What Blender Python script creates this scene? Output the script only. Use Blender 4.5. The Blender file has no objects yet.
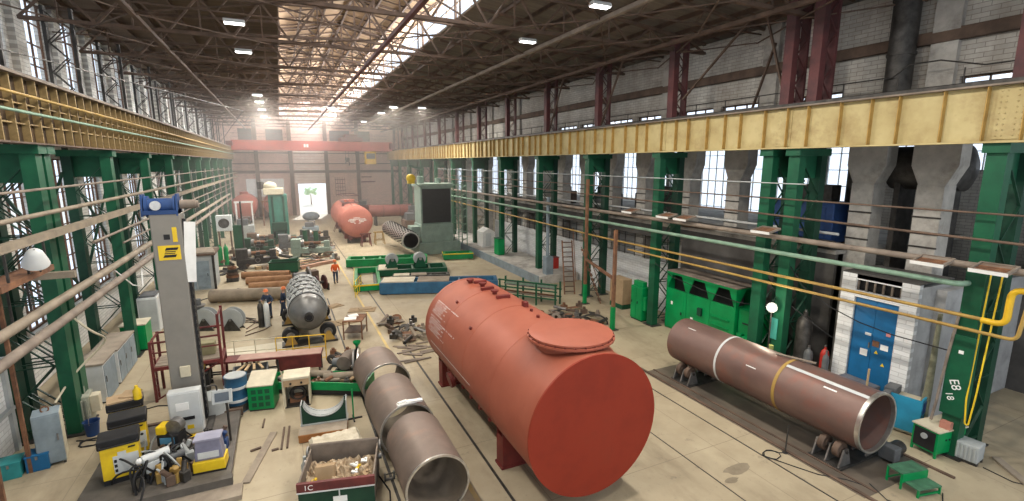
import bpy, math, random
from mathutils import Vector as V, Matrix
random.seed(7)
SC = bpy.context.scene
COL = SC.collection
PI = math.pi

# ------------------------------------------------------------------ geometry helpers
class G:
    """collects faces of one mesh"""
    def __init__(s): s.v = []; s.f = []; s.flat = set()
    def add(s, vs, fs, flat=False):
        o = len(s.v); s.v += [tuple(p) for p in vs]
        for f in fs:
            if flat: s.flat.add(len(s.f))
            s.f.append([i + o for i in f])
        return s
    def box(s, x0, x1, y0, y1, z0, z1):
        vs = [(x, y, z) for z in (z0, z1) for y in (y0, y1) for x in (x0, x1)]
        return s.add(vs, [(0,2,3,1),(4,5,7,6),(0,1,5,4),(2,6,7,3),(0,4,6,2),(1,3,7,5)], True)
    def ob(s, c, size, rz=0, rx=0, ry=0):
        m = Matrix.Translation(V(c)) @ Matrix.Rotation(rz,4,'Z') @ Matrix.Rotation(ry,4,'Y') @ Matrix.Rotation(rx,4,'X')
        a, b, h = size[0]/2, size[1]/2, size[2]/2
        vs = [m @ V((x,y,z)) for z in (-h,h) for y in (-b,b) for x in (-a,a)]
        return s.add(vs, [(0,2,3,1),(4,5,7,6),(0,1,5,4),(2,6,7,3),(0,4,6,2),(1,3,7,5)], True)
    def bar(s, p, q, w, h=None):
        h = h or w; p = V(p); q = V(q); d = (q-p).normalized()
        u = d.cross(V((0,0,1)))
        u = V((1,0,0)) if u.length < 1e-3 else u.normalized()
        t = u.cross(d)
        vs = [c + u*a*w/2 + t*b*h/2 for c in (p,q) for b in (-1,1) for a in (-1,1)]
        return s.add(vs, [(0,2,3,1),(4,5,7,6),(0,1,5,4),(2,6,7,3),(0,4,6,2),(1,3,7,5)], True)
    def tube(s, pts, r, n=8, cap=True):
        pts = [V(p) for p in pts]; m = len(pts)
        d0 = (pts[1]-pts[0]).normalized()
        u = d0.orthogonal().normalized(); vs = []
        for i, p in enumerate(pts):
            a = pts[max(i-1,0)]; b = pts[min(i+1,m-1)]
            d = (b-a).normalized()
            u = (u - d*u.dot(d)).normalized(); w = d.cross(u)
            rr = r[i] if isinstance(r,(list,tuple)) else r
            for k in range(n):
                t = 2*PI*k/n; vs.append(p + u*math.cos(t)*rr + w*math.sin(t)*rr)
        fs = [(i*n+k, i*n+(k+1)%n, (i+1)*n+(k+1)%n, (i+1)*n+k) for i in range(m-1) for k in range(n)]
        s.add(vs, fs)
        if cap:
            o = len(s.v)-m*n
            s.flat.add(len(s.f)); s.f.append([o+k for k in range(n-1,-1,-1)])
            s.flat.add(len(s.f)); s.f.append([o+(m-1)*n+k for k in range(n)])
        return s
    def cyl(s, p, q, r, r2=None, n=20):
        return s.tube([p,q], [r, r if r2 is None else r2], n)
    def lathe(s, o, d, prof, n=32, close=False):
        """prof: (radius, distance along d); a radius of 0 closes to a point ring"""
        o = V(o); d = V(d).normalized(); u = d.orthogonal().normalized(); w = d.cross(u); vs = []
        for r, t in prof:
            for k in range(n):
                a = 2*PI*k/n; vs.append(o + d*t + u*math.cos(a)*max(r,1e-4) + w*math.sin(a)*max(r,1e-4))
        m = len(prof)
        fs = [(i*n+k, i*n+(k+1)%n, (i+1)*n+(k+1)%n, (i+1)*n+k) for i in range(m-1) for k in range(n)]
        if close: fs += [((m-1)*n+k, (m-1)*n+(k+1)%n, (k+1)%n, k) for k in range(n)]
        return s.add(vs, fs)
    def hollow(s, p, q, ro, ri, n=48):
        L = (V(q)-V(p)).length
        return s.lathe(p, V(q)-V(p), [(ri,0),(ro,0),(ro,L),(ri,L)], n, True)
    def prism(s, poly, o, ux, uy, ext):
        o = V(o); ux = V(ux); uy = V(uy); e = V(ext); n = len(poly)
        vs = [o+ux*a+uy*b for a,b in poly] + [o+ux*a+uy*b+e for a,b in poly]
        return s.add(vs, [tuple(range(n-1,-1,-1)), tuple(range(n,2*n))] + [(i,(i+1)%n,n+(i+1)%n,n+i) for i in range(n)], True)
    def ball(s, c, r, nu=14, nv=8):
        r = r if isinstance(r,(tuple,list)) else (r,r,r); vs = []
        for j in range(nv+1):
            t = PI*j/nv
            for i in range(nu):
                a = 2*PI*i/nu
                vs.append((c[0]+r[0]*max(math.sin(t),1e-3)*math.cos(a), c[1]+r[1]*max(math.sin(t),1e-3)*math.sin(a), c[2]-r[2]*math.cos(t)))
        return s.add(vs, [(j*nu+i, j*nu+(i+1)%nu, (j+1)*nu+(i+1)%nu, (j+1)*nu+i) for j in range(nv) for i in range(nu)])
    def ring(s, c, axis, R, r, n=28, m=8, a0=0, a1=2*PI):
        c = V(c); ax = V(axis).normalized(); u = ax.orthogonal().normalized(); w = ax.cross(u)
        k = n if a1-a0 > 6.28 else n+1
        pts = [c + u*math.cos(a0+(a1-a0)*i/n)*R + w*math.sin(a0+(a1-a0)*i/n)*R for i in range(k)]
        if k == n: pts += [pts[0], ]
        return s.tube(pts, r, m, cap=(k != n))
    def xf(s, m):
        s.v = [tuple(m @ V(p)) for p in s.v]; return s

def build(name, g, mat, parent=None, loc=(0,0,0), bevel=0.0):
    me = bpy.data.meshes.new(name)
    me.from_pydata(g.v, [], g.f)
    me.materials.append(mat)
    me.polygons.foreach_set('use_smooth', [i not in g.flat for i in range(len(g.f))])
    me.update()
    if any(i not in g.flat for i in range(len(g.f))):
        me.set_sharp_from_angle(angle=math.radians(42))
    o = bpy.data.objects.new(name, me); COL.objects.link(o)
    o.location = loc
    if parent is not None: o.parent = parent
    if bevel:
        b = o.modifiers.new('edge', 'BEVEL'); b.width = bevel; b.segments = 2; b.limit_method = 'ANGLE'
    return o

def tag(o, label, cat, group=None, kind=None):
    if label: o['label'] = label
    if cat: o['category'] = cat
    if group: o['group'] = group
    if kind: o['kind'] = kind
    return o

def thing(name, label, cat, loc=(0,0,0), rz=0.0, group=None):
    o = bpy.data.objects.new(name, None); COL.objects.link(o)
    o.empty_display_size = 0.2
    o.location = loc; o.rotation_euler = (0,0,rz)
    return tag(o, label, cat, group)

def struct(name, g, mat):
    o = build(name, g, mat); o['kind'] = 'structure'; return o

KIDS = {}
def kids(o): return [c for c in COL.objects if c.parent == o]
def dup(root, loc, rz=None, label=None, group=None, scale=None):
    r = root.copy(); COL.objects.link(r); r.location = loc
    if rz is not None: r.rotation_euler = (0,0,rz)
    if label: r['label'] = label
    if group: r['group'] = group
    if scale: r.scale = scale
    for ch in list(root.children):
        c = ch.copy(); COL.objects.link(c); c.parent = r
        for g in list(ch.children):
            d = g.copy(); COL.objects.link(d); d.parent = c
    return r

ORD = ['first','second','third','fourth','fifth','sixth','seventh','eighth','ninth','tenth','eleventh','twelfth','thirteenth','fourteenth','fifteenth','sixteenth','seventeenth','eighteenth','nineteenth','twentieth']

# ------------------------------------------------------------------ materials
MATS = {}
def mat(name, c1, c2=None, scale=2.0, rough=0.65, metal=0.0, bump=0.0, lo=0.35, hi=0.65, detail=6.0, stretch=None, dirt=None, dirt_scale=0.6, dirt_lo=0.5, dirt_hi=0.75, spec=0.35):
    if name in MATS: return MATS[name]
    m = bpy.data.materials.new(name); m.use_nodes = True
    nt = m.node_tree; N = nt.nodes; L = nt.links
    b = N['Principled BSDF']; b.inputs['Specular IOR Level'].default_value = spec; b.inputs['Roughness'].default_value = rough; b.inputs['Metallic'].default_value = metal
    c1 = (*c1, 1)
    if c2 is None:
        c2 = tuple(c*0.72 for c in c1[:3])
    tc = N.new('ShaderNodeTexCoord'); mp = N.new('ShaderNodeMapping'); L.new(tc.outputs['Object'], mp.inputs['Vector'])
    if stretch: mp.inputs['Scale'].default_value = stretch
    nz = N.new('ShaderNodeTexNoise'); nz.inputs['Scale'].default_value = scale; nz.inputs['Detail'].default_value = detail; nz.inputs['Roughness'].default_value = 0.62
    L.new(mp.outputs['Vector'], nz.inputs['Vector'])
    rp = N.new('ShaderNodeValToRGB'); rp.color_ramp.elements[0].position = lo; rp.color_ramp.elements[1].position = hi
    rp.color_ramp.elements[0].color = (*c2, 1); rp.color_ramp.elements[1].color = c1
    L.new(nz.outputs['Fac'], rp.inputs['Fac'])
    out = rp.outputs['Color']
    if dirt:
        n2 = N.new('ShaderNodeTexNoise'); n2.inputs['Scale'].default_value = dirt_scale; n2.inputs['Detail'].default_value = 8; n2.inputs['Roughness'].default_value = 0.7
        L.new(tc.outputs['Object'], n2.inputs['Vector'])
        r2 = N.new('ShaderNodeValToRGB'); r2.color_ramp.elements[0].position = dirt_lo; r2.color_ramp.elements[1].position = dirt_hi
        L.new(n2.outputs['Fac'], r2.inputs['Fac'])
        mx = N.new('ShaderNodeMix'); mx.data_type = 'RGBA'
        L.new(r2.outputs['Color'], mx.inputs['Factor']); L.new(out, mx.inputs['A']); mx.inputs['B'].default_value = (*dirt, 1)
        out = mx.outputs['Result']
    L.new(out, b.inputs['Base Color'])
    if bump:
        bp = N.new('ShaderNodeBump'); bp.inputs['Strength'].default_value = bump; bp.inputs['Distance'].default_value = 0.05
        L.new(nz.outputs['Fac'], bp.inputs['Height']); L.new(bp.outputs['Normal'], b.inputs['Normal'])
    MATS[name] = m
    return m

def brick_mat(name, ca, cb, mortar, bw=0.5, bh=0.16, axes='YZ', stain=(0.2,0.15,0.1), stain_lo=0.55, stain_hi=0.8, sscale=0.35):
    m = bpy.data.materials.new(name); m.use_nodes = True
    nt = m.node_tree; N = nt.nodes; L = nt.links
    b = N['Principled BSDF']; b.inputs['Roughness'].default_value = 0.9
    tc = N.new('ShaderNodeTexCoord'); sp = N.new('ShaderNodeSeparateXYZ'); cb_ = N.new('ShaderNodeCombineXYZ')
    L.new(tc.outputs['Object'], sp.inputs[0])
    L.new(sp.outputs[axes[0]], cb_.inputs[0]); L.new(sp.outputs[axes[1]], cb_.inputs[1])
    bt = N.new('ShaderNodeTexBrick'); L.new(cb_.outputs[0], bt.inputs['Vector'])
    bt.inputs['Scale'].default_value = 1.0; bt.inputs['Brick Width'].default_value = bw; bt.inputs['Row Height'].default_value = bh
    bt.inputs['Mortar Size'].default_value = 0.012; bt.inputs['Color1'].default_value = (*ca,1); bt.inputs['Color2'].default_value = (*cb,1); bt.inputs['Mortar'].default_value = (*mortar,1)
    nz = N.new('ShaderNodeTexNoise'); nz.inputs['Scale'].default_value = sscale; nz.inputs['Detail'].default_value = 9; nz.inputs['Roughness'].default_value = 0.72
    mp = N.new('ShaderNodeMapping'); mp.inputs['Scale'].default_value = (1,1,0.35); L.new(tc.outputs['Object'], mp.inputs[0]); L.new(mp.outputs[0], nz.inputs['Vector'])
    rp = N.new('ShaderNodeValToRGB'); rp.color_ramp.elements[0].position = stain_lo; rp.color_ramp.elements[1].position = stain_hi
    L.new(nz.outputs['Fac'], rp.inputs[0])
    mx = N.new('ShaderNodeMix'); mx.data_type = 'RGBA'; L.new(rp.outputs[0], mx.inputs['Factor']); L.new(bt.outputs['Color'], mx.inputs['A']); mx.inputs['B'].default_value = (*stain,1)
    L.new(mx.outputs['Result'], b.inputs['Base Color'])
    bp = N.new('ShaderNodeBump'); bp.inputs['Strength'].default_value = 0.4; bp.inputs['Distance'].default_value = 0.02; bp.invert = True
    L.new(bt.outputs['Fac'], bp.inputs['Height']); L.new(bp.outputs['Normal'], b.inputs['Normal'])
    MATS[name] = m
    return m

def glow(name, c, s):
    m = bpy.data.materials.new(name); m.use_nodes = True
    b = m.node_tree.nodes['Principled BSDF']; b.inputs['Base Color'].default_value = (*c,1)
    b.inputs['Emission Color'].default_value = (*c,1); b.inputs['Emission Strength'].default_value = s
    MATS[name] = m; return m

def glass(name, tint=(0.95,0.97,1.0), gl=0.08):
    m = bpy.data.materials.new(name); m.use_nodes = True
    nt = m.node_tree; N = nt.nodes; L = nt.links
    N.remove(N['Principled BSDF'])
    t = N.new('ShaderNodeBsdfTransparent'); t.inputs[0].default_value = (*tint,1)
    g = N.new('ShaderNodeBsdfGlossy'); g.inputs['Roughness'].default_value = 0.08
    x = N.new('ShaderNodeMixShader'); x.inputs[0].default_value = gl
    L.new(t.outputs[0], x.inputs[1]); L.new(g.outputs[0], x.inputs[2]); L.new(x.outputs[0], N['Material Output'].inputs[0])
    MATS[name] = m; return m

green = mat('green paint', (0.008,0.095,0.043), (0.006,0.06,0.03), 1.2, 0.45, dirt=(0.02,0.05,0.03), dirt_lo=0.55, dirt_hi=0.8)
green_dark = mat('dark green paint', (0.009,0.055,0.03), (0.006,0.032,0.02), 1.5, 0.5)
green_hi = mat('bright green paint', (0.0,0.27,0.075), (0.0,0.19,0.052), 1.0, 0.4, dirt=(0.02,0.13,0.05), dirt_lo=0.6, dirt_hi=0.85)
green_pale = mat('pale green pipe paint', (0.22,0.34,0.25), (0.15,0.24,0.18), 1.5, 0.6)
maroon = mat('dark red oxide paint', (0.14,0.045,0.045), (0.07,0.028,0.03), 1.4, 0.6, dirt=(0.05,0.03,0.03))
maroon_hi = mat('maroon painted steel', (0.16,0.033,0.03), (0.09,0.02,0.02), 2, 0.55)
yellow_girder = mat('worn cream yellow paint', (0.48,0.40,0.20), (0.38,0.30,0.135), 0.8, 0.6, dirt=(0.25,0.17,0.07), dirt_scale=0.9, dirt_lo=0.5, dirt_hi=0.8)
ochre_web = mat('dark brown girder web', (0.075,0.045,0.022), (0.03,0.02,0.013), 1.6, 0.75)  # web kept darker than its ribs, as dark gaps between them
ochre = mat('grimy ochre paint', (0.36,0.26,0.115), (0.20,0.13,0.05), 1.6, 0.7, dirt=(0.08,0.05,0.022), dirt_scale=1.2, dirt_lo=0.45, dirt_hi=0.7)
yellow = mat('yellow enamel', (0.78,0.55,0.02), (0.66,0.44,0.02), 3, 0.4)
yellow_pipe = mat('faded yellow pipe paint', (0.40,0.26,0.065), (0.28,0.17,0.05), 1.2, 0.55)
yellow_mid = mat('bright yellow pipe paint', (0.72,0.45,0.02), (0.6,0.36,0.02), 3, 0.45)
steel = mat('bare steel', (0.30,0.29,0.28), (0.16,0.155,0.15), 3, 0.42, 0.7)
steel_lt = mat('ground bright steel', (0.62,0.60,0.57), (0.42,0.40,0.38), 4, 0.32, 0.85)
steel_dk = mat('dark oily steel', (0.075,0.07,0.065), (0.03,0.028,0.026), 3, 0.5, 0.4)
iron = mat('brown grey structural steel', (0.145,0.095,0.068), (0.075,0.05,0.037), 1.5, 0.75)
iron_lt = mat('dusty pale steel', (0.25,0.205,0.165), (0.15,0.12,0.098), 1.5, 0.75)
tan_pipe = mat('dusty tan pipe paint', (0.28,0.23,0.17), (0.17,0.14,0.105), 1.2, 0.7)
rust = mat('rusty steel', (0.24,0.115,0.06), (0.11,0.055,0.035), 2.5, 0.85)
rust_log = mat('orange brown rusted tube', (0.36,0.20,0.105), (0.22,0.115,0.06), 2, 0.85)
grey = mat('grey enamel', (0.40,0.42,0.42), (0.32,0.34,0.34), 1.5, 0.5, dirt=(0.20,0.19,0.17), dirt_lo=0.6, dirt_hi=0.85)
grey_lt = mat('light grey enamel', (0.60,0.62,0.62), (0.50,0.52,0.52), 1.5, 0.45, dirt=(0.3,0.3,0.28), dirt_lo=0.62, dirt_hi=0.9)
grey_mast = mat('stone grey enamel', (0.235,0.22,0.195), (0.19,0.18,0.16), 0.8, 0.45)
grey_dk = mat('dark grey enamel', (0.13,0.135,0.14), (0.08,0.085,0.09), 2, 0.55)
black = mat('black rubber', (0.018,0.018,0.02), (0.01,0.01,0.011), 3, 0.6)
blue = mat('blue enamel', (0.012,0.13,0.31), (0.010,0.095,0.22), 1.2, 0.45, dirt=(0.03,0.07,0.13), dirt_lo=0.6, dirt_hi=0.9)
blue_dk = mat('navy paint', (0.02,0.06,0.19), (0.015,0.04,0.12), 2, 0.5)
blue_lt = mat('cyan blue paint', (0.03,0.30,0.48), (0.025,0.22,0.36), 1.5, 0.5, dirt=(0.05,0.12,0.17), dirt_lo=0.6, dirt_hi=0.85)
blue_gr = mat('grey blue paint', (0.24,0.295,0.33), (0.16,0.20,0.23), 1.5, 0.55, dirt=(0.13,0.14,0.14), dirt_lo=0.55, dirt_hi=0.8)
red = mat('red enamel', (0.42,0.03,0.02), (0.3,0.02,0.015), 2, 0.45)
primer = mat('red oxide primer', (0.335,0.095,0.056), (0.28,0.074,0.043), 0.7, 0.55, bump=0.03, spec=0.3, dirt=(0.24,0.06,0.036), dirt_scale=1.0, dirt_lo=0.55, dirt_hi=0.9)
primer_end = mat('deep red primer', (0.27,0.032,0.014), (0.21,0.025,0.012), 0.8, 0.6, spec=0.2, dirt=(0.165,0.027,0.014), dirt_scale=0.8, dirt_lo=0.5, dirt_hi=0.85)
primer_dk = mat('dark red primer', (0.17,0.024,0.018), (0.11,0.017,0.014), 2, 0.55)
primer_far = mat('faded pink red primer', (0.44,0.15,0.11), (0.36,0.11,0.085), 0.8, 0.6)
pipe_br = mat('brown rolled steel', (0.20,0.125,0.105), (0.135,0.085,0.075), 0.8, 0.45, 0.25, dirt=(0.23,0.085,0.06), dirt_scale=1.1, dirt_lo=0.5, dirt_hi=0.8, stretch=(1,0.5,1))
pipe_gr = mat('grey brown rolled steel', (0.215,0.165,0.14), (0.155,0.12,0.10), 0.9, 0.5, 0.25, dirt=(0.30,0.19,0.14), dirt_scale=1.2, dirt_lo=0.55, dirt_hi=0.85)
wood = mat('pale timber', (0.50,0.37,0.21), (0.34,0.24,0.13), 2, 0.8, stretch=(1,6,6))
wood_or = mat('orange timber', (0.36,0.15,0.05), (0.22,0.09,0.03), 2, 0.8)
board = mat('dusty grey plank', (0.33,0.28,0.22), (0.22,0.18,0.14), 1.5, 0.85)
card = mat('cardboard', (0.42,0.30,0.18), (0.34,0.24,0.14), 3, 0.9)
concrete = mat('old concrete', (0.52,0.495,0.455), (0.35,0.33,0.30), 1.1, 0.9, bump=0.3, dirt=(0.14,0.13,0.12), dirt_scale=0.7)
white = mat('white paint', (0.78,0.78,0.76), (0.68,0.68,0.66), 1.5, 0.7)
paper = mat('white paper', (0.82,0.82,0.80), (0.74,0.74,0.72), 3, 0.9)
cream = mat('cream enamel', (0.60,0.55,0.42), (0.48,0.43,0.32), 2, 0.55)
skin = mat('skin', (0.55,0.32,0.22), (0.48,0.27,0.18), 5, 0.6)
navy_cloth = mat('navy work cloth', (0.045,0.065,0.11), (0.03,0.045,0.08), 5, 0.9)
orange_cloth = mat('orange hi-vis cloth', (0.85,0.16,0.04), (0.72,0.12,0.03), 4, 0.8)
helmet_or = mat('orange helmet plastic', (0.8,0.22,0.08), (0.7,0.18,0.06), 4, 0.35)
dark_void = mat('painted opening shade', (0.02,0.02,0.02), (0.012,0.012,0.012), 2, 0.9)  # flat near-black put in for the shade inside openings
foil = mat('pale slag wool', (0.62,0.57,0.46), (0.42,0.37,0.28), 3, 0.9, bump=0.6)
screen = mat('display glass', (0.08,0.10,0.12), (0.06,0.07,0.09), 2, 0.15)
dark_plaster = mat('plain dark plaster', (0.10,0.095,0.09), (0.045,0.042,0.04), 0.5, 0.9)  # one dark tone shared by aisle walls, roofs and a flue
pane = glass('window glass')
dark_pane = mat('blacked out window glass', (0.10,0.11,0.12), (0.06,0.065,0.07), 1, 0.25)
deck_steel = mat('oily brown grey deck plate', (0.13,0.115,0.10), (0.075,0.068,0.06), 2, 0.6)
# ------------------------------------------------------------------ camera and light
cam = bpy.data.cameras.new('camera'); cam.sensor_width = 36.0; cam.lens = 486.0/1024.0*36.0
cam.clip_end = 400
co = bpy.data.objects.new('camera', cam); COL.objects.link(co)
pit = math.atan(87.5/486.0); yaw = math.atan(233*math.cos(pit)/486.0)
F = V((math.sin(yaw)*math.cos(pit), math.cos(yaw)*math.cos(pit), -math.sin(pit)))
R = V((math.cos(yaw), -math.sin(yaw), 0)); U = R.cross(F)
co.matrix_world = Matrix(((R.x,U.x,-F.x,0),(R.y,U.y,-F.y,0),(R.z,U.z,-F.z,9.0),(0,0,0,1)))
SC.camera = co
SC.view_settings.view_transform = 'Standard'; SC.view_settings.look = 'None'; SC.view_settings.gamma = 1.0
SC.view_settings.use_curve_mapping = False; SC.view_settings.exposure = 0.0
SC.cycles.use_denoising = True
SC.cycles.max_bounces = 6; SC.cycles.diffuse_bounces = 3; SC.cycles.glossy_bounces = 3
SC.cycles.transparent_max_bounces = 12; SC.cycles.sample_clamp_indirect = 6.0
SC.cycles.caustics_reflective = False; SC.cycles.caustics_refractive = False

w = bpy.data.worlds.new('sky'); SC.world = w; w.use_nodes = True
bg = w.node_tree.nodes['Background']; bg.inputs[0].default_value = (0.86,0.93,1.0,1); bg.inputs[1].default_value = 1.7

def area(name, loc, rot, sx, sy, power, col=(1,1,1)):
    l = bpy.data.lights.new(name, 'AREA'); l.shape = 'RECTANGLE'; l.size = sx; l.size_y = sy; l.energy = power; l.color = col
    o = bpy.data.objects.new(name, l); COL.objects.link(o); o.location = loc; o.rotation_euler = rot
    return o

sl = bpy.data.lights.new('sun','SUN'); sl.energy = 5.0; sl.color = (1.0,0.95,0.88); sl.angle = 0.02
so_ = bpy.data.objects.new('sun', sl); COL.objects.link(so_); so_.rotation_euler = V((-0.16,-0.80,-0.55)).to_track_quat('-Z','Y').to_euler()
# ------------------------------------------------------------------ floor
def floor_mat():
    m = bpy.data.materials.new('worn concrete floor'); m.use_nodes = True
    nt = m.node_tree; N = nt.nodes; L = nt.links; b = N['Principled BSDF']
    tc = N.new('ShaderNodeTexCoord')
    def noise(scale, det=8, rg=0.65, st=(1,1,1)):
        mp = N.new('ShaderNodeMapping'); mp.inputs['Scale'].default_value = st; L.new(tc.outputs['Object'], mp.inputs[0])
        n = N.new('ShaderNodeTexNoise'); n.inputs['Scale'].default_value = scale; n.inputs['Detail'].default_value = det; n.inputs['Roughness'].default_value = rg
        L.new(mp.outputs[0], n.inputs['Vector']); return n.outputs['Fac']
    def ramp(f, a, c):
        r = N.new('ShaderNodeValToRGB'); r.color_ramp.elements[0].position = a; r.color_ramp.elements[1].position = c; L.new(f, r.inputs[0]); return r.outputs[0]
    def mix(f, a, c):
        x = N.new('ShaderNodeMix'); x.data_type = 'RGBA'
        if isinstance(f, float): x.inputs['Factor'].default_value = f
        else: L.new(f, x.inputs['Factor'])
        for k, val in (('A',a),('B',c)):
            if isinstance(val, tuple): x.inputs[k].default_value = (*val,1)
            else: L.new(val, x.inputs[k])
        return x.outputs['Result']
    c = mix(ramp(noise(0.5), 0.3, 0.7), (0.31,0.256,0.172), (0.43,0.365,0.252))
    c = mix(ramp(noise(0.22, 9, 0.7, (1.6,0.5,1)), 0.52, 0.72), c, (0.215,0.172,0.115))
    c = mix(ramp(noise(1.6, 8, 0.7), 0.60, 0.74), c, (0.18,0.15,0.112))
    c = mix(ramp(noise(7, 4, 0.6), 0.62, 0.78), c, (0.25,0.215,0.165))
    c = mix(ramp(noise(0.33, 9, 0.75, (1,0.7,1)), 0.66, 0.78), c, (0.09,0.076,0.06))
    bt = N.new('ShaderNodeTexBrick'); L.new(tc.outputs['Object'], bt.inputs['Vector'])
    bt.inputs['Scale'].default_value = 1.0; bt.inputs['Brick Width'].default_value = 6.0; bt.inputs['Row Height'].default_value = 3.4
    bt.inputs['Mortar Size'].default_value = 0.010; bt.offset = 0.0
    c = mix(bt.outputs['Fac'], c, (0.22,0.18,0.125))
    L.new(c, b.inputs['Base Color'])
    r = N.new('ShaderNodeMapRange'); L.new(noise(0.8), r.inputs[0]); r.inputs[3].default_value = 0.45; r.inputs[4].default_value = 0.85
    L.new(r.outputs[0], b.inputs['Roughness'])
    MATS['floor'] = m; return m
struct('floor', G().box(-10,31.5,-3,93,-0.3,0), floor_mat())
struct('ground', G().box(-60,90,93,160,-0.32,-0.02), mat('pale yard concrete', (0.55,0.54,0.5), (0.42,0.42,0.38), 0.3, 0.9))
struct('floor_marking', G().box(4.12,4.25,3,60,0,0.004), mat('worn yellow line paint', (0.62,0.46,0.14), (0.46,0.36,0.2), 1.5, 0.7))
struct('trim_1', G().box(2.22,2.30,4,34,0,0.012).box(5.02,5.10,4,60,0,0.012), steel_dk)
struct('trim_2', G().box(12.95,13.0,4,30,0,0.008).box(10.7,10.74,4,30,0,0.004), steel_dk)
stain = mat('dark oil stain', (0.19,0.157,0.11), (0.27,0.225,0.16), 2.5, 0.6)
rs = random.Random(77); g = G()
for cx,cy,rr in ((11.7,9.0,0.35),(11.1,8.7,0.18),(9.6,7.6,0.25),(1.0,11.2,0.3),(-0.6,27.2,0.5),(4.0,20.0,0.35),(12.6,17.5,0.3),(10.9,20.2,0.4),(-5.6,21.5,0.4)):
    n = 18; ph = rs.uniform(0,6)
    g.prism([(cx+rr*(1.5 if k%18<9 else 1.2)*math.cos(2*PI*k/n)*(1+0.1*math.sin(2*k+ph)), cy+rr*0.6*math.sin(2*PI*k/n)*(1+0.1*math.sin(1.3*k+ph))) for k in range(n)],(0,0,0),(1,0,0),(0,1,0),(0,0,0.003))
struct('floor_stain', g, stain)
# raised concrete walkway with a sheeted front beyond the tank
struct('floor_raised', G().box(16.95,20.4,31.2,62,0,0.62), concrete)
struct('trim_3', G().box(16.85,16.95,31.2,62,0,0.66), blue_gr)

# ------------------------------------------------------------------ walls with openings
def wall_y(g, x0, x1, ya, yb, z0, z1, openings):
    """wall along y; openings: (y0,y1,z0,z1) not overlapping in y"""
    y = ya
    for a, b_, c, d in sorted(openings):
        if a > y: g.box(x0,x1,y,a,z0,z1)
        if c > z0: g.box(x0,x1,a,b_,z0,c)
        if d < z1: g.box(x0,x1,a,b_,d,z1)
        y = b_
    if y < yb: g.box(x0,x1,y,yb,z0,z1)
    return g
def wall_x(g, y0, y1, xa, xb, z0, z1, openings):
    x = xa
    for a, b_, c, d in sorted(openings):
        if a > x: g.box(x,a,y0,y1,z0,z1)
        if c > z0: g.box(a,b_,y0,y1,z0,c)
        if d < z1: g.box(a,b_,y0,y1,d,z1)
        x = b_
    if x < xb: g.box(x,xb,y0,y1,z0,z1)
    return g
nwin = [0]
def window(p, axis, w_, h, cols, rows, fm, fr=0.07, th=0.08, glazing=None):
    """p: lower corner of the opening; axis 'y' or 'x'"""
    nwin[0] += 1
    g = G(); t = th/2
    def bx(a0,a1,z0,z1):
        if axis == 'y': g.box(-t,t,a0,a1,z0,z1)
        else: g.box(a0,a1,-t,t,z0,z1)
    for i in range(cols+1):
        a = (w_-fr)*i/cols; ww = fr if i in (0,cols) else fr*0.6
        bx(a, a+ww, 0, h)
    for j in range(rows+1):
        z = (h-fr)*j/rows; hh = fr if j in (0,rows) else fr*0.6
        bx(0, w_, z, z+hh)
    o = build('window_%d' % nwin[0], g, fm, loc=p); o['kind'] = 'structure'
    q = G()
    if axis == 'y': q.box(-0.006,0.006,fr*0.5,w_-fr*0.5,fr*0.5,h-fr*0.5)
    else: q.box(fr*0.5,w_-fr*0.5,-0.006,0.006,fr*0.5,h-fr*0.5)
    build('pane', q, glazing or pane, o)
    return o
brick_w = brick_mat('whitewashed brick', (0.74,0.72,0.67), (0.60,0.585,0.545), (0.40,0.385,0.36), axes='YZ', stain=(0.34,0.27,0.2))
brick_g = brick_mat('grey sooty brick', (0.62,0.60,0.55), (0.50,0.48,0.44), (0.30,0.28,0.26), axes='YZ', stain=(0.20,0.15,0.11), stain_lo=0.42, stain_hi=0.8)
brick_p = brick_mat('pinkish brick', (0.66,0.47,0.40), (0.56,0.39,0.33), (0.42,0.33,0.29), axes='XZ', stain=(0.27,0.19,0.17), stain_lo=0.5, stain_hi=0.85)
brick_x = brick_mat('white brick across', (0.66,0.66,0.64), (0.56,0.56,0.55), (0.42,0.42,0.41), axes='XZ', stain=(0.32,0.30,0.28), stain_lo=0.55, stain_hi=0.85)
brick_wy = brick_mat('white brick along', (0.72,0.73,0.73), (0.62,0.63,0.63), (0.5,0.5,0.5), axes='YZ', stain=(0.42,0.42,0.42), stain_lo=0.6, stain_hi=0.9)
frame_br = mat('brown window frame', (0.16,0.08,0.045), (0.09,0.05,0.03), 2, 0.7)

WY = [12.2+4.25*k for k in range(19)]
lo = [(y,y+2.5,2.2,9.2) for y in WY]; up = [(y,y+2.2,12.4,16.2) for y in WY]
g = wall_y(G(), -9.9,-9.5, -3,93, 0,10.8, lo); wall_y(g, -9.9,-9.5, -3,93, 10.8,17.0, up)
struct('wall_left', g, brick_w)
for y in WY:
    window((-9.7,y,2.2), 'y', 2.5, 7.0, 4, 9, frame_br)
    window((-9.7,y,12.4), 'y', 2.2, 3.8, 2, 4, frame_br)
# brick piers of the upper wall
for i, y in enumerate(WY):
    struct('trim_pier', G().box(-9.5,-9.25,y+2.55,y+3.35,10.8,16.6), brick_w)

# upper right wall over the crane track
ups = [(3+3.4*k, 5.9+3.4*k, 11.3, 11.95) for k in range(0,10) if k not in (2,)]
g = wall_y(G(), 21.5,21.9, -3,93, 10.9,15.35, ups)
struct('wall_right', g, brick_g)
for a,b_,c,d in ups: window((21.7,a,c), 'y', b_-a, d-c, 4, 1, iron)
struct('trim_4', G().box(21.2,21.5,-3,93,13.15,13.5).box(21.3,21.5,-3,93,13.5,13.58), iron)
for k in range(12): struct('trim_pilaster', G().box(21.28,21.5,2.6+6.8*k,3.4+6.8*k,11.2,15.35), concrete)
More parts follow.
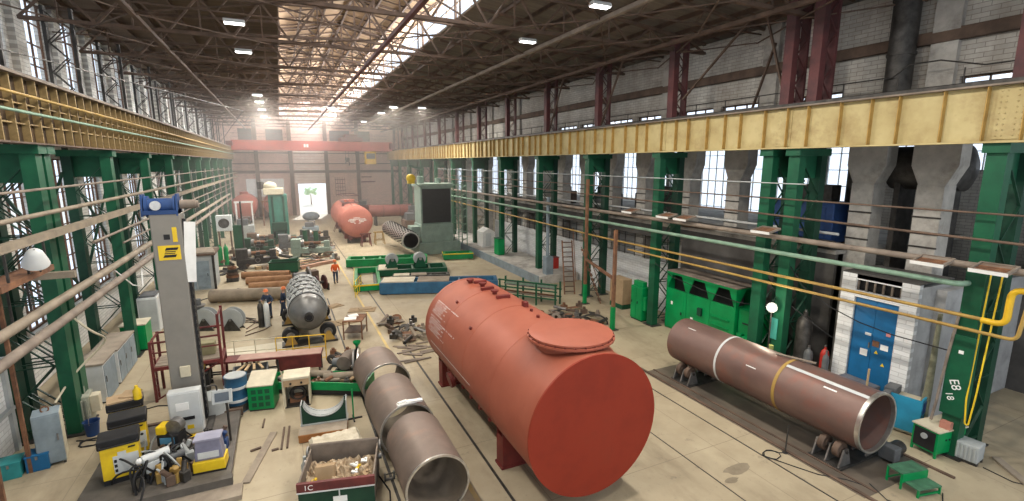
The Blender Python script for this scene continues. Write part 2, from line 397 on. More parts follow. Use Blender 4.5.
# side aisle: outer wall, roof
so = [(3+3.4*k, 6.0+3.4*k, 3.6 if k > 3 else 8.6, 10.6) for k in range(26)]
struct('wall_aisle', wall_y(G(), 31,31.4, -3,93, 0,11.3, so), brick_g)
for a,b_,c,d in so: window((31.2,a,c), 'y', b_-a, d-c, 4, 7 if d-c > 3 else 2, grey)
struct('ceiling_aisle', G().box(21.9,31.4,-3,93,11.0,11.25), dark_plaster)
struct('floor_gallery', G().box(20.6,31,12.2,48,5.25,5.45), concrete)
struct('wall_side', G().box(20.2,31,8.15,8.45,0,4.7), mat('grey rendered wall', (0.46,0.46,0.46), (0.34,0.34,0.34), 0.8, 0.9, dirt=(0.2,0.2,0.2)))
struct('wall_partition', G().box(20.6,20.8,20.8,48,0,3.0), brick_wy)
struct('wall_gallery', G().box(20.62,20.78,12.2,20.8,0,5.25).box(20.62,20.78,20.8,48,4.5,5.25), dark_plaster)
g = G()
for k in range(27): g.box(20.68,20.72,22+k-0.02,22+k+0.02,3.0,4.5)
for z in (3.1,3.5,3.9,4.3): g.box(20.69,20.71,22,48,z-0.015,z+0.015)
struct('trim_mesh', g, steel_dk)
struct('wall_backing', G().box(22.2,22.4,22,48,0,5.25), MATS['grey rendered wall'])
struct('wall_inner', G().box(26,26.3,-3,8.15,0,6), dark_plaster)
# end wall
eo = [(-5.75,-3.7,12.7,14.6),(-1.7,0.9,12.7,14.6),(2.7,7.2,0,5.45),(8.3,11.7,12.8,14.6),(12.9,15.2,12.8,14.6)]
struct('wall_end', wall_x(G(), 92.6,93, -9.9,31.4, 0,19.6, eo), brick_p)
for i,(a,b_,c,d) in enumerate(eo):
    if c > 5: window((a,92.8,c), 'x', b_-a, d-c, 4, 4, iron, glazing=dark_pane)
for i,x in enumerate((-3.35,1.85,7.55,12.85)): struct('trim_pilaster', G().box(x-0.3,x+0.3,92.2,92.6,0,16), iron)
struct('trim_6', G().box(-9.5,21,92.3,92.6,7.3,7.75).box(-9.5,21,92.35,92.6,8.8,8.95).box(-9.5,21,92.4,92.6,10.6,10.75), iron)
# hoarding planks above the gate, white hoarding sheet and window grille
g = G()
for k in range(11): g.box(2.3,7.4,92.5,92.58,5.55+0.51*k,6.0+0.51*k)
struct('door_1', g, mat('bleached gate planks', (0.80,0.72,0.66), (0.66,0.56,0.5), 1, 0.8))
tag(build('wall_sheet', G().box(-5.2,0.5,92.42,92.5,3.4,6.4), white), 'white sheet panel fixed to the end wall beside the open gate', 'panel')
g = G()
for k in range(5): g.box(8.8+0.4*k,8.88+0.4*k,92.5,92.56,3.2,6.5)
for k in range(5): g.box(8.8,10.5,92.49,92.57,3.4+0.65*k,3.52+0.65*k)
tag(build('window_grille', g, maroon_hi), 'red barred grille on the end wall above the far red tank', 'grille')
tag(build('wall_plate', G().box(13.3,15.8,92.5,92.58,5.5,5.75).box(13.3,15.2,92.5,92.58,6.4,6.6), maroon_hi), 'dark red lettered strips on the end wall beside the grille', 'sign')

# ------------------------------------------------------------------ roof
def deck(name, xa, za, xb, zb, m):
    g = G(); g.prism([(xa,za),(xb,zb),(xb,zb+0.15),(xa,za+0.15)], (0,-3,0), (1,0,0), (0,0,1), (0,96,0)); struct(name, g, m)
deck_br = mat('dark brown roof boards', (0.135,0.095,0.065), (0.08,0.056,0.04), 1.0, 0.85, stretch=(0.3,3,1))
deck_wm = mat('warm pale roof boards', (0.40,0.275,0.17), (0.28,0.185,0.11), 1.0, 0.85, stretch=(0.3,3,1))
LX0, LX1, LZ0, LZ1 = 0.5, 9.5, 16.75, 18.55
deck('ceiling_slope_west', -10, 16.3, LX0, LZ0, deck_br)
deck('ceiling_slope_east', LX1, LZ0, 22.2, 15.35, mat('grey lit roof boards', (0.21,0.18,0.15), (0.13,0.11,0.09), 1.0, 0.85, stretch=(0.3,3,1)))  # east boards coloured lighter to stand in for grey light on this slope
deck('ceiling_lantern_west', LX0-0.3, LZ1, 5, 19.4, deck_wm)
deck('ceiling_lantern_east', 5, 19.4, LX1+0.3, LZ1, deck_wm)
def lantern_window(x, sgn):
    nwin[0] += 1
    g = G()
    for k in range(48): g.box(x-0.03,x+0.03,-3+2*k,-2.95+2*k,LZ0+0.1,LZ1)
    g.box(x-0.05,x+0.05,-3,93,LZ0,LZ0+0.12).box(x-0.04,x+0.04,-3,93,17.6,17.66).box(x-0.05,x+0.05,-3,93,LZ1-0.06,LZ1)
    o = build('window_%d' % nwin[0], g, iron_lt); o['kind'] = 'structure'
    build('pane', G().box(x+sgn*0.01-0.004,x+sgn*0.01+0.004,-3,93,LZ0,LZ1), pane, o)
lantern_window(LX0, -1); lantern_window(LX1, 1)
# daylight falling through the two glazed sides of the roof lantern
for k in range(5):
    area('lantern_daylight', (LX1+0.35,7+19*k,17.7), (0,math.radians(-90-0),0), 1.5, 19, 2600 if k < 2 else (5000 if k == 2 else 11000), (1.0,0.95,0.88)).rotation_euler = (0, math.radians(90), 0)
    area('lantern_daylight', (LX0-0.35,7+19*k,17.7), (0,math.radians(-90),0), 1.5, 19, 600 if k < 2 else (1200 if k == 2 else 3200), (1.0,0.95,0.88))

# purlins under the decks
def zroof(x):
    if x <= LX0: return 16.3 + (LZ0-16.3)*(x+10)/(LX0+10)
    if x >= LX1: return LZ0 - (LZ0-15.35)*(x-LX1)/(22.2-LX1)
    return LZ1 + (19.4-LZ1)*(1-abs(x-5)/4.5)
i = 0
for x in [-8.6,-7.1,-5.6,-4.1,-2.6,-1.1, 2.0,3.5,5.0,6.5,8.0, 10.8,12.2,13.6,15.0,16.4,17.8,19.2,20.6]:
    z = zroof(x)
    g = G().box(x-0.05,x+0.05,-3,92.6,z-0.2,z-0.17).box(x-0.015,x+0.015,-3,92.6,z-0.17,z-0.02).box(x-0.05,x+0.05,-3,92.6,z-0.02,z)
    tag(build('roof_purlin', g, iron), 'long brown roof purlin running down the hall just under the roof boards', 'purlin', 'roof purlins')
# short rafters ("teeth") along the eaves over the crane wall
r0 = build('eave_rafter', G().box(0,1.9,-0.06,0.06,-0.2,0), iron)
tag(r0, 'short brown rafter end over the top of the sooty crane wall', 'rafter', 'eave rafters over the crane wall')
first = True
for k in range(77):
    y = 3+1.13*k
    o = r0 if first else r0.copy()
    if not first: COL.objects.link(o)
    first = False
    o.location = (19.6, y, 15.80); o.rotation_euler = (0, 0.104, 0)

# roof trusses
def make_truss():
    t = thing('roof_truss', 'brown lattice roof truss spanning the hall under the roof boards', 'truss', (0,0,0), 0, 'roof trusses')
    xs0, xs1, zb = -9.0, 21.0, 14.75
    build('bottom_chord', G().box(xs0,xs1,-0.09,-0.02,zb-0.07,zb+0.07).box(xs0,xs1,0.02,0.09,zb-0.07,zb+0.07), iron, t)
    g = G()
    for a,b_ in ((-9,LX0),(LX0,5),(5,LX1),(LX1,21)):
        za = (zroof(a) if a not in (LX0,LX1,5) else (16.75 if a != 5 else 17.0))-0.28; zb_ = (zroof(b_) if b_ not in (LX0,LX1,5) else (16.75 if b_ != 5 else 17.0))-0.28
        g.bar((a,0,za),(b_,0,zb_),0.16,0.14)
    build('top_chord', g, iron, t)
    g = G(); n = 12
    def zt(x):
        if x < LX0: return zroof(x)-0.3
        if x > LX1: return zroof(x)-0.3
        return 16.5 + 0.25*(1-abs(x-5)/4.5)
    for k in range(n):
        xa = xs0+(xs1-xs0)*k/n; xb = xs0+(xs1-xs0)*(k+1)/n; xm = (xa+xb)/2
        g.bar((xa,0,zb),(xm,0,zt(xm)),0.09); g.bar((xm,0,zt(xm)),(xb,0,zb),0.09); g.bar((xm,0,zt(xm)),(xm,0,zb),0.06)
    build('web_lattice', g, iron, t)
    g = G()   # lantern frame
    g.bar((LX0+0.1,0,16.5),(LX0+0.1,0,18.5),0.12); g.bar((LX1-0.1,0,16.5),(LX1-0.1,0,18.5),0.12)
    g.bar((LX0,0,18.45),(5,0,19.3),0.12); g.bar((5,0,19.3),(LX1,0,18.45),0.12); g.bar((5,0,16.75),(5,0,19.3),0.1)
    g.bar((LX0+0.1,0,18.4),(2.75,0,16.65),0.08); g.bar((2.75,0,16.65),(5,0,19.2),0.08); g.bar((LX1-0.1,0,18.4),(7.25,0,16.65),0.08); g.bar((7.25,0,16.65),(5,0,19.2),0.08)
    build('lantern_frame', g, iron, t)
    return t
tr = make_truss(); TY = [6.8+6.8*k for k in range(0,13)]
for i, y in enumerate(TY):
    if i == 0: tr.location = (0,y,0)
    else: dup(tr, (0,y,0))
# slim rafters between the trusses
rf = None
for i, y in enumerate(TY[:-1]):
    g = G().bar((-9.5,0,15.95),(LX0,0,16.45),0.12).bar((LX1,0,16.45),(21.2,0,15.2),0.12).box(-9.0,21.0,-0.03,0.03,14.92,14.98)
    for k in range(10):
        x = -8.0+3.1*k; g.bar((x,0,14.95),(x+0.9,0,16.0 if x < LX0 else 15.9),0.045)
    if rf is None: rf = tag(build('roof_rafter', g, iron), 'slim brown rafter with a thin tie between two lattice trusses', 'rafter', 'slim rafters between the trusses'); o = rf
    else: o = rf.copy(); COL.objects.link(o)
    o.location = (0,y+3.4,0)
g = G()
for k in range(54):
    y = -2+1.75*k; g.bar((LX0,y,LZ1-0.06),(5,y,19.34),0.06,0.08).bar((5,y,19.34),(LX1,y,LZ1-0.06),0.06,0.08)
struct('trim_lantern', g, iron)
# long ties and cross braces in the plane of the bottom chords
for x, nm in ((12.0,'pale'), (5.0,'rusty red'), (-4.6,'dull brown'), (17.2,'brown')):
    tag(build('tie_beam', G().box(x-0.09,x+0.09,-3,92.5,14.5,14.66), {'pale':iron_lt,'rusty red':maroon}.get(nm, iron)),
        {'pale':'pale lengthwise tie beam below the trusses between lantern and crane wall','rusty red':'rusty red lengthwise tie beam under the middle of the roof lantern',
         'dull brown':'dull brown lengthwise tie beam under the dark roof by the window side','brown':'brown lengthwise tie beam close to the dark red crane wall shafts'}[nm], 'beam')
b0 = None
for k in range(12):
    for (xa,xb) in ((-9,-4.6),(-4.6,5.0),(5.0,12.0),(12.0,17.2),(17.2,21)):
        ya, yb = 3.6+6.8*k, 10.4+6.8*k
        tag(build('brace_cross', G().bar((0,0,0), (xb-xa,yb-ya,0), 0.05).bar((xb-xa,0,0.03), (0,yb-ya,0.03), 0.05), iron, loc=(xa,ya,14.6)), 'thin crossed brace rods in the level of the truss bottom chords', 'brace', 'crossed roof brace rods')

# ceiling lamps
lamp_glow = glow('lamp diffuser', (1.0,0.98,0.95), 9.0)
def make_lamp():
    t = thing('ceiling_lamp', '', 'ceiling lamp')
    build('lamp_housing', G().prism([(-0.2,0),(0.2,0),(0.12,0.14),(-0.12,0.14)], (-0.38,0,0), (0,1,0), (0,0,1), (0.76,0,0)), grey_lt, t)
    build('diffuser', G().box(-0.35,0.35,-0.14,0.14,-0.03,0), lamp_glow, t)
    build('hanger', G().box(-0.3,0.3,-0.02,0.02,0.14,0.2), iron, t)
    return t
L0 = make_lamp(); first = True
for x, ys in ((-1.2,(9.6,16.6,23.5,29.2,46.7,51.7,59.3,68)), (10.8,(4.0,9.6,15.5,21.2,50.7,57.2,70)), (13.6,(50.3,)), (5.2,(54.1,))):
    for i, y in enumerate(ys):
        t = L0 if first else dup(L0, (0,0,0))
        first = False
        t.location = (x,y,14.5)
        row = {-1.2:'window side row',10.8:'crane wall side row',13.6:'',5.2:''}[x]
        t['label'] = ('%s glowing oblong ceiling lamp from the camera in the %s' % (ORD[i], row)) if row else ('lone glowing oblong ceiling lamp near the far end beside the crane wall row' if x == 13.6 else 'lone glowing oblong ceiling lamp near the far end under the lantern')
        area('lamp_light', (x,y,14.45), (0,0,0), 0.7, 0.26, 640 if y < 40 else 900, (1.0,0.93,0.82))

# bright dusty haze hanging in the far half of the hall
hz = bpy.data.materials.new('dust haze'); hz.use_nodes = True
hn = hz.node_tree; hn.nodes.remove(hn.nodes['Principled BSDF'])
vs_ = hn.nodes.new('ShaderNodeVolumeScatter'); vs_.inputs['Color'].default_value = (1.0,0.93,0.88,1); vs_.inputs['Density'].default_value = 0.0055; vs_.inputs['Anisotropy'].default_value = 0.35
hn.links.new(vs_.outputs[0], hn.nodes['Material Output'].inputs['Volume'])
tag(build('haze', G().box(-9.4,21.1,40,92.1,0.02,15.0), hz), 'faint pale dust haze hanging before the bright gate at the far end', 'haze', None, 'stuff')
# ------------------------------------------------------------------ right-hand steel: columns, crane girder, railing
def make_column(up=None, slim=False):
    up = up or maroon
    t = thing('lattice_column', '', 'column')
    def chord(g, x0, x1, hw, z0, z1):
        g.box(x0,x0+0.03,-hw,hw,z0,z1); g.box(x0+0.03,x1,-hw,-hw+0.03,z0,z1); g.box(x0+0.03,x1,hw-0.03,hw,z0,z1)
        z = z0+1.2
        while z < z1: g.box(x0+0.03,x1-0.05,-hw+0.03,hw-0.03,z,z+0.03); z += 1.6
        return g
    build('front_chord', chord(G(),0,0.38,0.23,0,9.5), green, t)
    build('rear_chord', chord(G(),1.35,1.7,0.22,0,9.5), green_dark, t)
    g = G(); z = 0.4; k = 0
    for s in (-0.2,0.2):
        z = 0.4; k = 0
        while z < 8.6:
            a, b_ = (0.42,1.36) if k%2 == 0 else (1.36,0.42)
            g.bar((a,s,z),(b_,s,z+1.05),0.07,0.03)
            if k%2 == 0: g.bar((0.42,s,z),(1.36,s,z),0.07,0.03)
            z += 1.05; k += 1
    build('lacing_lattice', g, green_dark, t)
    build('bracket', G().box(-0.12,1.8,-0.3,0.3,9.28,9.55).prism([(0.42,8.4),(1.35,8.4),(1.35,9.3),(0.42,9.3)],(0,-0.02,0),(1,0,0),(0,0,1),(0,0.04,0)), green, t)
    build('base_plate', G().box(-0.12,0.55,-0.4,0.4,0,0.05).box(1.2,1.85,-0.35,0.35,0,0.05), steel_dk, t)
    build('upper_shaft', chord(G(),0.62,0.74 if slim else 0.95,0.07 if slim else 0.2,9.55,15.3), up, t)['label'] = 'slim dark upper shaft' if slim else 'dark red upper shaft'
    g = G(); z = 9.7; k = 0
    while z < 14.6:
        for s in (-0.15,0.15):
            a, b_ = (0.95,1.5) if k%2 == 0 else (1.5,0.95)
            g.bar((a,s,z),(b_,s,z+0.6),0.05,0.03)
        z += 0.6; k += 1
    g.box(1.5,1.62,-0.17,0.17,9.55,15.3)
    build('upper_lattice', g, up, t)
    return t
c0 = make_column()
RY = [6.75,12.75,13.9,20.45,27.1,33.9,41.2,48.2,55.2,62.2,69.2,76.2,83.2,89.8]
RD = ['green lattice column beside the light green welding set, with a painted board on its foot',
      'near one of the paired green columns between the hut and the green hopper machine',
      'far one of the paired green columns between the hut and the green hopper machine',
      'green lattice column between the green hopper machine and the small green cabinet',
      'green lattice column behind the brown ladder and the rusty pole',
      'green lattice column by the tall grey post at the end of the raised walkway',
      'green lattice column standing on the raised walkway, second along it from its near end',
      'green lattice column beside the white cubicle on the raised walkway',
      'green lattice column just past the tall boring machine',
      'green lattice column by the dull red cross tube',
      'green lattice column just past the dull red cross tube','green lattice column just past the dull red cross tube','third to last green lattice column on the crane girder side','next to last green lattice column on the crane girder side','last green lattice column on the crane girder side, by the end wall']
for i, y in enumerate(RY):
    c = c0 if i == 0 else dup(c0, (0,0,0))
    c.location = (18.2,y,0); c['label'] = RD[i]

t = thing('crane_girder', 'long cream yellow crane girder with ribs running over the green columns opposite the windows', 'girder', (18.2,0,9.55))
build('web_plate', G().box(-0.02,0.02,1,92.4,0.05,1.55), yellow_girder, t)
build('bottom_flange', G().box(-0.24,0.24,1,92.4,0,0.05), yellow_girder, t)
build('top_flange', G().box(-0.26,0.26,1,92.4,1.55,1.6), iron_lt, t)
build('rail', G().box(-0.05,0.05,1,92.4,1.6,1.72), steel_dk, t)
build('walkway_plate', G().box(0.3,2.9,1,92.4,1.42,1.5), iron, t)
s0 = build('stiffener_rib', G().box(-0.2,-0.02,-0.012,0.012,0.05,1.55), mat('ochre rib paint', (0.44,0.28,0.08), (0.30,0.18,0.05), 2, 0.6), t)
for k in range(88):
    s = s0 if k == 0 else s0.copy()
    if k: COL.objects.link(s); s.parent = t
    s.location = (0,3.1+1.0*k+(0.18 if k%3==0 else 0),0)
for y in (6.6,13.3,20.2,27.1,33.9,41.2,48.2): build('splice_plate', G().box(-0.05,-0.02,y-0.32,y+0.32,0.1,1.5), yellow_girder, t)
g = G()
for y in (6.6,13.3,20.2,27.1):
    for a in (-0.24,-0.12,0.12,0.24):
        for k in range(9): g.ball((-0.055,y+a,0.2+0.15*k),0.022,6,4)
build('rivet', g, yellow_girder, t)

t = thing('walkway_railing', 'dark pipe handrail along the walkway above the cream crane girder', 'railing', (20.35,0,11.05))
build('rail', G().tube([(0,3,1.0),(0,8.2,1.0),(0,9.4,1.35),(0,10.3,1.35),(0,10.8,1.0),(0,60,1.0)],0.025,6).tube([(0,3,0.5),(0,60,0.5)],0.02,6), steel_dk, t)
p0 = build('post', G().cyl((0,0,0),(0,0,1.0),0.025,n=6), steel_dk, t); p0.location = (0,3,0)
for k in range(1,30):
    p = p0.copy(); COL.objects.link(p); p.parent = t; p.location = (0,3+1.9*k,0)

tag(build('exhaust_duct', G().cyl((0,0,0),(0,0,5.2),0.42,n=24).cyl((0,0,1.8),(0,0,1.9),0.46,n=24).cyl((0,0,3.7),(0,0,3.8),0.46,n=24), steel_dk, loc=(20.9,10.9,11.05)),
    'fat dark upright duct rising against the sooty brick above the cream girder', 'duct')
# raking struts of the upper crane wall
RS = [(18.9,19.6,12.2, 19.0,15.9,15.2),(19.0,15.2,15.2,19.0,13.9,11.3),(18.9,6.2,15.3,19.4,4.2,11.4),(20.9,17.2,11.2,20.9,16.1,14.4),(20.9,14.6,11.2,20.9,13.4,14.0),(19.1,24.8,15.2,19.1,27,11.3),(19.1,31.6,15.2,19.1,33.8,11.3)]
for i,(a,b_,c,d,e,f) in enumerate(RS):
    tag(build('strut', G().bar((0,0,0),(d-a,e-b_,f-c),0.11,0.07), maroon if i in (2,) else iron, loc=(a,b_,c)), 'thin raking strut between roof and crane girder, %s along the crane wall from the camera' % ORD[sorted(range(7), key=lambda k: RS[k][1]).index(i)], 'strut')

# concrete pillars of the side aisle
def make_pillar():
    t = thing('concrete_pillar', '', 'pillar')
    build('shaft', G().box(0,0.8,-0.42,0.42,0,8.2), concrete, t)
    g = G().prism([(-0.42,8.2),(0.42,8.2),(0.72,8.9),(0.72,9.9),(0.5,10.2),(0.5,10.9),(-0.5,10.9),(-0.5,10.2),(-0.72,9.9),(-0.72,8.9)], (0.05,0,0), (0,1,0), (0,0,1), (0.7,0,0))
    build('widened_head', g, concrete, t)
    g = G()
    for z in (5.9,6.4,7.0): g.box(-0.03,0,-0.46,0.46,z,z+0.06)
    build('clamp_band', g, steel_dk, t)
    return t
q0 = make_pillar()
for i, y in enumerate([9.6,11.9,18.2,21.6,25.4,28.9,32.2,35.7,39,42.4,45.8,52.6,59.4,66.2]):
    q = q0 if i == 0 else dup(q0,(0,0,0))
    q.location = (21.35,y,0); q['label'] = 'grey concrete pillar with a widened head in the side aisle, %s from the camera' % ORD[i]

# ------------------------------------------------------------------ pipes along the columns
def pipe(name, pts, r, m, label, cat='pipe', n=10, group=None):
    o = V(pts[0])
    return tag(build(name, G().tube([V(p)-o for p in pts], r, n), m, loc=o), label, cat, group)
def bend(pts, rad=0.18, n=5):
    """round the corners of a polyline"""
    pts = [V(p) for p in pts]; out = [pts[0]]
    for i in range(1,len(pts)-1):
        a = (pts[i-1]-pts[i]).normalized(); c = (pts[i+1]-pts[i]).normalized()
        p, q = pts[i]+a*rad, pts[i]+c*rad
        for k in range(n+1):
            s = k/n; out.append((1-s)**2*p + 2*s*(1-s)*pts[i] + s*s*q)
    return out + [pts[-1]]
XP = 17.78
pipe('service_pipe', [(XP,-1,6.12),(XP,62,6.0)], 0.10, iron_lt, 'thick grey brown pipe, topmost of the lagged pipes crossing the green columns')
pipe('service_pipe', bend([(19.0,6.9,5.5),(XP,6.9,5.5),(XP,56,5.28)],0.3), 0.085, green_pale, 'pale green pipe under the thick grey brown one, bending in behind the near column')
pipe('gas_pipe', bend([(XP,-1,5.62),(XP,5.78,5.62),(XP,5.78,4.62),(XP,24.3,4.45),(XP,60,4.75)],0.25), 0.055, yellow_pipe, 'upper yellow gas pipe passing in front of the white hut')
o = pipe('pipe_bend', bend([(XP-0.02,5.1,5.62),(XP-0.02,5.78,5.62),(XP-0.02,5.78,4.6),(XP-0.02,6.3,4.6)],0.25), 0.085, yellow_mid, 'bright yellow swan neck bend in front of the nearest green column', 'pipe bend')
pipe('gas_pipe', bend([(XP-0.05,5.35,6.0),(XP-0.05,5.5,4.25),(XP-0.05,22,4.12)],0.2), 0.05, yellow_pipe, 'lower yellow gas pipe passing in front of the white hut')
pipe('conduit', [(XP+0.1,-1,6.75),(XP+0.1,14,6.95),(XP+0.1,60,7.2)], 0.04, iron, 'thin dark conduit just over the thick grey brown pipe')
pipe('conduit', [(XP+0.15,3,7.6),(XP+0.15,60,7.6)], 0.03, iron, 'thin dark conduit half way up the green columns under the cream girder')
pipe('conduit', [(XP+0.2,12,8.2),(XP+0.2,60,8.3)], 0.025, grey, 'thinnest pale conduit high on the green columns under the cream girder')
pipe('service_pipe', [(20.1,12,5.75),(20.1,48,5.75)], 0.14, steel_dk, 'dark lagged pipe lying along the gallery edge behind the green columns')
pipe('service_pipe', [(20.3,12,6.15),(20.3,48,6.1)], 0.06, grey_lt, 'slim pale pipe above the dark lagged pipe on the gallery edge')
# louvred frames slung on the pipes
def make_louvre():
    t = thing('louvred_frame', '', 'frame')
    build('rim', G().box(-0.34,0.34,-0.42,-0.36,-0.04,0.04).box(-0.34,0.34,0.36,0.42,-0.04,0.04).box(-0.34,-0.29,-0.36,0.36,-0.04,0.04).box(0.29,0.34,-0.36,0.36,-0.04,0.04), iron_lt, t)
    build('white_edge', G().box(-0.36,-0.34,-0.42,0.42,-0.06,0.04), white, t)
    g = G()
    for k in range(4): g.box(-0.22+0.14*k,-0.14+0.14*k,-0.36,0.36,-0.02,0.0)
    build('slat', g, rust, t)
    return t
l0 = make_louvre()
for i,(y,z,lab) in enumerate([(7.55,6.12,'on the thick pipe, just beyond the nearest green column'),(6.15,6.15,'on the thick pipe, at the nearest green column'),(13.2,6.35,'on the thick pipe, at the paired green columns'),(17.6,6.4,'on the thick pipe, above the green hopper machine'),(18.8,6.4,'on the thick pipe, by the column past the hopper'),(21.6,6.4,'on the thick pipe, above the small green cabinet')]):
    l = l0 if i == 0 else dup(l0,(0,0,0))
    l.location = (XP-0.25,y,z); l.rotation_euler = (0,math.radians(-12),0)
    l['label'] = 'white rimmed frame of rusty slats ' + lab.replace('left of','near')
# hanging cables
pipe('hanging_cable', [(18.3,12.6,5.0),(18.4,12,4.2),(18.6,11,3.6),(18.8,10,3.25),(18.9,9,3.1),(18.6,7.1,3.2)], 0.02, black, 'black cable sagging across the blue door of the white hut', 'cable', 6)
pipe('hanging_cable', [(18.2,20.2,3.6),(18.3,19,3.1),(18.5,17,2.8),(18.6,15,2.7),(18.4,13.9,2.9)], 0.018, black, 'black cable sagging across the green hopper machine', 'cable', 6)
pipe('hanging_cable', [(18.3,13.8,4.2),(18.6,12.7,3.3),(18.9,11.6,2.6),(19.0,11,2.3)], 0.02, black, 'black cable sloping from the paired columns down beside the hut', 'cable', 6)
pipe('hose_loop', bend([(18.35,6.47,6.0),(18.12,6.45,2.0),(18.1,6.38,1.25),(18.1,6.30,1.25),(18.12,6.25,2.2),(18.3,6.2,6.0)],0.05), 0.022, yellow, 'long yellow hose hanging in a loop down the nearest green column', 'hose', 6)
pipe('hose', [(18.15,6.95,4.6),(18.1,7.05,3.2),(18.12,7.15,1.6),(18.1,7.2,1.0)], 0.04, iron_lt, 'pale lagged hose hanging down the welding set side of the nearest column', 'hose', 8)

# text helper: lettering cut as flat mesh
def lettering(name, txt, size, m, parent, loc, rot):
    cu = bpy.data.curves.new(name, 'FONT'); cu.body = txt; cu.size = size; cu.extrude = 0.003; cu.align_x = 'CENTER'; cu.align_y = 'CENTER'
    o = bpy.data.objects.new(name, cu); COL.objects.link(o)
    dg = bpy.context.evaluated_depsgraph_get(); me = bpy.data.meshes.new_from_object(o.evaluated_get(dg))
    bpy.data.objects.remove(o); me.materials.clear(); me.materials.append(m)
    o = bpy.data.objects.new(name, me); COL.objects.link(o); o.location = loc; o.rotation_euler = rot
    if parent is not None: o.parent = parent
    return o
t = thing('sign_board', 'dark green board with white painted letters on the foot of the nearest column', 'sign', (18.12,6.75,0))
build('board', G().box(0,0.05,-0.30,0.30,1.35,3.9), green, t, bevel=0.01)
lettering('lettering', 'E8', 0.34, paper, t, (-0.006,0.02,2.35), (math.radians(90),math.radians(68),math.radians(-90)))
lettering('lettering', '18', 0.26, paper, t, (-0.006,0.1,1.95), (math.radians(90),math.radians(68),math.radians(-90)))
build('plate', G().box(-0.01,0,-0.06,0.06,3.35,3.45), paper, t)
t = thing('junction_box', 'small reddish junction box low on the nearest green column', 'box', (18.0,6.8,0.85))
build('body', G().box(0,0.18,-0.14,0.14,0,0.28), mat('faded red box', (0.45,0.2,0.15), (0.35,0.15,0.11),3,0.6), t, bevel=0.01)
build('conduit', G().cyl((0.08,0,-0.7),(0.08,0,0),0.025,n=8), steel_dk, t)
tag(build('lagged_pipe', G().tube([(0,0,0),(0.02,0,0.5),(-0.02,0.02,0.9),(0.03,0,1.5),(0.05,0,2.6),(0.05,0,4.2)],[0.13,0.12,0.14,0.11,0.09,0.06],10), mat('dirty olive cloth',(0.22,0.22,0.15),(0.13,0.13,0.09),6,0.95,bump=0.5), loc=(18.95,7.75,0)), 'olive wrapped upright pipe behind the bright green welding set', 'pipe')

# ------------------------------------------------------------------ green hopper machine
t = thing('hopper_machine', 'large bright green machine with three scalloped hopper openings between green columns', 'machine', (18.85,15.35,0))
HY = [0,1.5,3.05,4.55]; HX = 1.35; HH = 3.2
build('casing', G().box(HX-0.05,HX,0,4.55,0,HH).box(0,HX,0,0.05,0,2.35).box(0,HX,4.5,4.55,0,HH).box(0.03,HX,0.05,4.5,0,0.06).box(0.03,HX,0.05,4.5,2.1,2.14), green_hi, t)
build('interior', G().box(0.5,0.55,0.06,4.49,2.14,HH-0.05), dark_void, t)  # dark sheet standing in for the shade inside the hoppers
for i in range(3):
    a, b_ = HY[i], HY[i+1]
    build('front_panel', G().box(-0.03,0,a+0.01,b_-0.01,0.08,2.3), green_hi, t, bevel=0.008)
    g = G()
    g.prism([(a,2.3),(a+0.1,2.3),(a+0.42,HH-0.12),(a+0.42,HH),(a,HH)], (-0.03,0,0),(0,1,0),(0,0,1),(0.05,0,0))
    g.prism([(b_,2.3),(b_,HH),(b_-0.42,HH),(b_-0.42,HH-0.12),(b_-0.1,2.3)], (-0.03,0,0),(0,1,0),(0,0,1),(0.05,0,0))
    g.box(-0.03,0.02,a+0.42,b_-0.42,HH-0.12,HH)
    build('hopper_rim', g, green_hi, t)
build('side_gusset', G().prism([(0,2.35),(0.12,2.35),(0.6,HH-0.1),(HX,HH-0.1),(HX,HH),(0,HH)],(0,0,0),(1,0,0),(0,0,1),(0,0.05,0)), green_hi, t)
build('top_grating', G().box(-0.05,HX,-0.02,4.57,HH,HH+0.05), iron_lt, t)
d = build('door', G().box(-0.05,-0.03,3.25,4.4,0.15,2.0), green_hi, t, bevel=0.01)
build('handle', G().box(-0.09,-0.05,3.32,3.38,1.0,1.15), black, d)
build('label_plate', G().box(-0.06,-0.05,4.0,4.13,1.42,1.6), paper, t)
build('label_plate', G().box(-0.045,-0.03,2.55,2.7,0.9,1.08), paper, t)
build('control_box', G().box(-0.16,-0.03,1.95,2.2,1.35,1.75), green_dark, t, bevel=0.01)
build('shelf_rib', G().box(-0.1,-0.03,0.3,1.4,1.55,1.6).box(-0.1,-0.03,0.3,1.4,1.15,1.2), green_hi, t)
t = thing('dust_cabinet', 'low bright green cabinet joined to the lamp end of the hopper machine', 'cabinet', (19.0,14.35,0))
build('body', G().box(0,1.1,0,0.95,0.1,2.3), green_hi, t, bevel=0.02)
build('plinth', G().box(0.05,1.05,0.04,0.9,0,0.1), steel_dk, t)
build('terminal_box', G().box(-0.28,0,0.1,0.5,0.5,1.1), green_hi, t, bevel=0.015)
build('terminal_box', G().box(-0.2,0,0.58,0.85,0.6,1.15), green_hi, t, bevel=0.015)
build('handle', G().box(-0.03,0,0.2,0.7,1.62,1.68), black, t)

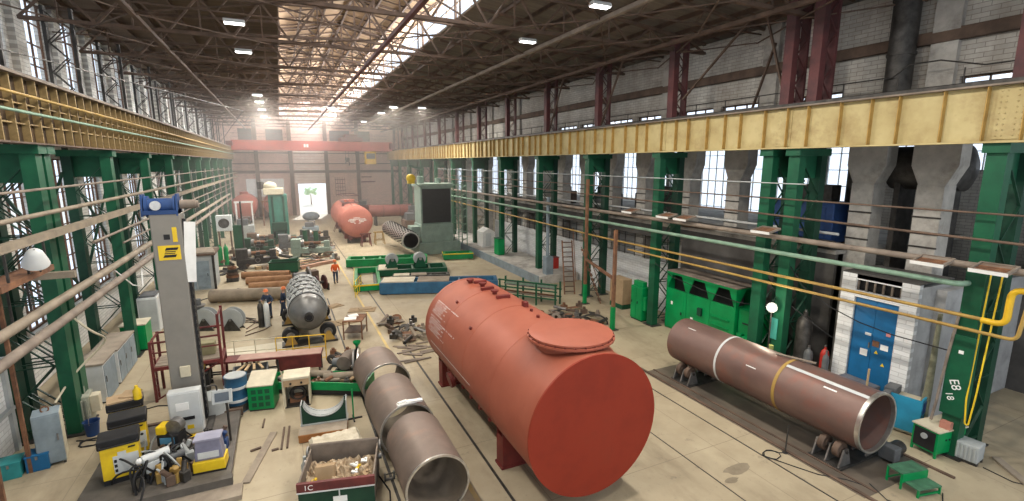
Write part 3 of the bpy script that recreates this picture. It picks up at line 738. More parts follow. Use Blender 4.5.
t = thing('electric_cabinet', 'small bright green switch cabinet on the floor beyond the hopper machine', 'cabinet', (18.1,21.0,0))
build('body', G().box(0,0.55,0,1.0,0.08,2.0), green_hi, t, bevel=0.015)
build('plinth', G().box(0.04,0.5,0.05,0.95,0,0.08), green_dark, t)
for a in (0.05,0.53):
    d = build('door', G().box(-0.02,0,a,a+0.42,0.15,1.92), green_hi, t, bevel=0.006)
    build('handle', G().box(-0.05,-0.02,a+0.32,a+0.36,1.0,1.15), black, d)
build('gauge_panel', G().box(0.1,0.4,0.1,0.9,2.0,2.3), green_hi, t)
build('side_box', G().box(0.05,0.35,-0.22,0,0.7,1.5), green_hi, t, bevel=0.01)

# ------------------------------------------------------------------ white brick hut with the blue door
t = thing('brick_hut', 'white brick hut with a tall blue double door behind the brown pipe', 'hut', (19.1,8.45,0))
g = wall_y(G(), 0,0.2, 0,2.5, 0,4.95, [(0.52,1.98,0,4.8)])
g.box(0,0.2,0.52,1.98,4.1,4.35).box(0,0.2,0.52,1.98,4.75,4.95)
build('front_wall', g, brick_wy, t)
build('side_wall', G().box(0.2,2.2,0,0.2,0,4.85), MATS['grey rendered wall'], t)
build('back_wall', G().box(0.2,2.2,2.3,2.5,0,4.85).box(2.0,2.2,0.2,2.3,0,4.85), brick_wy, t)
build('roof', G().box(0.0,2.2,0.0,2.5,4.95,5.0), dark_plaster, t)
g = G()
for k in range(6): g.box(0.06,0.12,0.52+0.28*k,0.58+0.28*k,4.35,4.75)
build('window_grille', g, iron_lt, t)
build('dark_opening', G().box(0.16,0.18,0.52,1.98,4.35,4.75), dark_void, t)
d = build('door', G().box(0.07,0.12,0.54,1.245,0.05,4.08).box(0.07,0.12,1.255,1.96,0.05,4.08), blue, t, bevel=0.006)
build('sign', G().box(0.055,0.07,1.35,1.6,1.95,2.2), paper, d)
build('sign', G().box(0.055,0.07,0.7,0.95,2.35,2.55), paper, d)
build('sign', G().box(0.055,0.07,1.3,1.5,2.75,2.85), grey_lt, d)
build('hazard_sign', G().prism([(0,0),(0.13,0),(0.065,0.12)],(0.06,1.0,2.15),(0,1,0),(0,0,1),(0.01,0,0)), yellow, d)
build('hazard_sign', G().prism([(0,0),(0.13,0),(0.065,0.12)],(0.06,0.75,1.75),(0,1,0),(0,0,1),(0.01,0,0)), yellow, d)
build('sign', G().box(0.055,0.07,1.0,1.22,2.4,2.62), rust, d)
build('sign', G().box(0.055,0.07,0.68,0.82,2.9,3.05), mat('pink notice', (0.6,0.25,0.25), (0.5,0.2,0.2), 4, 0.8), d)
build('handle', G().box(0.03,0.07,1.3,1.34,2.3,2.5), steel, d)

# dark grey pads stacked under the door
m_pad = mat('slate grey padded cloth', (0.12,0.13,0.16), (0.07,0.075,0.09), 4, 0.85)
for k in range(7):
    tag(build('pad', G().ob((0,0,0.085),(0.8+0.03*(k%3),1.25-0.05*(k%2),0.15),rz=0.04*(k%3-1)), m_pad, loc=(18.4,9.65,0.0+0.172*k), bevel=0.05),
        'slate grey pad in the pile below the blue door, %s from the floor' % (['lowest','second','third','fourth','fifth','sixth','topmost'][k] + (' counted' if 0<k<6 else '')), 'pad')
# grey bench cabinet with a blue louvred flank
t = thing('workshop_cabinet', 'grey cabinet with a slanted cyan blue louvred front beside the pipe end', 'cabinet', (18.35,8.15,0), math.radians(12))
build('body', G().box(0,0.8,-0.5,0.5,0.05,1.15), cream, t, bevel=0.015)
g = G().prism([(-0.55,0.15),(0.5,0.15),(0.5,1.32),(-0.55,1.32)],(0.0,0,0),(0,1,0),(0,0,1),(-0.05,0,0)).ob((0.4,-0.53,0.75),(0.8,0.05,1.2))
build('louvred_front', g, blue_lt, t)
g = G()
for k in range(8): g.box(0.05+0.09*k,0.09+0.09*k,-0.575,-0.555,0.85,1.22)
build('louvre_slat', g, blue_dk, t)
build('machine_head', G().box(0.1,0.7,0.2,0.55,1.15,1.42).box(-0.2,0.1,0.3,0.5,1.2,1.35), grey_dk, t, bevel=0.02)
build('foot', G().box(0.05,0.15,-0.45,-0.35,0,0.05).box(0.05,0.15,0.35,0.45,0,0.05).box(0.65,0.75,-0.45,-0.35,0,0.05).box(0.65,0.75,0.35,0.45,0,0.05), black, t)
t = thing('hand_brush', 'pale wooden handle standing in a bottle on the floor by the slate pads', 'brush', (17.85,9.0,0))
build('bottle', G().lathe((0,0,0),(0,0,1),[(0,0),(0.13,0),(0.13,0.5),(0.05,0.62),(0.05,0.7),(0,0.7)],16), cream, t)
build('handle', G().cyl((0,0,0.7),(0.05,0.02,2.0),0.035,n=8), wood, t)

# ------------------------------------------------------------------ bright green welding set, block, step
t = thing('welding_set', 'bright green welding power set on thin legs at the nearest green column', 'welding set', (17.6,6.75,0), math.radians(-8))
build('body', G().box(0,1.25,0,0.72,0.14,0.86), green_hi, t, bevel=0.012)
build('top_cover', G().box(-0.03,1.28,-0.03,0.75,0.86,0.90), cream, t)
build('front_panel', G().box(-0.012,0,0.06,0.66,0.2,0.8), black, t)
build('dial', G().cyl((-0.05,0.36,0.6),(-0.01,0.36,0.6),0.09), grey, t)
g = G()
for a in (0.35,0.5): g.box(a,a+0.06,-0.015,0,0.55,0.6)
build('vent', g, black, t); build('socket', G().cyl((1.1,-0.03,0.5),(1.1,0,0.5),0.05), black, t)
for x,y in ((0.03,0.03),(1.22,0.03),(0.03,0.69),(1.22,0.69)): build('leg', G().box(x-0.03,x+0.03,y-0.03,y+0.03,0,0.14), green_hi, t)
t = thing('concrete_weight', 'grey ribbed transformer block on the floor at the foot of the nearest column', 'block', (18.25,6.0,0), 0.1)
build('body', G().box(0,0.55,0,0.55,0.08,0.62), grey, t, bevel=0.03)
g = G()
for k in range(5): g.box(-0.03,0,0.05+0.1*k,0.1+0.1*k,0.12,0.55); 
build('rib', g, grey, t); build('skid', G().box(0.02,0.12,0,0.55,0,0.08).box(0.43,0.53,0,0.55,0,0.08), steel_dk, t)
tag(build('plank', G().ob((0,0,0.04),(0.22,2.0,0.06),rz=-0.7), board, loc=(18.7,5.2,0.0)), 'grey plank lying on the floor beside the grey ribbed block', 'plank')
green_tread = mat('scuffed green tread',(0.07,0.19,0.11),(0.04,0.11,0.065),4,0.6)
t = thing('step_stool', 'low green two-level steel step in front of the pipe roller stand', 'step', (14.95,6.0,0), math.radians(-12)); t.scale = (0.9,0.9,0.9)
build('upper_tread', G().box(0,1.0,0.45,0.95,0.5,0.54), green_tread, t)
build('lower_tread', G().box(0.1,1.0,0,0.48,0.24,0.28), green_tread, t)
build('riser', G().box(0,1.0,0.43,0.46,0.24,0.52), green_hi, t)
for x,y,z in ((0.03,0.92,0.5),(0.97,0.92,0.5),(0.03,0.48,0.5),(0.97,0.48,0.5),(0.13,0.03,0.24),(0.97,0.03,0.24)): build('leg', G().box(x-0.025,x+0.025,y-0.025,y+0.025,0,z), green_hi, t)
build('stretcher', G().box(0.1,1.0,0.01,0.05,0.05,0.1), green_hi, t); build('stretcher', G().box(0.0,1.0,0.91,0.95,0.1,0.14), green_hi, t)

# ------------------------------------------------------------------ brown pipe on roller stands
PX, PZ, PR = 15.32, 1.47, 0.93
t = thing('rolled_pipe', 'long brown steel pipe of welded rings lying on roller stands by the hut', 'pipe', (PX,0,PZ))
for i,(a,b_) in enumerate(((7.35,10.0),(10.05,12.45),(12.5,15.0))):
    build('shell_ring', G().hollow((0,a,0),(0,b_,0),PR,PR-0.05,64), pipe_br, t)
build('weld_seam', G().hollow((0,9.97,0),(0,10.08,0),PR+0.012,PR-0.04,64), yellow_pipe, t)['label'] = 'yellow primed ring seam'
build('weld_seam', G().hollow((0,12.43,0),(0,12.52,0),PR+0.012,PR-0.04,64), grey_lt, t)['label'] = 'pale ground ring seam'
build('bevelled_end', G().hollow((0,7.3,0),(0,7.42,0),PR+0.006,PR-0.055,64), steel_lt, t)['label'] = 'bright ground edge of the open end'
def strip(a0,a1,y0,y1,r):
    g = G(); n = 4; vs=[]
    for j in range(2):
        for i in range(n+1):
            an = a0+(a1-a0)*i/n; vs.append((math.cos(an)*r,(y0,y1)[j],math.sin(an)*r))
    g.add(vs,[(i,i+1,n+2+i,n+1+i) for i in range(n)]); return g
build('long_seam', strip(math.radians(112),math.radians(119),7.42,9.97,PR+0.008), grey_lt, t)['label'] = 'pale ground lengthwise seam'
build('chalk_mark', strip(math.radians(128),math.radians(131),8.2,8.6,PR+0.008).add(*(lambda q:(q.v,q.f))(strip(math.radians(150),math.radians(152),10.8,11.2,PR+0.008))).add(*(lambda q:(q.v,q.f))(strip(math.radians(120),math.radians(122),13.9,14.3,PR+0.008))), paper, t)
build('strap', G().ob((0.15,10.05,PR+0.03),(0.14,1.2,0.03),rz=0.35), iron_lt, t)
def make_rollers(powered):
    t = thing('roller_stand', '', 'roller stand')
    build('base_plate', G().box(-1.0,1.0,-0.5,0.5,0,0.06), steel_dk, t, bevel=0.01)
    for s in (-1,1):
        x = s*0.68; z = 0.50
        for y in (-0.22,0.22):
            w_ = build('roller', G().lathe((x,y-0.11,z),(0,1,0),[(0,0),(0.10,0),(0.12,0.02),(0.24,0.02),(0.25,0.04),(0.25,0.18),(0.24,0.20),(0.12,0.20),(0.10,0.22),(0,0.22)],28), iron if s < 0 else steel, t)
        for y in (-0.40,0.0,0.40):
            build('bracket', G().prism([(x-0.28,0.06),(x+0.28,0.06),(x+0.1,0.58),(x-0.1,0.58)],(0,y-0.025,0),(1,0,0),(0,0,1),(0,0.05,0)), steel, t)
        build('axle', G().cyl((x,-0.46,z),(x,0.46,z),0.05,n=12), steel_dk, t)
    if powered:
        build('motor', G().cyl((0.95,-0.75,0.3),(1.5,-0.75,0.3),0.2).box(1.0,1.45,-0.9,-0.6,0.06,0.2), steel_dk, t)
        build('gearbox', G().box(0.75,1.1,-1.0,-0.55,0.06,0.5), grey_dk, t, bevel=0.03)
    return t
ra = make_rollers(True); ra.location = (PX,8.1,0.012); ra['label'] = 'powered roller stand with grey rollers under the open end of the brown pipe'
ra.children[0]  # base
rb = make_rollers(False); rb.location = (PX,14.1,0.012); rb['label'] = 'roller stand under the hopper end of the long brown pipe'
struct('floor_plate', G().box(13.75,17.1,6.6,15.6,0,0.012), mat('oily dark floor plate', (0.10,0.085,0.07), (0.17,0.14,0.11), 0.8, 0.55, 0.3))
struct('trim_7', G().box(13.8,13.9,6.0,16,0.0,0.05).box(16.95,17.05,6.0,16,0.0,0.05).box(14.25,14.32,6.6,15.6,0.0,0.04), iron)
t = thing('welding_rod_stand', 'thin dark upright rod on the floor in front of the brown pipe', 'rod', (13.75,8.95,0))
build('rod', G().cyl((0,0,0),(0.03,0,0.95),0.022,n=8), steel_dk, t); build('foot', G().cyl((0,0,0),(0,0,0.02),0.09,n=12), steel_dk, t)
def coil(cx,cy,R,n,h=0.012,seed=0,r=0.014):
    rnd = random.Random(seed); pts = []
    for k in range(int(n*14)):
        a = 2*PI*k/14; q = R*(1+0.12*rnd.uniform(-1,1)); pts.append((cx+math.cos(a)*q, cy+math.sin(a)*q*0.75, h+0.012*(k%9)/9+0.006*(k/14)))
    return pts
pipe('floor_cable', [(13.8,8.9,0.02)]+coil(13.25,9.05,0.28,1.6,seed=3)+[(13.3,8.4,0.02),(13.6,7.8,0.02),(14.1,7.3,0.02),(14.3,6.9,0.02)], 0.014, black, 'black cable coiled on the floor beside the thin upright rod', 'cable', 6)
pipe('floor_cable', [(14.5,6.9,0.03),(14.2,6.3,0.02),(14.5,5.7,0.02),(15.2,5.5,0.02),(15.9,5.8,0.02)], 0.014, black, 'black cable curling round the low green step', 'cable', 6)
pipe('floor_cable', [(18.4,5.9,0.02),(18.3,5.2,0.02),(18.9,4.4,0.02),(19.4,3.6,0.02)], 0.014, black, 'black cable running out across the floor from the grey ribbed block', 'cable', 6)

# ------------------------------------------------------------------ things in the dark gap between hopper and hut
t = thing('work_lamp', 'glowing round work lamp on a pole between the green hopper and the hut', 'lamp', (17.75,12.75,0))
build('pole', G().cyl((0,0,0),(0,0,3.1),0.03,n=8), steel_dk, t); build('foot', G().cyl((0,0,0),(0,0,0.04),0.22), steel_dk, t)
build('reflector', G().lathe((0,0,3.2),(-0.85,-0.45,0.1),[(0,-0.14),(0.1,-0.12),(0.2,0.02),(0.21,0.04),(0.19,0.04)],20), grey_dk, t)
build('bulb', G().ball((-0.05,-0.026,3.205),0.13), glow('work lamp glow', (1.0,0.93,0.75), 30), t)
pl = bpy.data.lights.new('work_lamp_light','POINT'); pl.energy = 110; pl.color = (1,0.9,0.7); pl.shadow_soft_size = 0.15
po = bpy.data.objects.new('work_lamp_light', pl); COL.objects.link(po); po.location = (17.0,12.4,3.2)
t = thing('pump_unit', 'yellow green pump with motor and pipework under the work lamp', 'pump', (17.45,11.95,0))
build('bed', G().box(-0.35,0.5,-0.5,0.6,0,0.9), steel_dk, t)
m_olive = mat('olive yellow paint',(0.30,0.32,0.10),(0.2,0.21,0.07),3,0.6)
build('motor', G().cyl((0,-0.4,1.15),(0,0.2,1.15),0.26).box(-0.1,0.1,-0.3,0.1,1.35,1.5), m_olive, t)
build('casing', G().ball((0,0.45,1.12),(0.3,0.2,0.3)).cyl((0,0.45,1.3),(0,0.45,1.75),0.09), m_olive, t)
tag(build('small_sign', G().box(0,0.02,0,0.28,0,0.9), mat('teal enamel sign',(0.05,0.3,0.25),(0.04,0.22,0.18),3,0.5), loc=(18.15,12.72,1.75)), 'narrow teal enamel notice under the work lamp by the paired columns', 'sign')
for i,(x,y,r,h,m_,lab) in enumerate([(19.25,11.35,0.16,1.75,red,'red gas cylinder standing against the white hut'),(19.0,11.85,0.17,1.6,grey_dk,'dark grey gas cylinder between the red and the brown cylinders'),(19.1,12.2,0.3,3.0,steel_dk,'tall black iron drum standing beside the paired green columns'),(18.85,11.05,0.12,1.7,grey_dk,'slim grey gas cylinder standing at the corner of the white hut')]):
    t = thing('gas_cylinder', lab, 'gas cylinder', (x,y,0))
    build('bottle', G().lathe((0,0,0),(0,0,1),[(0,0),(r,0),(r,h*0.82),(r*0.8,h*0.9),(r*0.3,h*0.95),(r*0.3,h),(0,h)],20), m_, t)
    build('valve', G().cyl((0,0,h),(0,0,h+0.08),0.03,n=8).cyl((-0.06,0,h+0.06),(0.06,0,h+0.06),0.02,n=8), steel, t)
tag(build('leaning_tyre', G().ring((0,0,0.5),(0.95,0.1,0.25),0.36,0.12), black, loc=(18.55,11.75,0.0)), 'black tyre leaning in front of the dark cylinders', 'tyre')
rnd = random.Random(5)
for k in range(14):
    a = rnd.uniform(0,PI); L_ = rnd.uniform(0.4,1.0)
    x, y = rnd.uniform(17.9,19.4), rnd.uniform(10.9,12.4) if k%2 else rnd.uniform(13.2,14.2)
    tag(build('scrap_bar', G().bar((0,0,0.05),(math.cos(a)*L_*0.6,math.sin(a)*L_*0.6,0.05+rnd.uniform(0.1,0.9)*L_),0.07,0.05), rnd.choice([steel_dk,rust,steel,iron]), loc=(x,y,0)), 'dark scrap bar leaning in the gap between hopper and hut', 'scrap', 'scrap bars between hopper and hut')
# dark plant standing in the side aisle
def block_machine(name, loc, sx, sy, h, m_, label, cat, m2=None, rz=0):
    t = thing(name, label, cat, loc, rz); m2 = m2 or steel_dk
    build('housing', G().box(0,sx,0,sy,0.1,h*0.72), m_, t, bevel=0.03)
    build('plinth', G().box(0.05,sx-0.05,0.05,sy-0.05,0,0.1), steel_dk, t)
    build('top_box', G().box(sx*0.15,sx*0.7,sy*0.1,sy*0.75,h*0.72,h), m2, t, bevel=0.03)
    build('pipe', G().tube(bend([(sx*0.8,sy*0.9,h*0.72),(sx*0.8,sy*0.9,h*1.05),(sx*0.4,sy*0.9,h*1.05),(sx*0.4,sy*0.6,h*1.05)],0.1),0.06), steel, t)
    build('door', G().box(-0.015,0,sy*0.12,sy*0.45,h*0.14,h*0.64), m_, t); build('door', G().box(-0.015,0,sy*0.52,sy*0.88,h*0.14,h*0.64), m_, t)
    return t
block_machine('switch_cabinet', (21.5,13.0,5.45), 1.2,3.0,2.6, blue_dk, 'navy switch cabinet on the gallery behind the paired columns', 'cabinet')
block_machine('furnace_unit', (23.0,24,5.45), 1.8,4.0,2.0, steel_dk, 'sooty furnace unit on the gallery behind the ladder', 'machine')
block_machine('blower_unit', (22.4,30.5,5.45), 1.5,2.2,1.7, grey_dk, 'dark grey blower unit on the gallery, second sooty machine beyond the ladder', 'machine')
block_machine('fan_unit', (22.4,37,5.45), 1.5,2.2,1.5, iron, 'brown fan unit at the far end of the gallery', 'machine')
t = thing('air_receiver', 'fat dark horizontal air vessel up under the aisle roof behind the hut', 'tank', (23.0,9.3,8.8))
build('shell', G().lathe((0,0,0),(0,1,0),[(0,-0.25),(0.5,-0.18),(0.85,0),(0.85,2.3),(0.5,2.48),(0,2.55)],32), steel_dk, t)
build('saddle', G().box(-0.6,0.6,0.3,0.5,-8.8,-0.5).box(-0.6,0.6,1.8,2.0,-8.8,-0.5), steel_dk, t)
tag(build('duct', G().cyl((0,0,0),(0,0,10.9),0.4,n=20), steel_dk, loc=(22.9,13.0,0)), 'thick black flue rising through the aisle beside a grey pillar', 'duct')
tag(build('duct', G().cyl((0,0,0),(0,0,10.9),0.5,n=20), dark_plaster, loc=(24.6,10.9,0)), 'widest dark flue behind the white hut', 'duct')
for k in range(10):
    y = 13.2+3.3*k
    tag(build('sheet_bundle', G().ob((0,0,0.06),(0.9,2.2,0.1),rz=0.1*((k*7)%5-2)).ob((0.1,0.2,0.15),(0.7,1.8,0.08),rz=-0.08*((k*3)%5-2)), [steel_dk,grey,iron,grey_dk][k%4], loc=(21.3 if k%2 else 20.95,y,5.45)), 'flat bundle of sheet metal on the gallery edge, %s from the hut' % ORD[k], 'sheet metal')

# ------------------------------------------------------------------ posts, ladders and boxes by the far columns
for i,(x,y,h,lab) in enumerate([(17.3,25.6,8.0,'rusty upright pole with a green foot beside the brown ladder'),(15.85,20.7,5.5,'rusty upright pole with a green foot standing nearer the red tank')]):
    t = thing('upright_pole', lab, 'pole', (x,y,0))
    build('shaft', G().bar((0,0,1.3),(0,0,h),0.16), rust, t); build('painted_foot', G().bar((0,0,0.03),(0,0,1.3),0.2), green_hi, t)['label'] = 'bright green painted foot'
    build('base_plate', G().box(-0.25,0.25,-0.25,0.25,0,0.03), steel_dk, t)
tag(build('cross_beam', G().bar((0,0,0),(-1.45,-4.9,-0.1),0.14), rust, loc=(17.3,25.6,2.95)), 'rusty beam joining the two upright poles with green feet', 'beam')
t = thing('upright_post', 'tall smooth light grey post at the near end of the raised walkway', 'post', (18.0,31.8,0))
build('shaft', G().cyl((0,0,0),(0,0,6.5),0.13,n=16), blue_gr, t); build('foot_box', G().box(-0.25,0.35,-0.3,0.3,0,2.0), blue_gr, t, bevel=0.02)
def ladder(loc, lab, rz, h=3.6):
    t = thing('ladder', lab, 'ladder', loc, rz)
    for s in (-0.35,0.35): build('stile', G().bar((s,0,0),(s,1.3,h),0.09,0.05), rust, t)
    r = build('rung', G().box(-0.35,0.35,-0.1,0.1,-0.02,0.02), iron, t); n = 11
    for k in range(n):
        q = r if k == 0 else r.copy()
        if k: COL.objects.link(q); q.parent = t
        f = (k+0.6)/n; q.location = (0,1.3*f,h*f)
    build('handrail', G().tube([(0.42,0,0.9),(0.42,1.3,h+0.9)],0.025,6), rust, t)
    return t
ladder((17.6,27.9,0),'rusty stair ladder beside the pole, the one further from the hopper',math.radians(-20))
ladder((18.4,25.4,0),'rusty stair ladder rising to the gallery between pole and green cabinet',math.radians(60))
t = thing('crate', 'tan plywood cupboard on the floor behind the nearer upright pole', 'cupboard', (18.6,23.4,0))
build('body', G().box(0,0.7,0,1.3,0.3,1.9), card, t, bevel=0.02); build('foot_frame', G().box(0.02,0.68,0.02,1.28,0,0.3), green, t)
t = thing('cubicle', 'white cubicle with a sloped top on the raised walkway', 'cubicle', (18.0,45.0,0.62))
build('body', G().prism([(0,0),(1.3,0),(1.3,1.5),(0.65,1.9),(0,1.5)],(0,0,0),(1,0,0),(0,0,1),(0,1.6,0)), white, t); build('door', G().box(0.3,0.9,-0.02,0,0.1,1.4), grey_lt, t)
t = thing('green_cabinet', 'green cabinet at the foot of the third column on the raised walkway', 'cabinet', (17.6,40.2,0.62))
build('body', G().box(0,0.6,0,1.0,0.05,1.5), green_hi, t, bevel=0.02); build('lid', G().box(-0.03,0.63,-0.03,1.03,1.5,1.56), green, t); build('plinth', G().box(0.03,0.57,0.03,0.97,0,0.05), steel_dk, t)
t = thing('red_crate', 'small red box on the raised walkway by the tall grey post', 'box', (19.2,33.1,0.62))
build('body', G().box(0,0.6,0,0.6,0.0,0.9), red, t, bevel=0.02); build('lid', G().box(-0.03,0.63,-0.03,0.63,0.9,0.95), maroon_hi, t)
# ------------------------------------------------------------------ window side: columns, girder, pipes
LX = -6.7
LYS = [13.4,20.05,20.7,27.4,34.2,41.0,47.8,54.6,61.4,68.2,75,81.8,88.6]
LD = ['green lattice column beside the whitewashed low wall, first on the window side','green lattice column behind the grey blue locker, near one of a close pair on the window side',
      'far one of the close pair of green columns behind the grey blue locker','green lattice column by the grey benches, third stand along the window side',
      'fourth stand of green columns along the window side, past the benches','fifth stand of green columns along the window side, by the grey site cabin',
      'sixth stand of green columns along the window side, past the site cabin','seventh stand of green columns along the window side','eighth stand of green columns along the window side',
      'ninth stand of green columns along the window side','tenth stand of green columns along the window side','next to last green column along the window side','last green column along the window side, near the end wall']
for i, y in enumerate(LYS):
    c = make_column(steel_dk, True) if i == 0 else dup(cl, (0,0,0))
    if i == 0: cl = c
    c.location = (LX,y,0); c.rotation_euler = (0,0,PI); c['label'] = LD[i]
t = thing('crane_girder', 'grimy ochre crane girder with a grid of ribs along the window side', 'girder', (LX-0.05,0,9.55))
build('web_plate', G().box(-0.02,0.02,1,92.4,0.05,1.9), ochre_web, t)
build('bottom_flange', G().box(-0.24,0.26,1,92.4,0,0.05), iron, t)
build('top_flange', G().box(-0.5,0.3,1,92.4,1.9,1.98), iron_lt, t)
build('rail', G().box(-0.05,0.05,1,92.4,1.98,2.1), steel_dk, t)
build('longitudinal_rib', G().box(0.02,0.14,1,92.4,0.55,0.59).box(0.02,0.14,1,92.4,1.12,1.16), ochre, t)
s0 = build('stiffener_rib', G().box(0.02,0.2,-0.03,0.03,0.05,1.9), ochre, t)
for k in range(98):
    s = s0 if k == 0 else s0.copy()
    if k: COL.objects.link(s); s.parent = t
    s.location = (0,12+0.82*k,0)
XL = -6.3
pipe('conduit', [(XL-0.1,5,10.9),(XL-0.1,92,10.9)], 0.045, yellow_pipe, 'yellow conduit running along the face of the ochre girder')
pipe('conduit', [(XL-0.1,5,10.42),(XL-0.1,92,10.42)], 0.045, green_pale, 'pale green conduit running along the face of the ochre girder')
pipe('service_pipe', [(XL,5,8.25),(XL,90,8.25)], 0.04, iron_lt, 'thin pale pipe, topmost across the green columns on the window side')
pipe('service_pipe', [(XL,5,7.55),(XL,90,7.55)], 0.07, tan_pipe, 'tan pipe second from the top across the columns on the window side')
tag(build('cable_tray', G().box(-0.12,0.12,-12,73,-0.1,0.1), tan_pipe, loc=(XL,17,6.92)), 'square tan cable tray across the columns on the window side', 'cable tray')
pipe('service_pipe', [(XL,5,4.92),(XL,75,4.92)], 0.13, tan_pipe, 'upper one of two thick tan pipes low along the window side')
pipe('service_pipe', [(XL+0.1,5,4.35),(XL+0.1,75,4.35)], 0.13, iron_lt, 'lower one of two thick tan pipes low along the window side')
pipe('service_pipe', [(XL+0.05,22,6.2),(XL+0.05,90,6.2)], 0.05, iron_lt, 'slim grey pipe between the tan cable tray and the thick tan pipes')
pipe('service_pipe', [(XL-0.05,26,5.6),(XL-0.05,90,5.6)], 0.04, iron_lt, 'slim pale pipe just above the thick tan pipes on the window side')
pipe('hanging_hose', bend([(XL,19.2,4.3),(XL+0.3,19.6,3.6),(XL+0.5,20.5,3.0),(XL-0.5,20.2,2.0),(XL-0.8,19.4,1.4)],0.4), 0.035, cream, 'cream hose hanging from the thick tan pipes to the low wall', 'hose', 6)
pipe('hanging_hose', [(XL,24,4.8),(XL+0.3,25,3.9),(XL+0.3,26.5,3.5),(XL,28,4.2)], 0.025, white, 'white hose drooping under the thick tan pipes past the first stand', 'hose', 6)
pipe('hanging_hose', [(XL,31,5.6),(XL+0.3,32,4.3),(XL+0.3,33.5,4.0),(XL,35,4.8)], 0.025, white, 'white hose drooping under the thick tan pipes by the fourth stand', 'hose', 6)
for i in range(12):
    y = [16.5,24.2,30.8,37.6,44.4,51.2,58,64.8,71.5,78.4,85.2,90.5][i]
    g = G().bar((-0.5,-3,1.2),(-0.5,3,6.2),0.1,0.06).bar((-0.5,3,1.2),(-0.5,-3,6.2),0.1,0.06)
    tag(build('cross_brace', g, green_dark, loc=(-7.9,y,2.4)), 'dark green cross brace between columns on the window side, %s bay from the camera' % ORD[i], 'brace')
# bracket shelf with the flood lamp
t = thing('bracket_shelf', 'rusty plank shelf bracketed off the first window side column pipes', 'shelf', (-6.5,15.2,5.75))
build('plank', G().box(-0.25,0.35,0,3.0,0.2,0.36), rust, t)
for y in (0.5,1.6,2.7): build('bracket', G().bar((0.3,y,0.2),(0.3,y,1.1),0.05).bar((-0.2,y,0.2),(-0.2,y,-0.9),0.05), steel_dk, t)
build('rail', G().tube([(0.3,0,1.1),(0.3,3.0,1.1)],0.03,6), tan_pipe, t)
t = thing('flood_lamp', 'unlit pale glass dome lamp on the rusty plank shelf', 'lamp', (-6.05,16.85,6.3))
build('dome', G().lathe((0,0,0.05),(0.2,-0.5,0.85),[(0.02,0.5),(0.1,0.48),(0.17,0.4),(0.27,0.1),(0.29,0.02),(0.27,0)],24), grey_lt, t)
build('bracket', G().tube([(0,0.2,-0.2),(0,0.12,0.2),(0,0.05,0.42)],0.025,6), steel_dk, t)
tag(build('beam_stub', G().box(-0.6,0.6,-0.1,0.1,0,0.2), tan_pipe, loc=(-6.6,19.2,5.5)), 'tan stub beam poking out at the close pair of columns', 'beam')
t = thing('scaffold_rack', 'rusty upright frame behind the bracket shelf by the windows', 'frame', (-7.3,17.8,0))
build('post', G().bar((0,0,0),(0,0,6.0),0.09), rust, t); build('post', G().bar((0,-1.6,0),(0,-1.6,6.0),0.09), rust, t)
build('crossbar', G().bar((0,-1.6,4.4),(0,0,4.4),0.07).bar((0,-1.6,3.6),(0,0,3.6),0.07).bar((0,-1.6,5.4),(0,0,5.4),0.07), steel_dk, t)

# low whitewashed wall by the near edge
struct('wall_low', wall_y(G(), -8.5,-8.25, 12,19.6, 0,3.1, [(14.2,16.2,1.5,2.7),(17.3,19.0,1.5,2.7)]), brick_wy)
window((-8.38,14.2,1.5),'y',2.0,1.2,3,2,grey_lt); window((-8.38,17.3,1.5),'y',1.7,1.2,3,2,grey_lt)
struct('trim_8', G().box(-8.25,-8.12,12,19.6,1.35,1.47).box(-8.25,-8.15,16.5,16.65,0,3.1).box(-8.25,-8.15,19.4,19.6,0,3.1), grey)

# cabinets along the window side
t = thing('locker', 'upright grey blue locker with a pale door edge by the close pair of columns', 'locker', (-7.15,17.85,0), math.radians(14))
build('body', G().box(0,0.62,0,0.62,0.08,1.65), blue_gr, t, bevel=0.012)
build('side_panel', G().box(0.62,0.64,0.02,0.6,0.1,1.63), cream, t)
build('door', G().box(0.02,0.6,-0.02,0,0.12,1.6), blue_gr, t, bevel=0.008)
build('handle', G().box(0.5,0.54,-0.05,-0.02,0.8,1.0), steel, t)
build('lifting_ring', G().ring((0.3,0.3,1.72),(0,1,0),0.09,0.02,16,6), rust, t)
for x in (0.04,0.58):
    for y in (0.04,0.58): build('foot', G().box(x-0.03,x+0.03,y-0.03,y+0.03,0,0.08), steel_dk, t)
def chest(name, loc, sx, sy, h, m_, lab, cat, rz=0, lid=None):
    t = thing(name, lab, cat, loc, rz)
    build('body', G().box(0,sx,0,sy,0.0,h*0.9), m_, t, bevel=0.015); build('lid', G().box(-0.015,sx+0.015,-0.015,sx*0+sy+0.015,h*0.9,h), lid or m_, t, bevel=0.01)
    build('latch', G().box(sx*0.45,sx*0.55,-0.03,0,h*0.72,h*0.92), steel, t)
    return t
chest('tool_chest', (-7.95,17.55,0), 0.5,0.55,0.5, mat('teal paint',(0.03,0.25,0.26),(0.02,0.18,0.19),2,0.5), 'small teal chest on the floor at the low wall, beside the blue one', 'chest', 0.15)
chest('tool_chest', (-7.4,17.75,0), 0.52,0.5,0.52, blue, 'small blue chest on the floor between teal chest and grey blue locker', 'chest', 0.12)
tag(build('board_scrap', G().ob((0,0,0.03),(0.8,0.5,0.05),rz=0.3), card, loc=(-7.5,18.6,0.0)), 'brown board lying behind the teal and blue chests', 'board')
t = thing('transformer', 'pale olive transformer with cooling fins beside the grey blue locker', 'transformer', (-7.2,20.1,0), 0.1)
m_pol = mat('pale olive enamel',(0.36,0.37,0.30),(0.25,0.26,0.21),2,0.55)
build('tank', G().box(0,0.7,0,0.75,0.12,1.15), m_pol, t, bevel=0.04)
g = G()
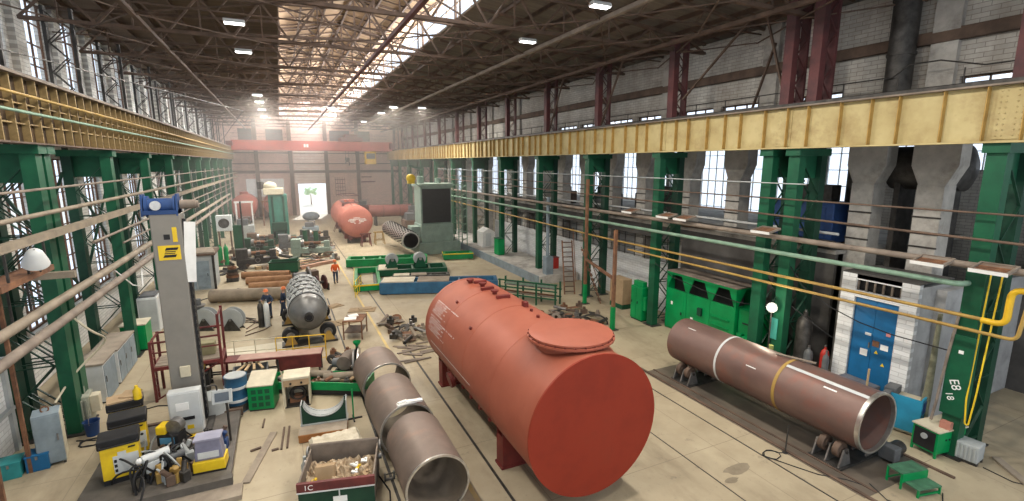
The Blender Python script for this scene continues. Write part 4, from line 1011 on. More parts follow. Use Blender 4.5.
for k in range(6): g.box(0.05+0.11*k,0.10+0.11*k,-0.1,0,0.25,1.05)
build('cooling_rib', g, m_pol, t); build('bushing', G().cyl((0.2,0.4,1.15),(0.2,0.4,1.45),0.07).cyl((0.5,0.4,1.15),(0.5,0.4,1.4),0.06), m_pol, t); build('terminal_box', G().box(0.7,0.95,0.1,0.5,0.5,1.1), cream, t, bevel=0.02); build('skid', G().box(0,0.7,0.05,0.15,0,0.12).box(0,0.7,0.6,0.7,0,0.12), steel_dk, t)
t = thing('bucket', 'navy blue bucket on the floor by the olive transformer', 'bucket', (-6.35,19.6,0))
build('body', G().lathe((0,0,0),(0,0,1),[(0,0.01),(0.17,0),(0.22,0.5),(0.24,0.5),(0.2,0.48),(0.16,0.03),(0,0.03)],20), blue_dk, t); build('handle', G().ring((0,0,0.5),(1,0,0),0.22,0.01,14,5,0,PI), steel, t)
pipe('floor_cable', [(-6.7,19.3,0.02)]+coil(-6.2,19.0,0.35,2.3,seed=8), 0.02, black, 'black cable coiled on the floor in front of the navy bucket', 'cable', 6)
def bench(loc, sx, sy, h, lab, top=board, rz=0):
    t = thing('cabinet_bench', lab, 'bench', loc, rz)
    build('carcass', G().box(0.03,sx-0.03,0.03,sy-0.03,0.06,h-0.08), grey_lt, t, bevel=0.01); build('worktop', G().box(0,sx,0,sy,h-0.08,h), top, t, bevel=0.01)
    n = max(1,int(sy/0.8))
    for k in range(n):
        a = 0.06+(sy-0.12)*k/n; d = build('door', G().box(sx-0.03,sx-0.01,a+0.02,a+(sy-0.12)/n-0.02,0.1,h-0.14), blue_gr, t); build('handle', G().box(sx-0.01,sx+0.02,a+0.1,a+0.13,h*0.5,h*0.65), steel, d)
    build('plinth', G().box(0.06,sx-0.08,0.06,sy-0.06,0,0.06), steel_dk, t)
    return t
bench((-7.5,22.1,0),0.95,1.5,1.6,'nearer tall grey blue cabinet bench with a dusty top along the window side')
bench((-7.5,23.9,0),0.95,2.6,1.5,'longer grey blue cabinet bench with a dusty top, behind the nearer tall one')
t = thing('green_locker', 'squat bright green locker with a pale top past the grey blue benches', 'locker', (-7.45,27.9,0))
build('body', G().box(0,1.0,0,1.1,0.08,1.3), green_hi, t, bevel=0.015); build('top', G().box(-0.03,1.03,-0.03,1.13,1.3,1.36), cream, t); build('door', G().box(0.06,0.94,-0.02,0,0.14,1.22), green_hi, t); build('foot', G().box(0.03,0.97,0.03,1.07,0,0.08), black, t)
t = thing('control_cubicle', 'pale grey control cubicle just past the squat green locker', 'cubicle', (-7.4,31.0,0))
build('body', G().box(0,0.9,0,1.4,0,1.9), grey_lt, t, bevel=0.02); build('door', G().box(0.05,0.85,-0.02,0,0.1,1.8), grey, t); build('top_vent', G().box(0.1,0.8,0.1,1.3,1.9,2.0), grey_dk, t)
t = thing('control_cubicle', 'taller pale grey cubicle between the green locker and the grey site cabin', 'cubicle', (-7.6,36.2,0))
build('body', G().box(0,1.2,0,1.2,0,2.2), grey_lt, t, bevel=0.02); build('door', G().box(0.05,1.15,-0.02,0,0.1,2.1), blue_gr, t); build('top_vent', G().box(0.1,1.1,0.1,1.1,2.2,2.3), grey_dk, t)
t = thing('hydrant', 'small red hydrant pump on the floor before the grey site cabin', 'hydrant', (-6.1,35.4,0))
build('body', G().lathe((0,0,0),(0,0,1),[(0,0),(0.25,0),(0.25,0.1),(0.16,0.15),(0.16,0.65),(0.22,0.7),(0.1,0.9),(0,0.92)],18), red, t); build('outlet', G().cyl((-0.35,0,0.5),(0.35,0,0.5),0.09), red, t)
# site cabin
t = thing('site_cabin', 'weathered grey two-door cabin with timber piled on its roof by the window side', 'cabin', (-7.1,40.2,0))
build('walls', G().box(0,2.3,0,2.6,0,2.5), grey, t); build('roof', G().box(-0.15,2.45,-0.15,2.75,2.5,2.62), iron, t)
for a in (0.35,1.2): d = build('door', G().box(a,a+0.8,-0.04,0,0.1,2.1), blue_gr, t); build('handle', G().box(a+0.65,a+0.7,-0.07,-0.04,1.0,1.2), black, d)
build('corner_post', G().box(-0.05,0.12,-0.05,0.1,0,2.5).box(2.2,2.35,-0.05,0.1,0,2.5), steel_dk, t)
for k in range(6): tag(build('timber_plank', G().ob((0,0,0.05),(2.5-0.15*k,0.35,0.09),rz=0.06*((k*5)%3-1)), board, loc=(-5.95,40.5+0.42*k,2.62)), 'grey plank on the roof of the grey site cabin, %s row from its front' % ORD[k], 'plank')
t = thing('box_fan', 'white box with a round dark fan mouth near the far window side columns', 'fan', (-6.3,57.5,0))
build('housing', G().box(0,1.4,0,0.9,2.1,3.7), grey_lt, t, bevel=0.03); build('mouth', G().lathe((0.7,-0.03,2.9),(0,1,0),[(0.5,0.03),(0.5,0),(0.38,0),(0.36,0.03),(0.15,0.02),(0,0.0)],28), steel_dk, t); build('stand', G().box(0.1,0.25,0.1,0.25,0,2.1).box(1.15,1.3,0.1,0.25,0,2.1), iron, t)
t = thing('green_screen', 'upright green steel panel with a pipe at its side near the far red tank', 'panel', (-4.35,51.5,0))
build('panel', G().box(0,0.75,0,0.3,0.3,3.3), green, t, bevel=0.02); build('pipe', G().tube(bend([(0.8,0,5.5),(0.8,0,0.9),(1.6,0,0.4)],0.3),0.07), steel_dk, t); build('base', G().box(-0.1,0.85,-0.2,0.5,0,0.3), steel_dk, t)
for i,x in enumerate((-5.35,-4.9)):
    t = thing('gas_cylinder', 'green gas cylinder in front of the upright green panel, %s' % ('window side one of the pair' if i == 0 else 'tank side one of the pair'), 'gas cylinder', (x,49.6,0))
    build('bottle', G().lathe((0,0,0),(0,0,1),[(0,0),(0.19,0),(0.19,1.5),(0.15,1.65),(0.06,1.72),(0.06,1.85),(0,1.85)],16), green_hi, t); build('valve', G().cyl((0,0,1.85),(0,0,1.95),0.04,n=8), steel, t)

# ------------------------------------------------------------------ welding mast and its carriage
t = thing('welding_mast', 'tall stone grey welding column with a yellow maker plate and blue hoist on top', 'welding column', (-3.25,18.05,0.32))
mw, md, mh = 0.40, 0.33, 7.15
build('column', G().box(-mw,mw,-md,md,0.05,mh), grey_mast, t, bevel=0.03)
build('foot_flange', G().box(-0.6,0.6,-0.5,0.5,0,0.06), steel_dk, t)
build('rack', G().box(mw,mw+0.07,-0.2,-0.05,0.3,mh-0.2).box(mw,mw+0.06,0.05,0.2,0.3,mh-0.2), steel_dk, t)
pl_ = build('maker_plate', G().box(-0.27,0.3,-md-0.012,-md,5.75,6.2), yellow, t)
g = G()
for z in (5.86,6.0): pass
# angular monogram: two slanted bars joined like a stepped S
g.prism([(-0.16,5.83),(0.16,5.83),(0.20,5.91),(-0.12,5.91)],(0,-md-0.018,0),(1,0,0),(0,0,1),(0,0.006,0))
g.prism([(-0.10,6.05),(0.22,6.05),(0.26,6.13),(-0.06,6.13)],(0,-md-0.018,0),(1,0,0),(0,0,1),(0,0.006,0))
g.prism([(-0.12,5.94),(0.15,5.94),(0.16,5.965),(-0.11,5.965)],(0,-md-0.018,0),(1,0,0),(0,0,1),(0,0.006,0))
g.prism([(-0.10,5.995),(0.17,5.995),(0.18,6.02),(-0.09,6.02)],(0,-md-0.018,0),(1,0,0),(0,0,1),(0,0.006,0))
build('logo', g, black, pl_)
build('tall_plate', G().box(0.14,0.26,-md-0.01,-md,6.3,6.75), yellow, t)
build('square_hole', G().box(-0.09,0.07,-md-0.008,-md,6.38,6.54), black, t)
build('paper_sheet', G().ob((mw+0.14,-md+0.02,5.95),(0.3,0.02,1.9),ry=0.08), paper, t)
h_ = build('hoist_drum', G().cyl((-0.42,0,7.38),(0.22,0,7.38),0.24,n=24).cyl((-0.5,0,7.38),(-0.42,0,7.38),0.32,n=24).cyl((0.22,0,7.38),(0.28,0,7.38),0.32,n=24), blue_dk, t)
build('hoist_frame', G().box(-0.55,0.35,-0.34,0.34,mh,mh+0.12).prism([(-0.34,7.1),(0.34,7.1),(0.2,7.75),(-0.2,7.75)],(-0.58,0,0),(0,1,0),(0,0,1),(0.05,0,0)).prism([(-0.34,7.1),(0.34,7.1),(0.2,7.75),(-0.2,7.75)],(0.3,0,0),(0,1,0),(0,0,1),(0.05,0,0)), blue_dk, t)
build('hoist_motor', G().cyl((0.38,0.0,7.42),(0.80,0.0,7.42),0.14).cyl((0.80,0,7.42),(0.86,0,7.42),0.11), iron_lt, t)
build('bearing_cap', G().cyl((-0.2,-0.36,7.42),(-0.2,-0.3,7.42),0.14), steel_lt, t)
build('service_box', G().box(-0.1,0.18,-md-0.1,-md,1.95,2.3), cream, t, bevel=0.015)
g = G().box(mw+0.04,mw+0.08,-md+0.03,-md+0.05,0.4,7.0)
for k in range(28): g.box(mw+0.02,mw+0.1,-md+0.02,-md+0.06,0.4+0.24*k,0.52+0.24*k)
build('cable_chain', g, black, t)
t = thing('carriage', 'dark steel rail carriage under the welding column and its power sources', 'carriage', (-3.5,16.5,0))
build('deck', G().box(-1.95,1.6,-1.9,2.2,0.18,0.32), deck_steel, t, bevel=0.02); build('side_beam', G().box(-2.05,1.65,-2.1,-1.9,0.1,0.36), deck_steel, t); build('side_beam', G().box(-2.05,1.65,2.2,2.35,0.1,0.36), iron, t)
for x in (-1.6,1.5):
    for y in (-1.4,1.7): build('wheel', G().cyl((x-0.07,y,0.16),(x+0.07,y,0.16),0.155,n=20), steel, t)
build('step_plate', G().box(-2.3,1.9,-2.7,-2.1,0.0,0.14), board, t)
def power_source(loc, rz, lab, cardboard=False):
    t = thing('welding_power_source', lab, 'power source', loc, rz)
    build('case', G().box(-0.42,0.42,0,0.6,0.14,1.06), yellow, t, bevel=0.02)
    build('top_cover', G().box(-0.46,0.46,-0.03,0.62,1.06,1.32), black, t, bevel=0.03)
    build('base', G().box(-0.42,0.42,0.0,0.6,0,0.14), black, t)
    build('front_plate', G().prism([(-0.16,0.28),(0.40,0.28),(0.40,0.80),(0.14,0.80),(0.14,0.90),(-0.05,0.90),(-0.05,0.80),(-0.16,0.80)],(0,-0.012,0),(1,0,0),(0,0,1),(0,0.012,0)), grey_lt, t)
    g = G()
    for k in range(3): g.box(-0.14,-0.08,-0.03,-0.012,0.34+0.14*k,0.42+0.14*k)
    build('socket', g, black, t)
    build('maker_mark', G().prism([(0.18,0.95),(0.34,0.95),(0.36,1.0),(0.20,1.0)],(0,-0.008,0),(1,0,0),(0,0,1),(0,0.008,0)), black, t)
    build('handle', G().tube(bend([(-0.4,-0.02,1.15),(-0.4,-0.12,1.15),(0.4,-0.12,1.15),(0.4,-0.02,1.15)],0.05),0.018,6), black, t)
    if cardboard: build('dial', G().cyl((0.3,-0.02,0.7),(0.3,0,0.7),0.04), black, t)
    return t
power_source((-4.55,15.55,0.32), math.radians(10), 'yellow welding power source at the front of the carriage, with a grey front plate')
power_source((-4.62,16.75,0.32), math.radians(10), 'yellow welding power source right behind the front one on the carriage', True)
power_source((-4.95,17.95,0.32), math.radians(10), 'rearmost yellow welding power source, with cardboard on top')
tag(build('cardboard_sheet', G().ob((0,0,0.03),(0.9,0.6,0.05),rz=0.25).ob((0.15,0.05,0.1),(0.5,0.4,0.04),rz=-0.3,rx=0.15), card, loc=(-5.0,18.25,1.64)), 'crumpled cardboard lying on the rearmost yellow power source', 'cardboard')
tag(build('yellow_bottle', G().lathe((0,0,0),(0,0,1),[(0,0),(0.11,0),(0.11,0.3),(0.05,0.38),(0.05,0.44),(0,0.44)],14), yellow, loc=(-4.62,18.05,1.64)), 'yellow can standing on the rearmost power source by the cardboard', 'can')
t = thing('control_cabinet', 'pale grey control cabinet hung low on the front of the welding column', 'cabinet', (-3.25,17.1,0.55))
build('body', G().box(-0.42,0.45,0,0.35,0,1.45), grey_lt, t, bevel=0.02); build('door', G().box(-0.38,0.41,-0.02,0,0.05,1.4), grey_lt, t, bevel=0.008)
build('sticker', G().box(-0.22,0.12,-0.03,-0.02,0.85,1.1), paper, t); build('sticker', G().box(0.02,0.2,-0.03,-0.02,0.2,0.33), yellow, t); build('handle', G().box(-0.1,0.25,-0.05,-0.02,0.52,0.62), black, t); build('bracket', G().box(-0.3,0.3,0.35,0.62,0.2,1.2), steel_dk, t)
t = thing('yellow_plinth', 'yellow box plinth on the carriage under the pale grey control cabinet', 'plinth', (-3.25,16.95,0.32))
build('body', G().box(-0.45,0.4,0,0.6,0,0.22), yellow, t, bevel=0.02); build('skid', G().box(-0.5,0.45,-0.05,0.05,0,0.05), black, t)
t = thing('flux_unit', 'purple grey flux unit on a yellow base at the front of the carriage', 'flux unit', (-2.45,15.0,0.32), math.radians(-4))
build('base', G().box(-0.4,0.4,0,0.55,0,0.34), yellow, t, bevel=0.02); build('hopper', G().prism([(-0.36,0.34),(0.36,0.34),(0.3,0.95),(-0.3,0.95)],(0,0.08,0),(1,0,0),(0,0,1),(0,0.4,0)), mat('purple grey enamel',(0.24,0.24,0.33),(0.17,0.17,0.24),2,0.45), t, bevel=0.02)
build('lid', G().box(-0.34,0.34,0.04,0.52,0.95,1.0), mat('violet grey lid',(0.33,0.33,0.42),(0.26,0.26,0.34),2,0.4), t); build('sight_glass', G().box(-0.26,0.26,0.05,0.09,0.42,0.6), grey_lt, t); build('skirt', G().box(-0.42,0.42,-0.02,0.57,0,0.05), black, t)
t = thing('operator_panel', 'grey operator panel with a dark screen on a post beside the control cabinet', 'panel', (-2.05,16.6,0.32))
build('post', G().tube(bend([(0,0,0),(0,0,1.3),(-0.05,-0.15,1.5)],0.15),0.035,8), steel_dk, t)
build('head', G().ob((-0.08,-0.2,1.6),(0.55,0.12,0.42),rx=-0.4), grey, t, bevel=0.02); build('screen', G().ob((-0.08,-0.265,1.625),(0.38,0.02,0.26),rx=-0.4), screen, t); build('button', G().ob((-0.2,-0.255,1.44),(0.2,0.03,0.04),rx=-0.4), red, t)
t = thing('wire_feeder', 'yellow and black wire feeder with a small blue screen amid the cables', 'wire feeder', (-3.6,16.2,0.75), math.radians(-20))
build('body', G().box(-0.3,0.3,0,0.45,0,0.35), black, t, bevel=0.03); build('screen', G().box(-0.2,0.2,-0.015,0,0.08,0.28), mat('blue screen',(0.1,0.3,0.5),(0.08,0.24,0.42),3,0.2), t); build('cover', G().box(-0.32,-0.05,0.02,0.43,0.35,0.6), yellow, t, bevel=0.03); build('spool', G().cyl((0.15,0.1,0.55),(0.15,0.35,0.55),0.22,n=24), steel, t); build('stand', G().box(-0.25,-0.2,0.1,0.15,-0.43,0).box(0.2,0.25,0.1,0.15,-0.43,0).box(-0.25,-0.2,0.35,0.4,-0.43,0).box(0.2,0.25,0.35,0.4,-0.43,0), steel_dk, t)
t = thing('weld_torch_unit', 'pale grey welding head with brass nozzle lying over the carriage deck', 'welding head', (-3.75,15.35,0.6), 0.5)
build('body', G().box(-0.25,0.25,-0.12,0.12,0,0.3).cyl((-0.3,0,0.4),(0.35,0,0.4),0.12), grey_lt, t, bevel=0.02); build('motor', G().cyl((0.3,0,0.15),(0.7,0,0.15),0.11), grey_dk, t); build('nozzle', G().cyl((-0.15,0,0),(-0.15,0,-0.25),0.06,0.03), yellow_pipe, t); build('knob', G().ball((-0.35,0,0.4),0.09), white, t)
rnd = random.Random(11)
for k in range(28):
    x0, y0 = -3.9+rnd.uniform(-0.3,0.9), 15.6+rnd.uniform(-0.7,1.0); pts = []
    x1, y1 = x0+rnd.uniform(-0.9,0.9), y0+rnd.uniform(-0.7,0.7); zt = rnd.uniform(0.6,1.3)
    for i in range(9):
        f = i/8; pts.append((x0+(x1-x0)*f+0.12*math.sin(5*f+k), y0+(y1-y0)*f+0.12*math.cos(4*f+k), 0.36+zt*4*f*(1-f)*0.6))
    pipe('welding_cable', pts, 0.028, black if k%3 else grey, 'cable looping over the carriage deck between power sources and control cabinet', 'cable', 6, 'welding cables on the carriage')
for k in range(26):
    x, y = -4.1+rnd.uniform(0,2.0), 14.8+rnd.uniform(0,2.1)
    tag(build('machine_block', G().ob((0,0,0.15),(0.2+rnd.random()*0.25,0.2,0.3),rz=rnd.uniform(0,3)).cyl((0,0,0.25),(rnd.uniform(-.2,.2),rnd.uniform(-.2,.2),0.5),0.07), rnd.choice([steel,grey,steel_dk,steel_dk,rust,yellow_pipe,iron,blue_dk]), loc=(x,y,0.32), bevel=0.015), 'small grey fitting lying among the cables on the carriage deck', 'fitting', 'fittings on the carriage deck')
t = thing('pump_can', 'grey can with hose connections behind the control cabinet', 'can', (-2.7,19.0,0))
build('body', G().lathe((0,0,0),(0,0,1),[(0,0),(0.42,0),(0.42,0.9),(0.3,1.0),(0,1.02)],22), grey, t); build('pipe', G().tube(bend([(0.1,0,1.0),(0.1,0,1.3),(-0.8,-0.2,1.3),(-1.2,-0.2,1.1)],0.15),0.03,6), steel_dk, t)
blue_drum = mat('deep blue drum paint',(0.02,0.10,0.20),(0.012,0.06,0.12),2,0.5)
t = thing('oil_drum', 'blue oil drum with two pale bands behind the operator panel', 'drum', (-2.05,19.45,0))
build('body', G().lathe((0,0,0),(0,0,1),[(0,0),(0.38,0),(0.39,0.03),(0.37,0.05),(0.37,0.45),(0.39,0.48),(0.37,0.51),(0.37,0.9),(0.39,0.93),(0.37,0.96),(0.37,1.32),(0.39,1.35),(0.36,1.33),(0,1.32)],28), blue_drum, t)
g = G()
for z in (0.42,0.9): g.hollow((0,0,z),(0,0,z+0.09),0.396,0.37,28)
build('pale_band', g, grey_lt, t); build('lid', G().cyl((0,0,1.33),(0,0,1.37),0.35), grey, t); build('dark_foot', G().hollow((0,0,0.02),(0,0,0.3),0.385,0.36,28), steel_dk, t)

# ------------------------------------------------------------------ dark red scaffold platform behind the mast
t = thing('work_platform', 'dark red tubular work platform with boards behind the welding column', 'platform', (-4.9,21.4,0))
m_sc = maroon_hi
for x,y,h in ((0,0,2.4),(0,1.3,2.4),(2.25,0,3.2),(2.25,1.3,3.2)): build('post', G().bar((x,y,0),(x,y,h),0.09), m_sc, t)
build('rail', G().bar((0,0,2.35),(2.25,0,2.35),0.06).bar((0,1.3,2.35),(2.25,1.3,2.35),0.06).bar((0,0,2.35),(0,1.3,2.35),0.06).bar((2.25,0,3.1),(2.25,1.3,3.1),0.06).bar((0,0,1.95),(2.25,0,1.95),0.05), m_sc, t)
build('deck_frame', G().box(0,2.25,-0.05,0.05,1.25,1.37).box(0,2.25,1.25,1.35,1.25,1.37).box(-0.05,0.05,0,1.3,1.25,1.37).box(2.2,2.3,0,1.3,1.25,1.37), m_sc, t)
g = G()
for k in range(4): g.box(0.05,2.2,0.06+0.3*k,0.33+0.3*k,1.37,1.41)
build('deck_plank', g, board, t)
g = G()
for k in range(8): g.bar((-0.02,0.0,0.25+0.28*k),(0.0,0.45,0.25+0.28*k),0.04)
g.bar((0,0.45,0),(0,0.45,2.4),0.06); build('ladder_frame', g, m_sc, t)
build('diagonal_brace', G().bar((0.05,0,0.1),(2.2,0,1.25),0.05).bar((2.25,0.05,0.1),(2.25,1.25,1.25),0.05), m_sc, t)
t = thing('tool_trolley', 'olive and white machine box standing on the dark red work platform', 'box', (-4.4,21.9,1.41))
build('body', G().box(0,0.8,0,0.5,0,0.35), white, t, bevel=0.02); build('cover', G().box(0.8,1.5,0,0.5,0,0.5), mat('olive drab',(0.25,0.23,0.13),(0.18,0.16,0.09),2,0.6), t, bevel=0.02)
t = thing('generator', 'black and yellow engine set under the dark red work platform', 'engine', (-4.2,21.7,0))
build('engine', G().box(0,1.0,0,0.7,0.15,0.7).cyl((0.2,0.35,0.7),(0.8,0.35,0.7),0.2), black, t, bevel=0.03); build('fuel_tank', G().ball((0.3,0.3,1.0),(0.35,0.25,0.14)), yellow, t); build('frame', G().box(-0.05,1.05,-0.05,0.0,0,0.15).box(-0.05,1.05,0.7,0.75,0,0.15), steel_dk, t); build('air_filter', G().cyl((0.75,0.2,0.9),(0.75,0.5,0.9),0.12), yellow, t)
t = thing('plank_crate', 'low grey crate of pale timber offcuts beside the dark red work platform', 'crate', (-2.35,21.0,0))
build('box', wall_x(G(),0,0.05,0,1.3,0,0.7,[]).box(0,1.3,1.0,1.05,0,0.7).box(0,0.05,0.05,1.0,0,0.7).box(1.25,1.3,0.05,1.0,0,0.7).box(0.05,1.25,0.05,1.0,0,0.05), grey_dk, t)
for k in range(4): tag(build('timber_offcut', G().ob((0,0,0.5),(0.1,1.5,0.05),rx=-0.18,rz=0.12*(k-1.5)), wood, loc=(-2.0+0.22*k,21.6,0.28)), 'pale timber offcut leaning in the low grey crate', 'timber', 'timber in the low grey crate')
def wheel_reel(loc, lab):
    t = thing('cable_reel', lab, 'reel', loc, math.radians(-20))
    build('drum', G().cyl((0,-0.18,0.62),(0,0.18,0.62),0.35,n=24), grey_dk, t)
    for y in (-0.2,0.18): build('flange', G().lathe((0,y,0.62),(0,1,0),[(0.06,0),(0.62,0),(0.62,0.03),(0.06,0.03)],30,True), grey, t)
    build('stand', G().prism([(-0.5,0),(0.5,0),(0.06,0.68),(-0.06,0.68)],(0,-0.28,0),(1,0,0),(0,0,1),(0,0.04,0)).prism([(-0.5,0),(0.5,0),(0.06,0.68),(-0.06,0.68)],(0,0.24,0),(1,0,0),(0,0,1),(0,0.04,0)), steel_dk, t)
    build('hub', G().cyl((0,-0.3,0.62),(0,0.3,0.62),0.06,n=12), steel, t)
    return t
wheel_reel((-4.25,30.2,0),'grey flanged cable reel standing on the floor nearer the window side')
wheel_reel((-2.95,29.6,0),'grey flanged cable reel standing on the floor nearer the two men')
t = thing('hose_post', 'grey stump pump by the cable reels in front of the long tan tube', 'pump', (-4.95,33.0,0))
build('body', G().cyl((0,0,0),(0,0,0.7),0.28).cyl((0,0,0.7),(0,0,1.1),0.15), grey_dk, t); build('flange', G().cyl((0,0,0.68),(0,0,0.74),0.36), steel, t)
for k in range(6):
    pipe('floor_hose', [(-4.2+0.5*k,31.5-0.25*k,0.03),(-2.8+0.35*k,31.9-0.5*k,0.03),(-1.9+0.1*k,31.0-0.45*k,0.03),(-2.3,29.6-0.3*k,0.03)][:3+k%2], 0.025, iron if k%2 else black, 'dark hose trailing over the floor between the cable reels and the two men', 'hose', 6, 'hoses on the floor by the two men')
# ------------------------------------------------------------------ red tank
TX, TZ, TR = 6.80, 2.38, 1.89
T0, T1 = 9.45, 18.7
t = thing('storage_tank', 'huge red oxide primed horizontal tank with a capped manhole, lying on saddles mid floor', 'tank', (TX,0,TZ))
prof = [(TR,0.0),(TR,T1-T0)]
for k in range(1,9):
    a = PI/2*k/8; prof.append((TR*math.cos(a), T1-T0+0.75*math.sin(a)))
build('shell', G().lathe((0,T0,0),(0,1,0),prof,72), primer, t)
build('flat_end', G().lathe((0,T0-0.03,0),(0,1,0),[(0,0),(TR+0.035,0),(TR+0.035,0.06),(TR,0.06)],72), primer_end, t)['label'] = 'deep red flat end plate'
for y in (11.9,14.2,16.4,18.55):
    build('weld_seam', G().hollow((0,y,0),(0,y+0.03,0),TR+0.006,TR-0.02,72), primer, t)
# manhole
mh_ = build('manhole', G().lathe((0.10,10.85,0),(0,0,1),[(0.98,0.9),(0.98,TR+0.05),(1.2,TR+0.05),(1.2,TR+0.11),(0,TR+0.11)],56), primer, t)
build('lid', G().lathe((0.10,10.85,TR+0.13),(0,0,1),[(0,0),(1.15,0),(1.15,0.05),(0.6,0.10),(0,0.11)],56), primer, mh_)
build('reinforcing_collar', G().lathe((0.10,10.85,0),(0,0,1),[(1.36,1.2),(1.3,1.36),(1.18,1.52),(0.98,1.7)],56), primer, mh_)
g = G()
for k in range(28):
    a = 2*PI*k/28; g.cyl((0.10+1.17*math.cos(a),10.85+1.17*math.sin(a),TR+0.02),(0.10+1.17*math.cos(a),10.85+1.17*math.sin(a),TR+0.15),0.022,n=6)
build('bolt', g, primer_dk, mh_)
build('lifting_eye', G().ring((0.35,9.98,TR+0.12),(1,0,0.3),0.07,0.02,12,5), primer_dk, t)
def at(an, r): return (math.cos(an)*r, math.sin(an)*r)
def saddle(y, lab=None):
    g = G(); pts = [(-1.45,-TZ+0.02),(1.45,-TZ+0.02),(1.45,-1.35)]
    for k in range(13):
        a = math.radians(-40-100*k/12); pts.append((TR*1.005*math.cos(a)*1.0, TR*1.005*math.sin(a)))
    pts.append((-1.45,-1.35))
    g.prism(pts,(0,y-0.03,0),(1,0,0),(0,0,1),(0,0.06,0))
    g.prism([(p[0],p[1]) for p in pts],(0,y+0.37,0),(1,0,0),(0,0,1),(0,0.06,0))
    g.box(-1.5,1.5,y-0.06,y+0.46,-TZ+0.0,-TZ+0.06)
    for x in (-1.42,-0.7,0,0.7,1.4): g.box(x-0.03,x+0.03,y+0.03,y+0.37,-TZ+0.06,-TZ+0.5 if abs(x)<1 else -1.36)
    return build('saddle', g, primer_dk, t)
saddle(12.0); saddle(18.0)
for k,y in enumerate((12.6,13.4,14.2,15.0,15.8,16.6)):
    build('bracket', G().box(-1.62,-1.42,y,y+0.12,-1.12,-0.92), primer_dk, t)
sn = build('side_nozzle', G().lathe((-1.1,16.6,-1.35),(-1,0,-0.25),[(0.18,0),(0.18,0.45),(0.30,0.45),(0.30,0.52),(0,0.52)],24).lathe((-1.1,16.6,-1.35),(-1,0,-0.25),[(0.30,0.36),(0.30,0.44),(0.18,0.44)],24), primer_dk, t)
NZ = [(17.9,96,0),(17.7,86,1),(17.1,90,0),(16.6,90,1),(15.9,90,0),(15.3,88,1),(14.1,80,2),(13.5,82,3),(12.8,86,3),(16.7,128,3),(14.5,140,3),(11.9,100,4)]
for y,an,kd in NZ:
    an = math.radians(an); d = V((math.cos(an),0,math.sin(an))); o = d*(TR-0.02)+V((0,y,0))
    if kd == 0: g = G().lathe(o,d,[(0.09,0),(0.09,0.12),(0.15,0.12),(0.15,0.18),(0,0.18)],18)
    elif kd == 1: g = G().ob(o+d*0.06,(0.5,0.16,0.12))
    elif kd == 2: g = G().ob(o+d*0.08,(0.16,0.2,0.22))
    elif kd == 3: g = G().lathe(o,d,[(0.055,0),(0.055,0.1),(0,0.1)],12)
    else: g = G().ob(o+d*0.05,(0.12,0.26,0.08))
    build('nozzle', g, primer_dk, t)
# white stencilled text block: unreadable lines of small strokes wrapped on the shell
rnd = random.Random(3)
def surf(y, an, r=TR+0.006): return (math.cos(an)*r, y, math.sin(an)*r)
g = G()
for row in range(15):
    an0 = math.radians(139+2.4*row+(2 if row>6 else 0)); hgt = math.radians(1.25)
    big = row in (0,8)
    y = 18.2; y_end = {0:15.9,1:17.0,2:16.9,3:17.2,4:16.9,5:17.3,6:16.6}.get(row, 15.4 if row==8 else rnd.uniform(16.2,17.2))
    while y > y_end:
        wd = rnd.uniform(0.05,0.11)
        if rnd.random() > 0.14:
            kind = rnd.randrange(3)
            def q(ya,yb,aa,ab):
                vs = [surf(ya,aa),surf(yb,aa),surf(yb,ab),surf(ya,ab)]; g.add(vs,[(0,1,2,3)])
            q(y,y-0.03,an0,an0+hgt)
            if kind != 1: q(y,y-wd,an0,an0+hgt*0.25)
            if kind != 0: q(y-wd,y-wd+0.022,an0,an0+hgt)
            if kind == 2: q(y,y-wd,an0+hgt*0.75,an0+hgt)
        y -= wd+0.035
build('lettering', g, paper, t)
build('lettering', G().add([surf(18.0,math.radians(189)),surf(13.6,math.radians(189)),surf(13.6,math.radians(190)),surf(18.0,math.radians(190))],[(0,1,2,3)]), paper, t)['label'] = 'long white datum line'

# ------------------------------------------------------------------ three grey pipes in a line
for i,(x,y0,y1,r,rz,lab) in enumerate([(3.05,10.85,13.3,0.84,0.0,'nearest of three short grey brown pipe rings lying end to end by the yellow line'),
      (2.98,13.75,16.25,0.86,0.03,'middle one of three short grey brown pipe rings, with torn paper on its rim'),
      (2.98,17.0,18.9,0.88,0.05,'last of three short grey brown pipe rings, nearest the green scrap trays')]):
    t = thing('pipe_ring', lab, 'pipe', (x,y0,r+0.06), rz)
    build('shell', G().hollow((0,0.04,0),(0,y1-y0,0),r,r-0.045,64), pipe_gr, t)
    build('ground_edge', G().hollow((0,0,0),(0,0.05,0),r+0.004,r-0.05,64), steel_lt, t)['label'] = 'bright ground edge'
    build('lit_bore_skin', G().lathe((0,0.06,0),(0,1,0),[(r-0.052,0),(r-0.052,y1-y0-0.1)],64), mat('painted lit pipe bore',(0.27,0.22,0.165),(0.17,0.135,0.10),1,0.6), t)  # extra skin, coloured lighter to stand in for light inside the bore
    for yy in (0.4,(y1-y0)-0.5):
        build('chock', G().prism([(-0.55,-r-0.06),(-0.2,-r-0.06),(-0.33,-r+0.05),(-0.55,-r+0.17)],(0,yy,0),(1,0,0),(0,0,1),(0,0.12,0)).prism([(0.55,-r-0.06),(0.55,-r+0.17),(0.33,-r+0.05),(0.2,-r-0.06)],(0,yy,0),(1,0,0),(0,0,1),(0,0.12,0)), wood, t)
tag(build('torn_paper', G().ob((0,0,0.02),(0.75,0.16,0.05),rz=0.1).ob((0.15,-0.03,0.06),(0.5,0.1,0.06),rz=-0.15,rx=0.2).ob((-0.2,0.02,0.05),(0.3,0.1,0.08),rz=0.3), paper, loc=(3.05,13.85,1.765)), 'torn white paper draped on the rim of the middle grey pipe ring', 'paper')
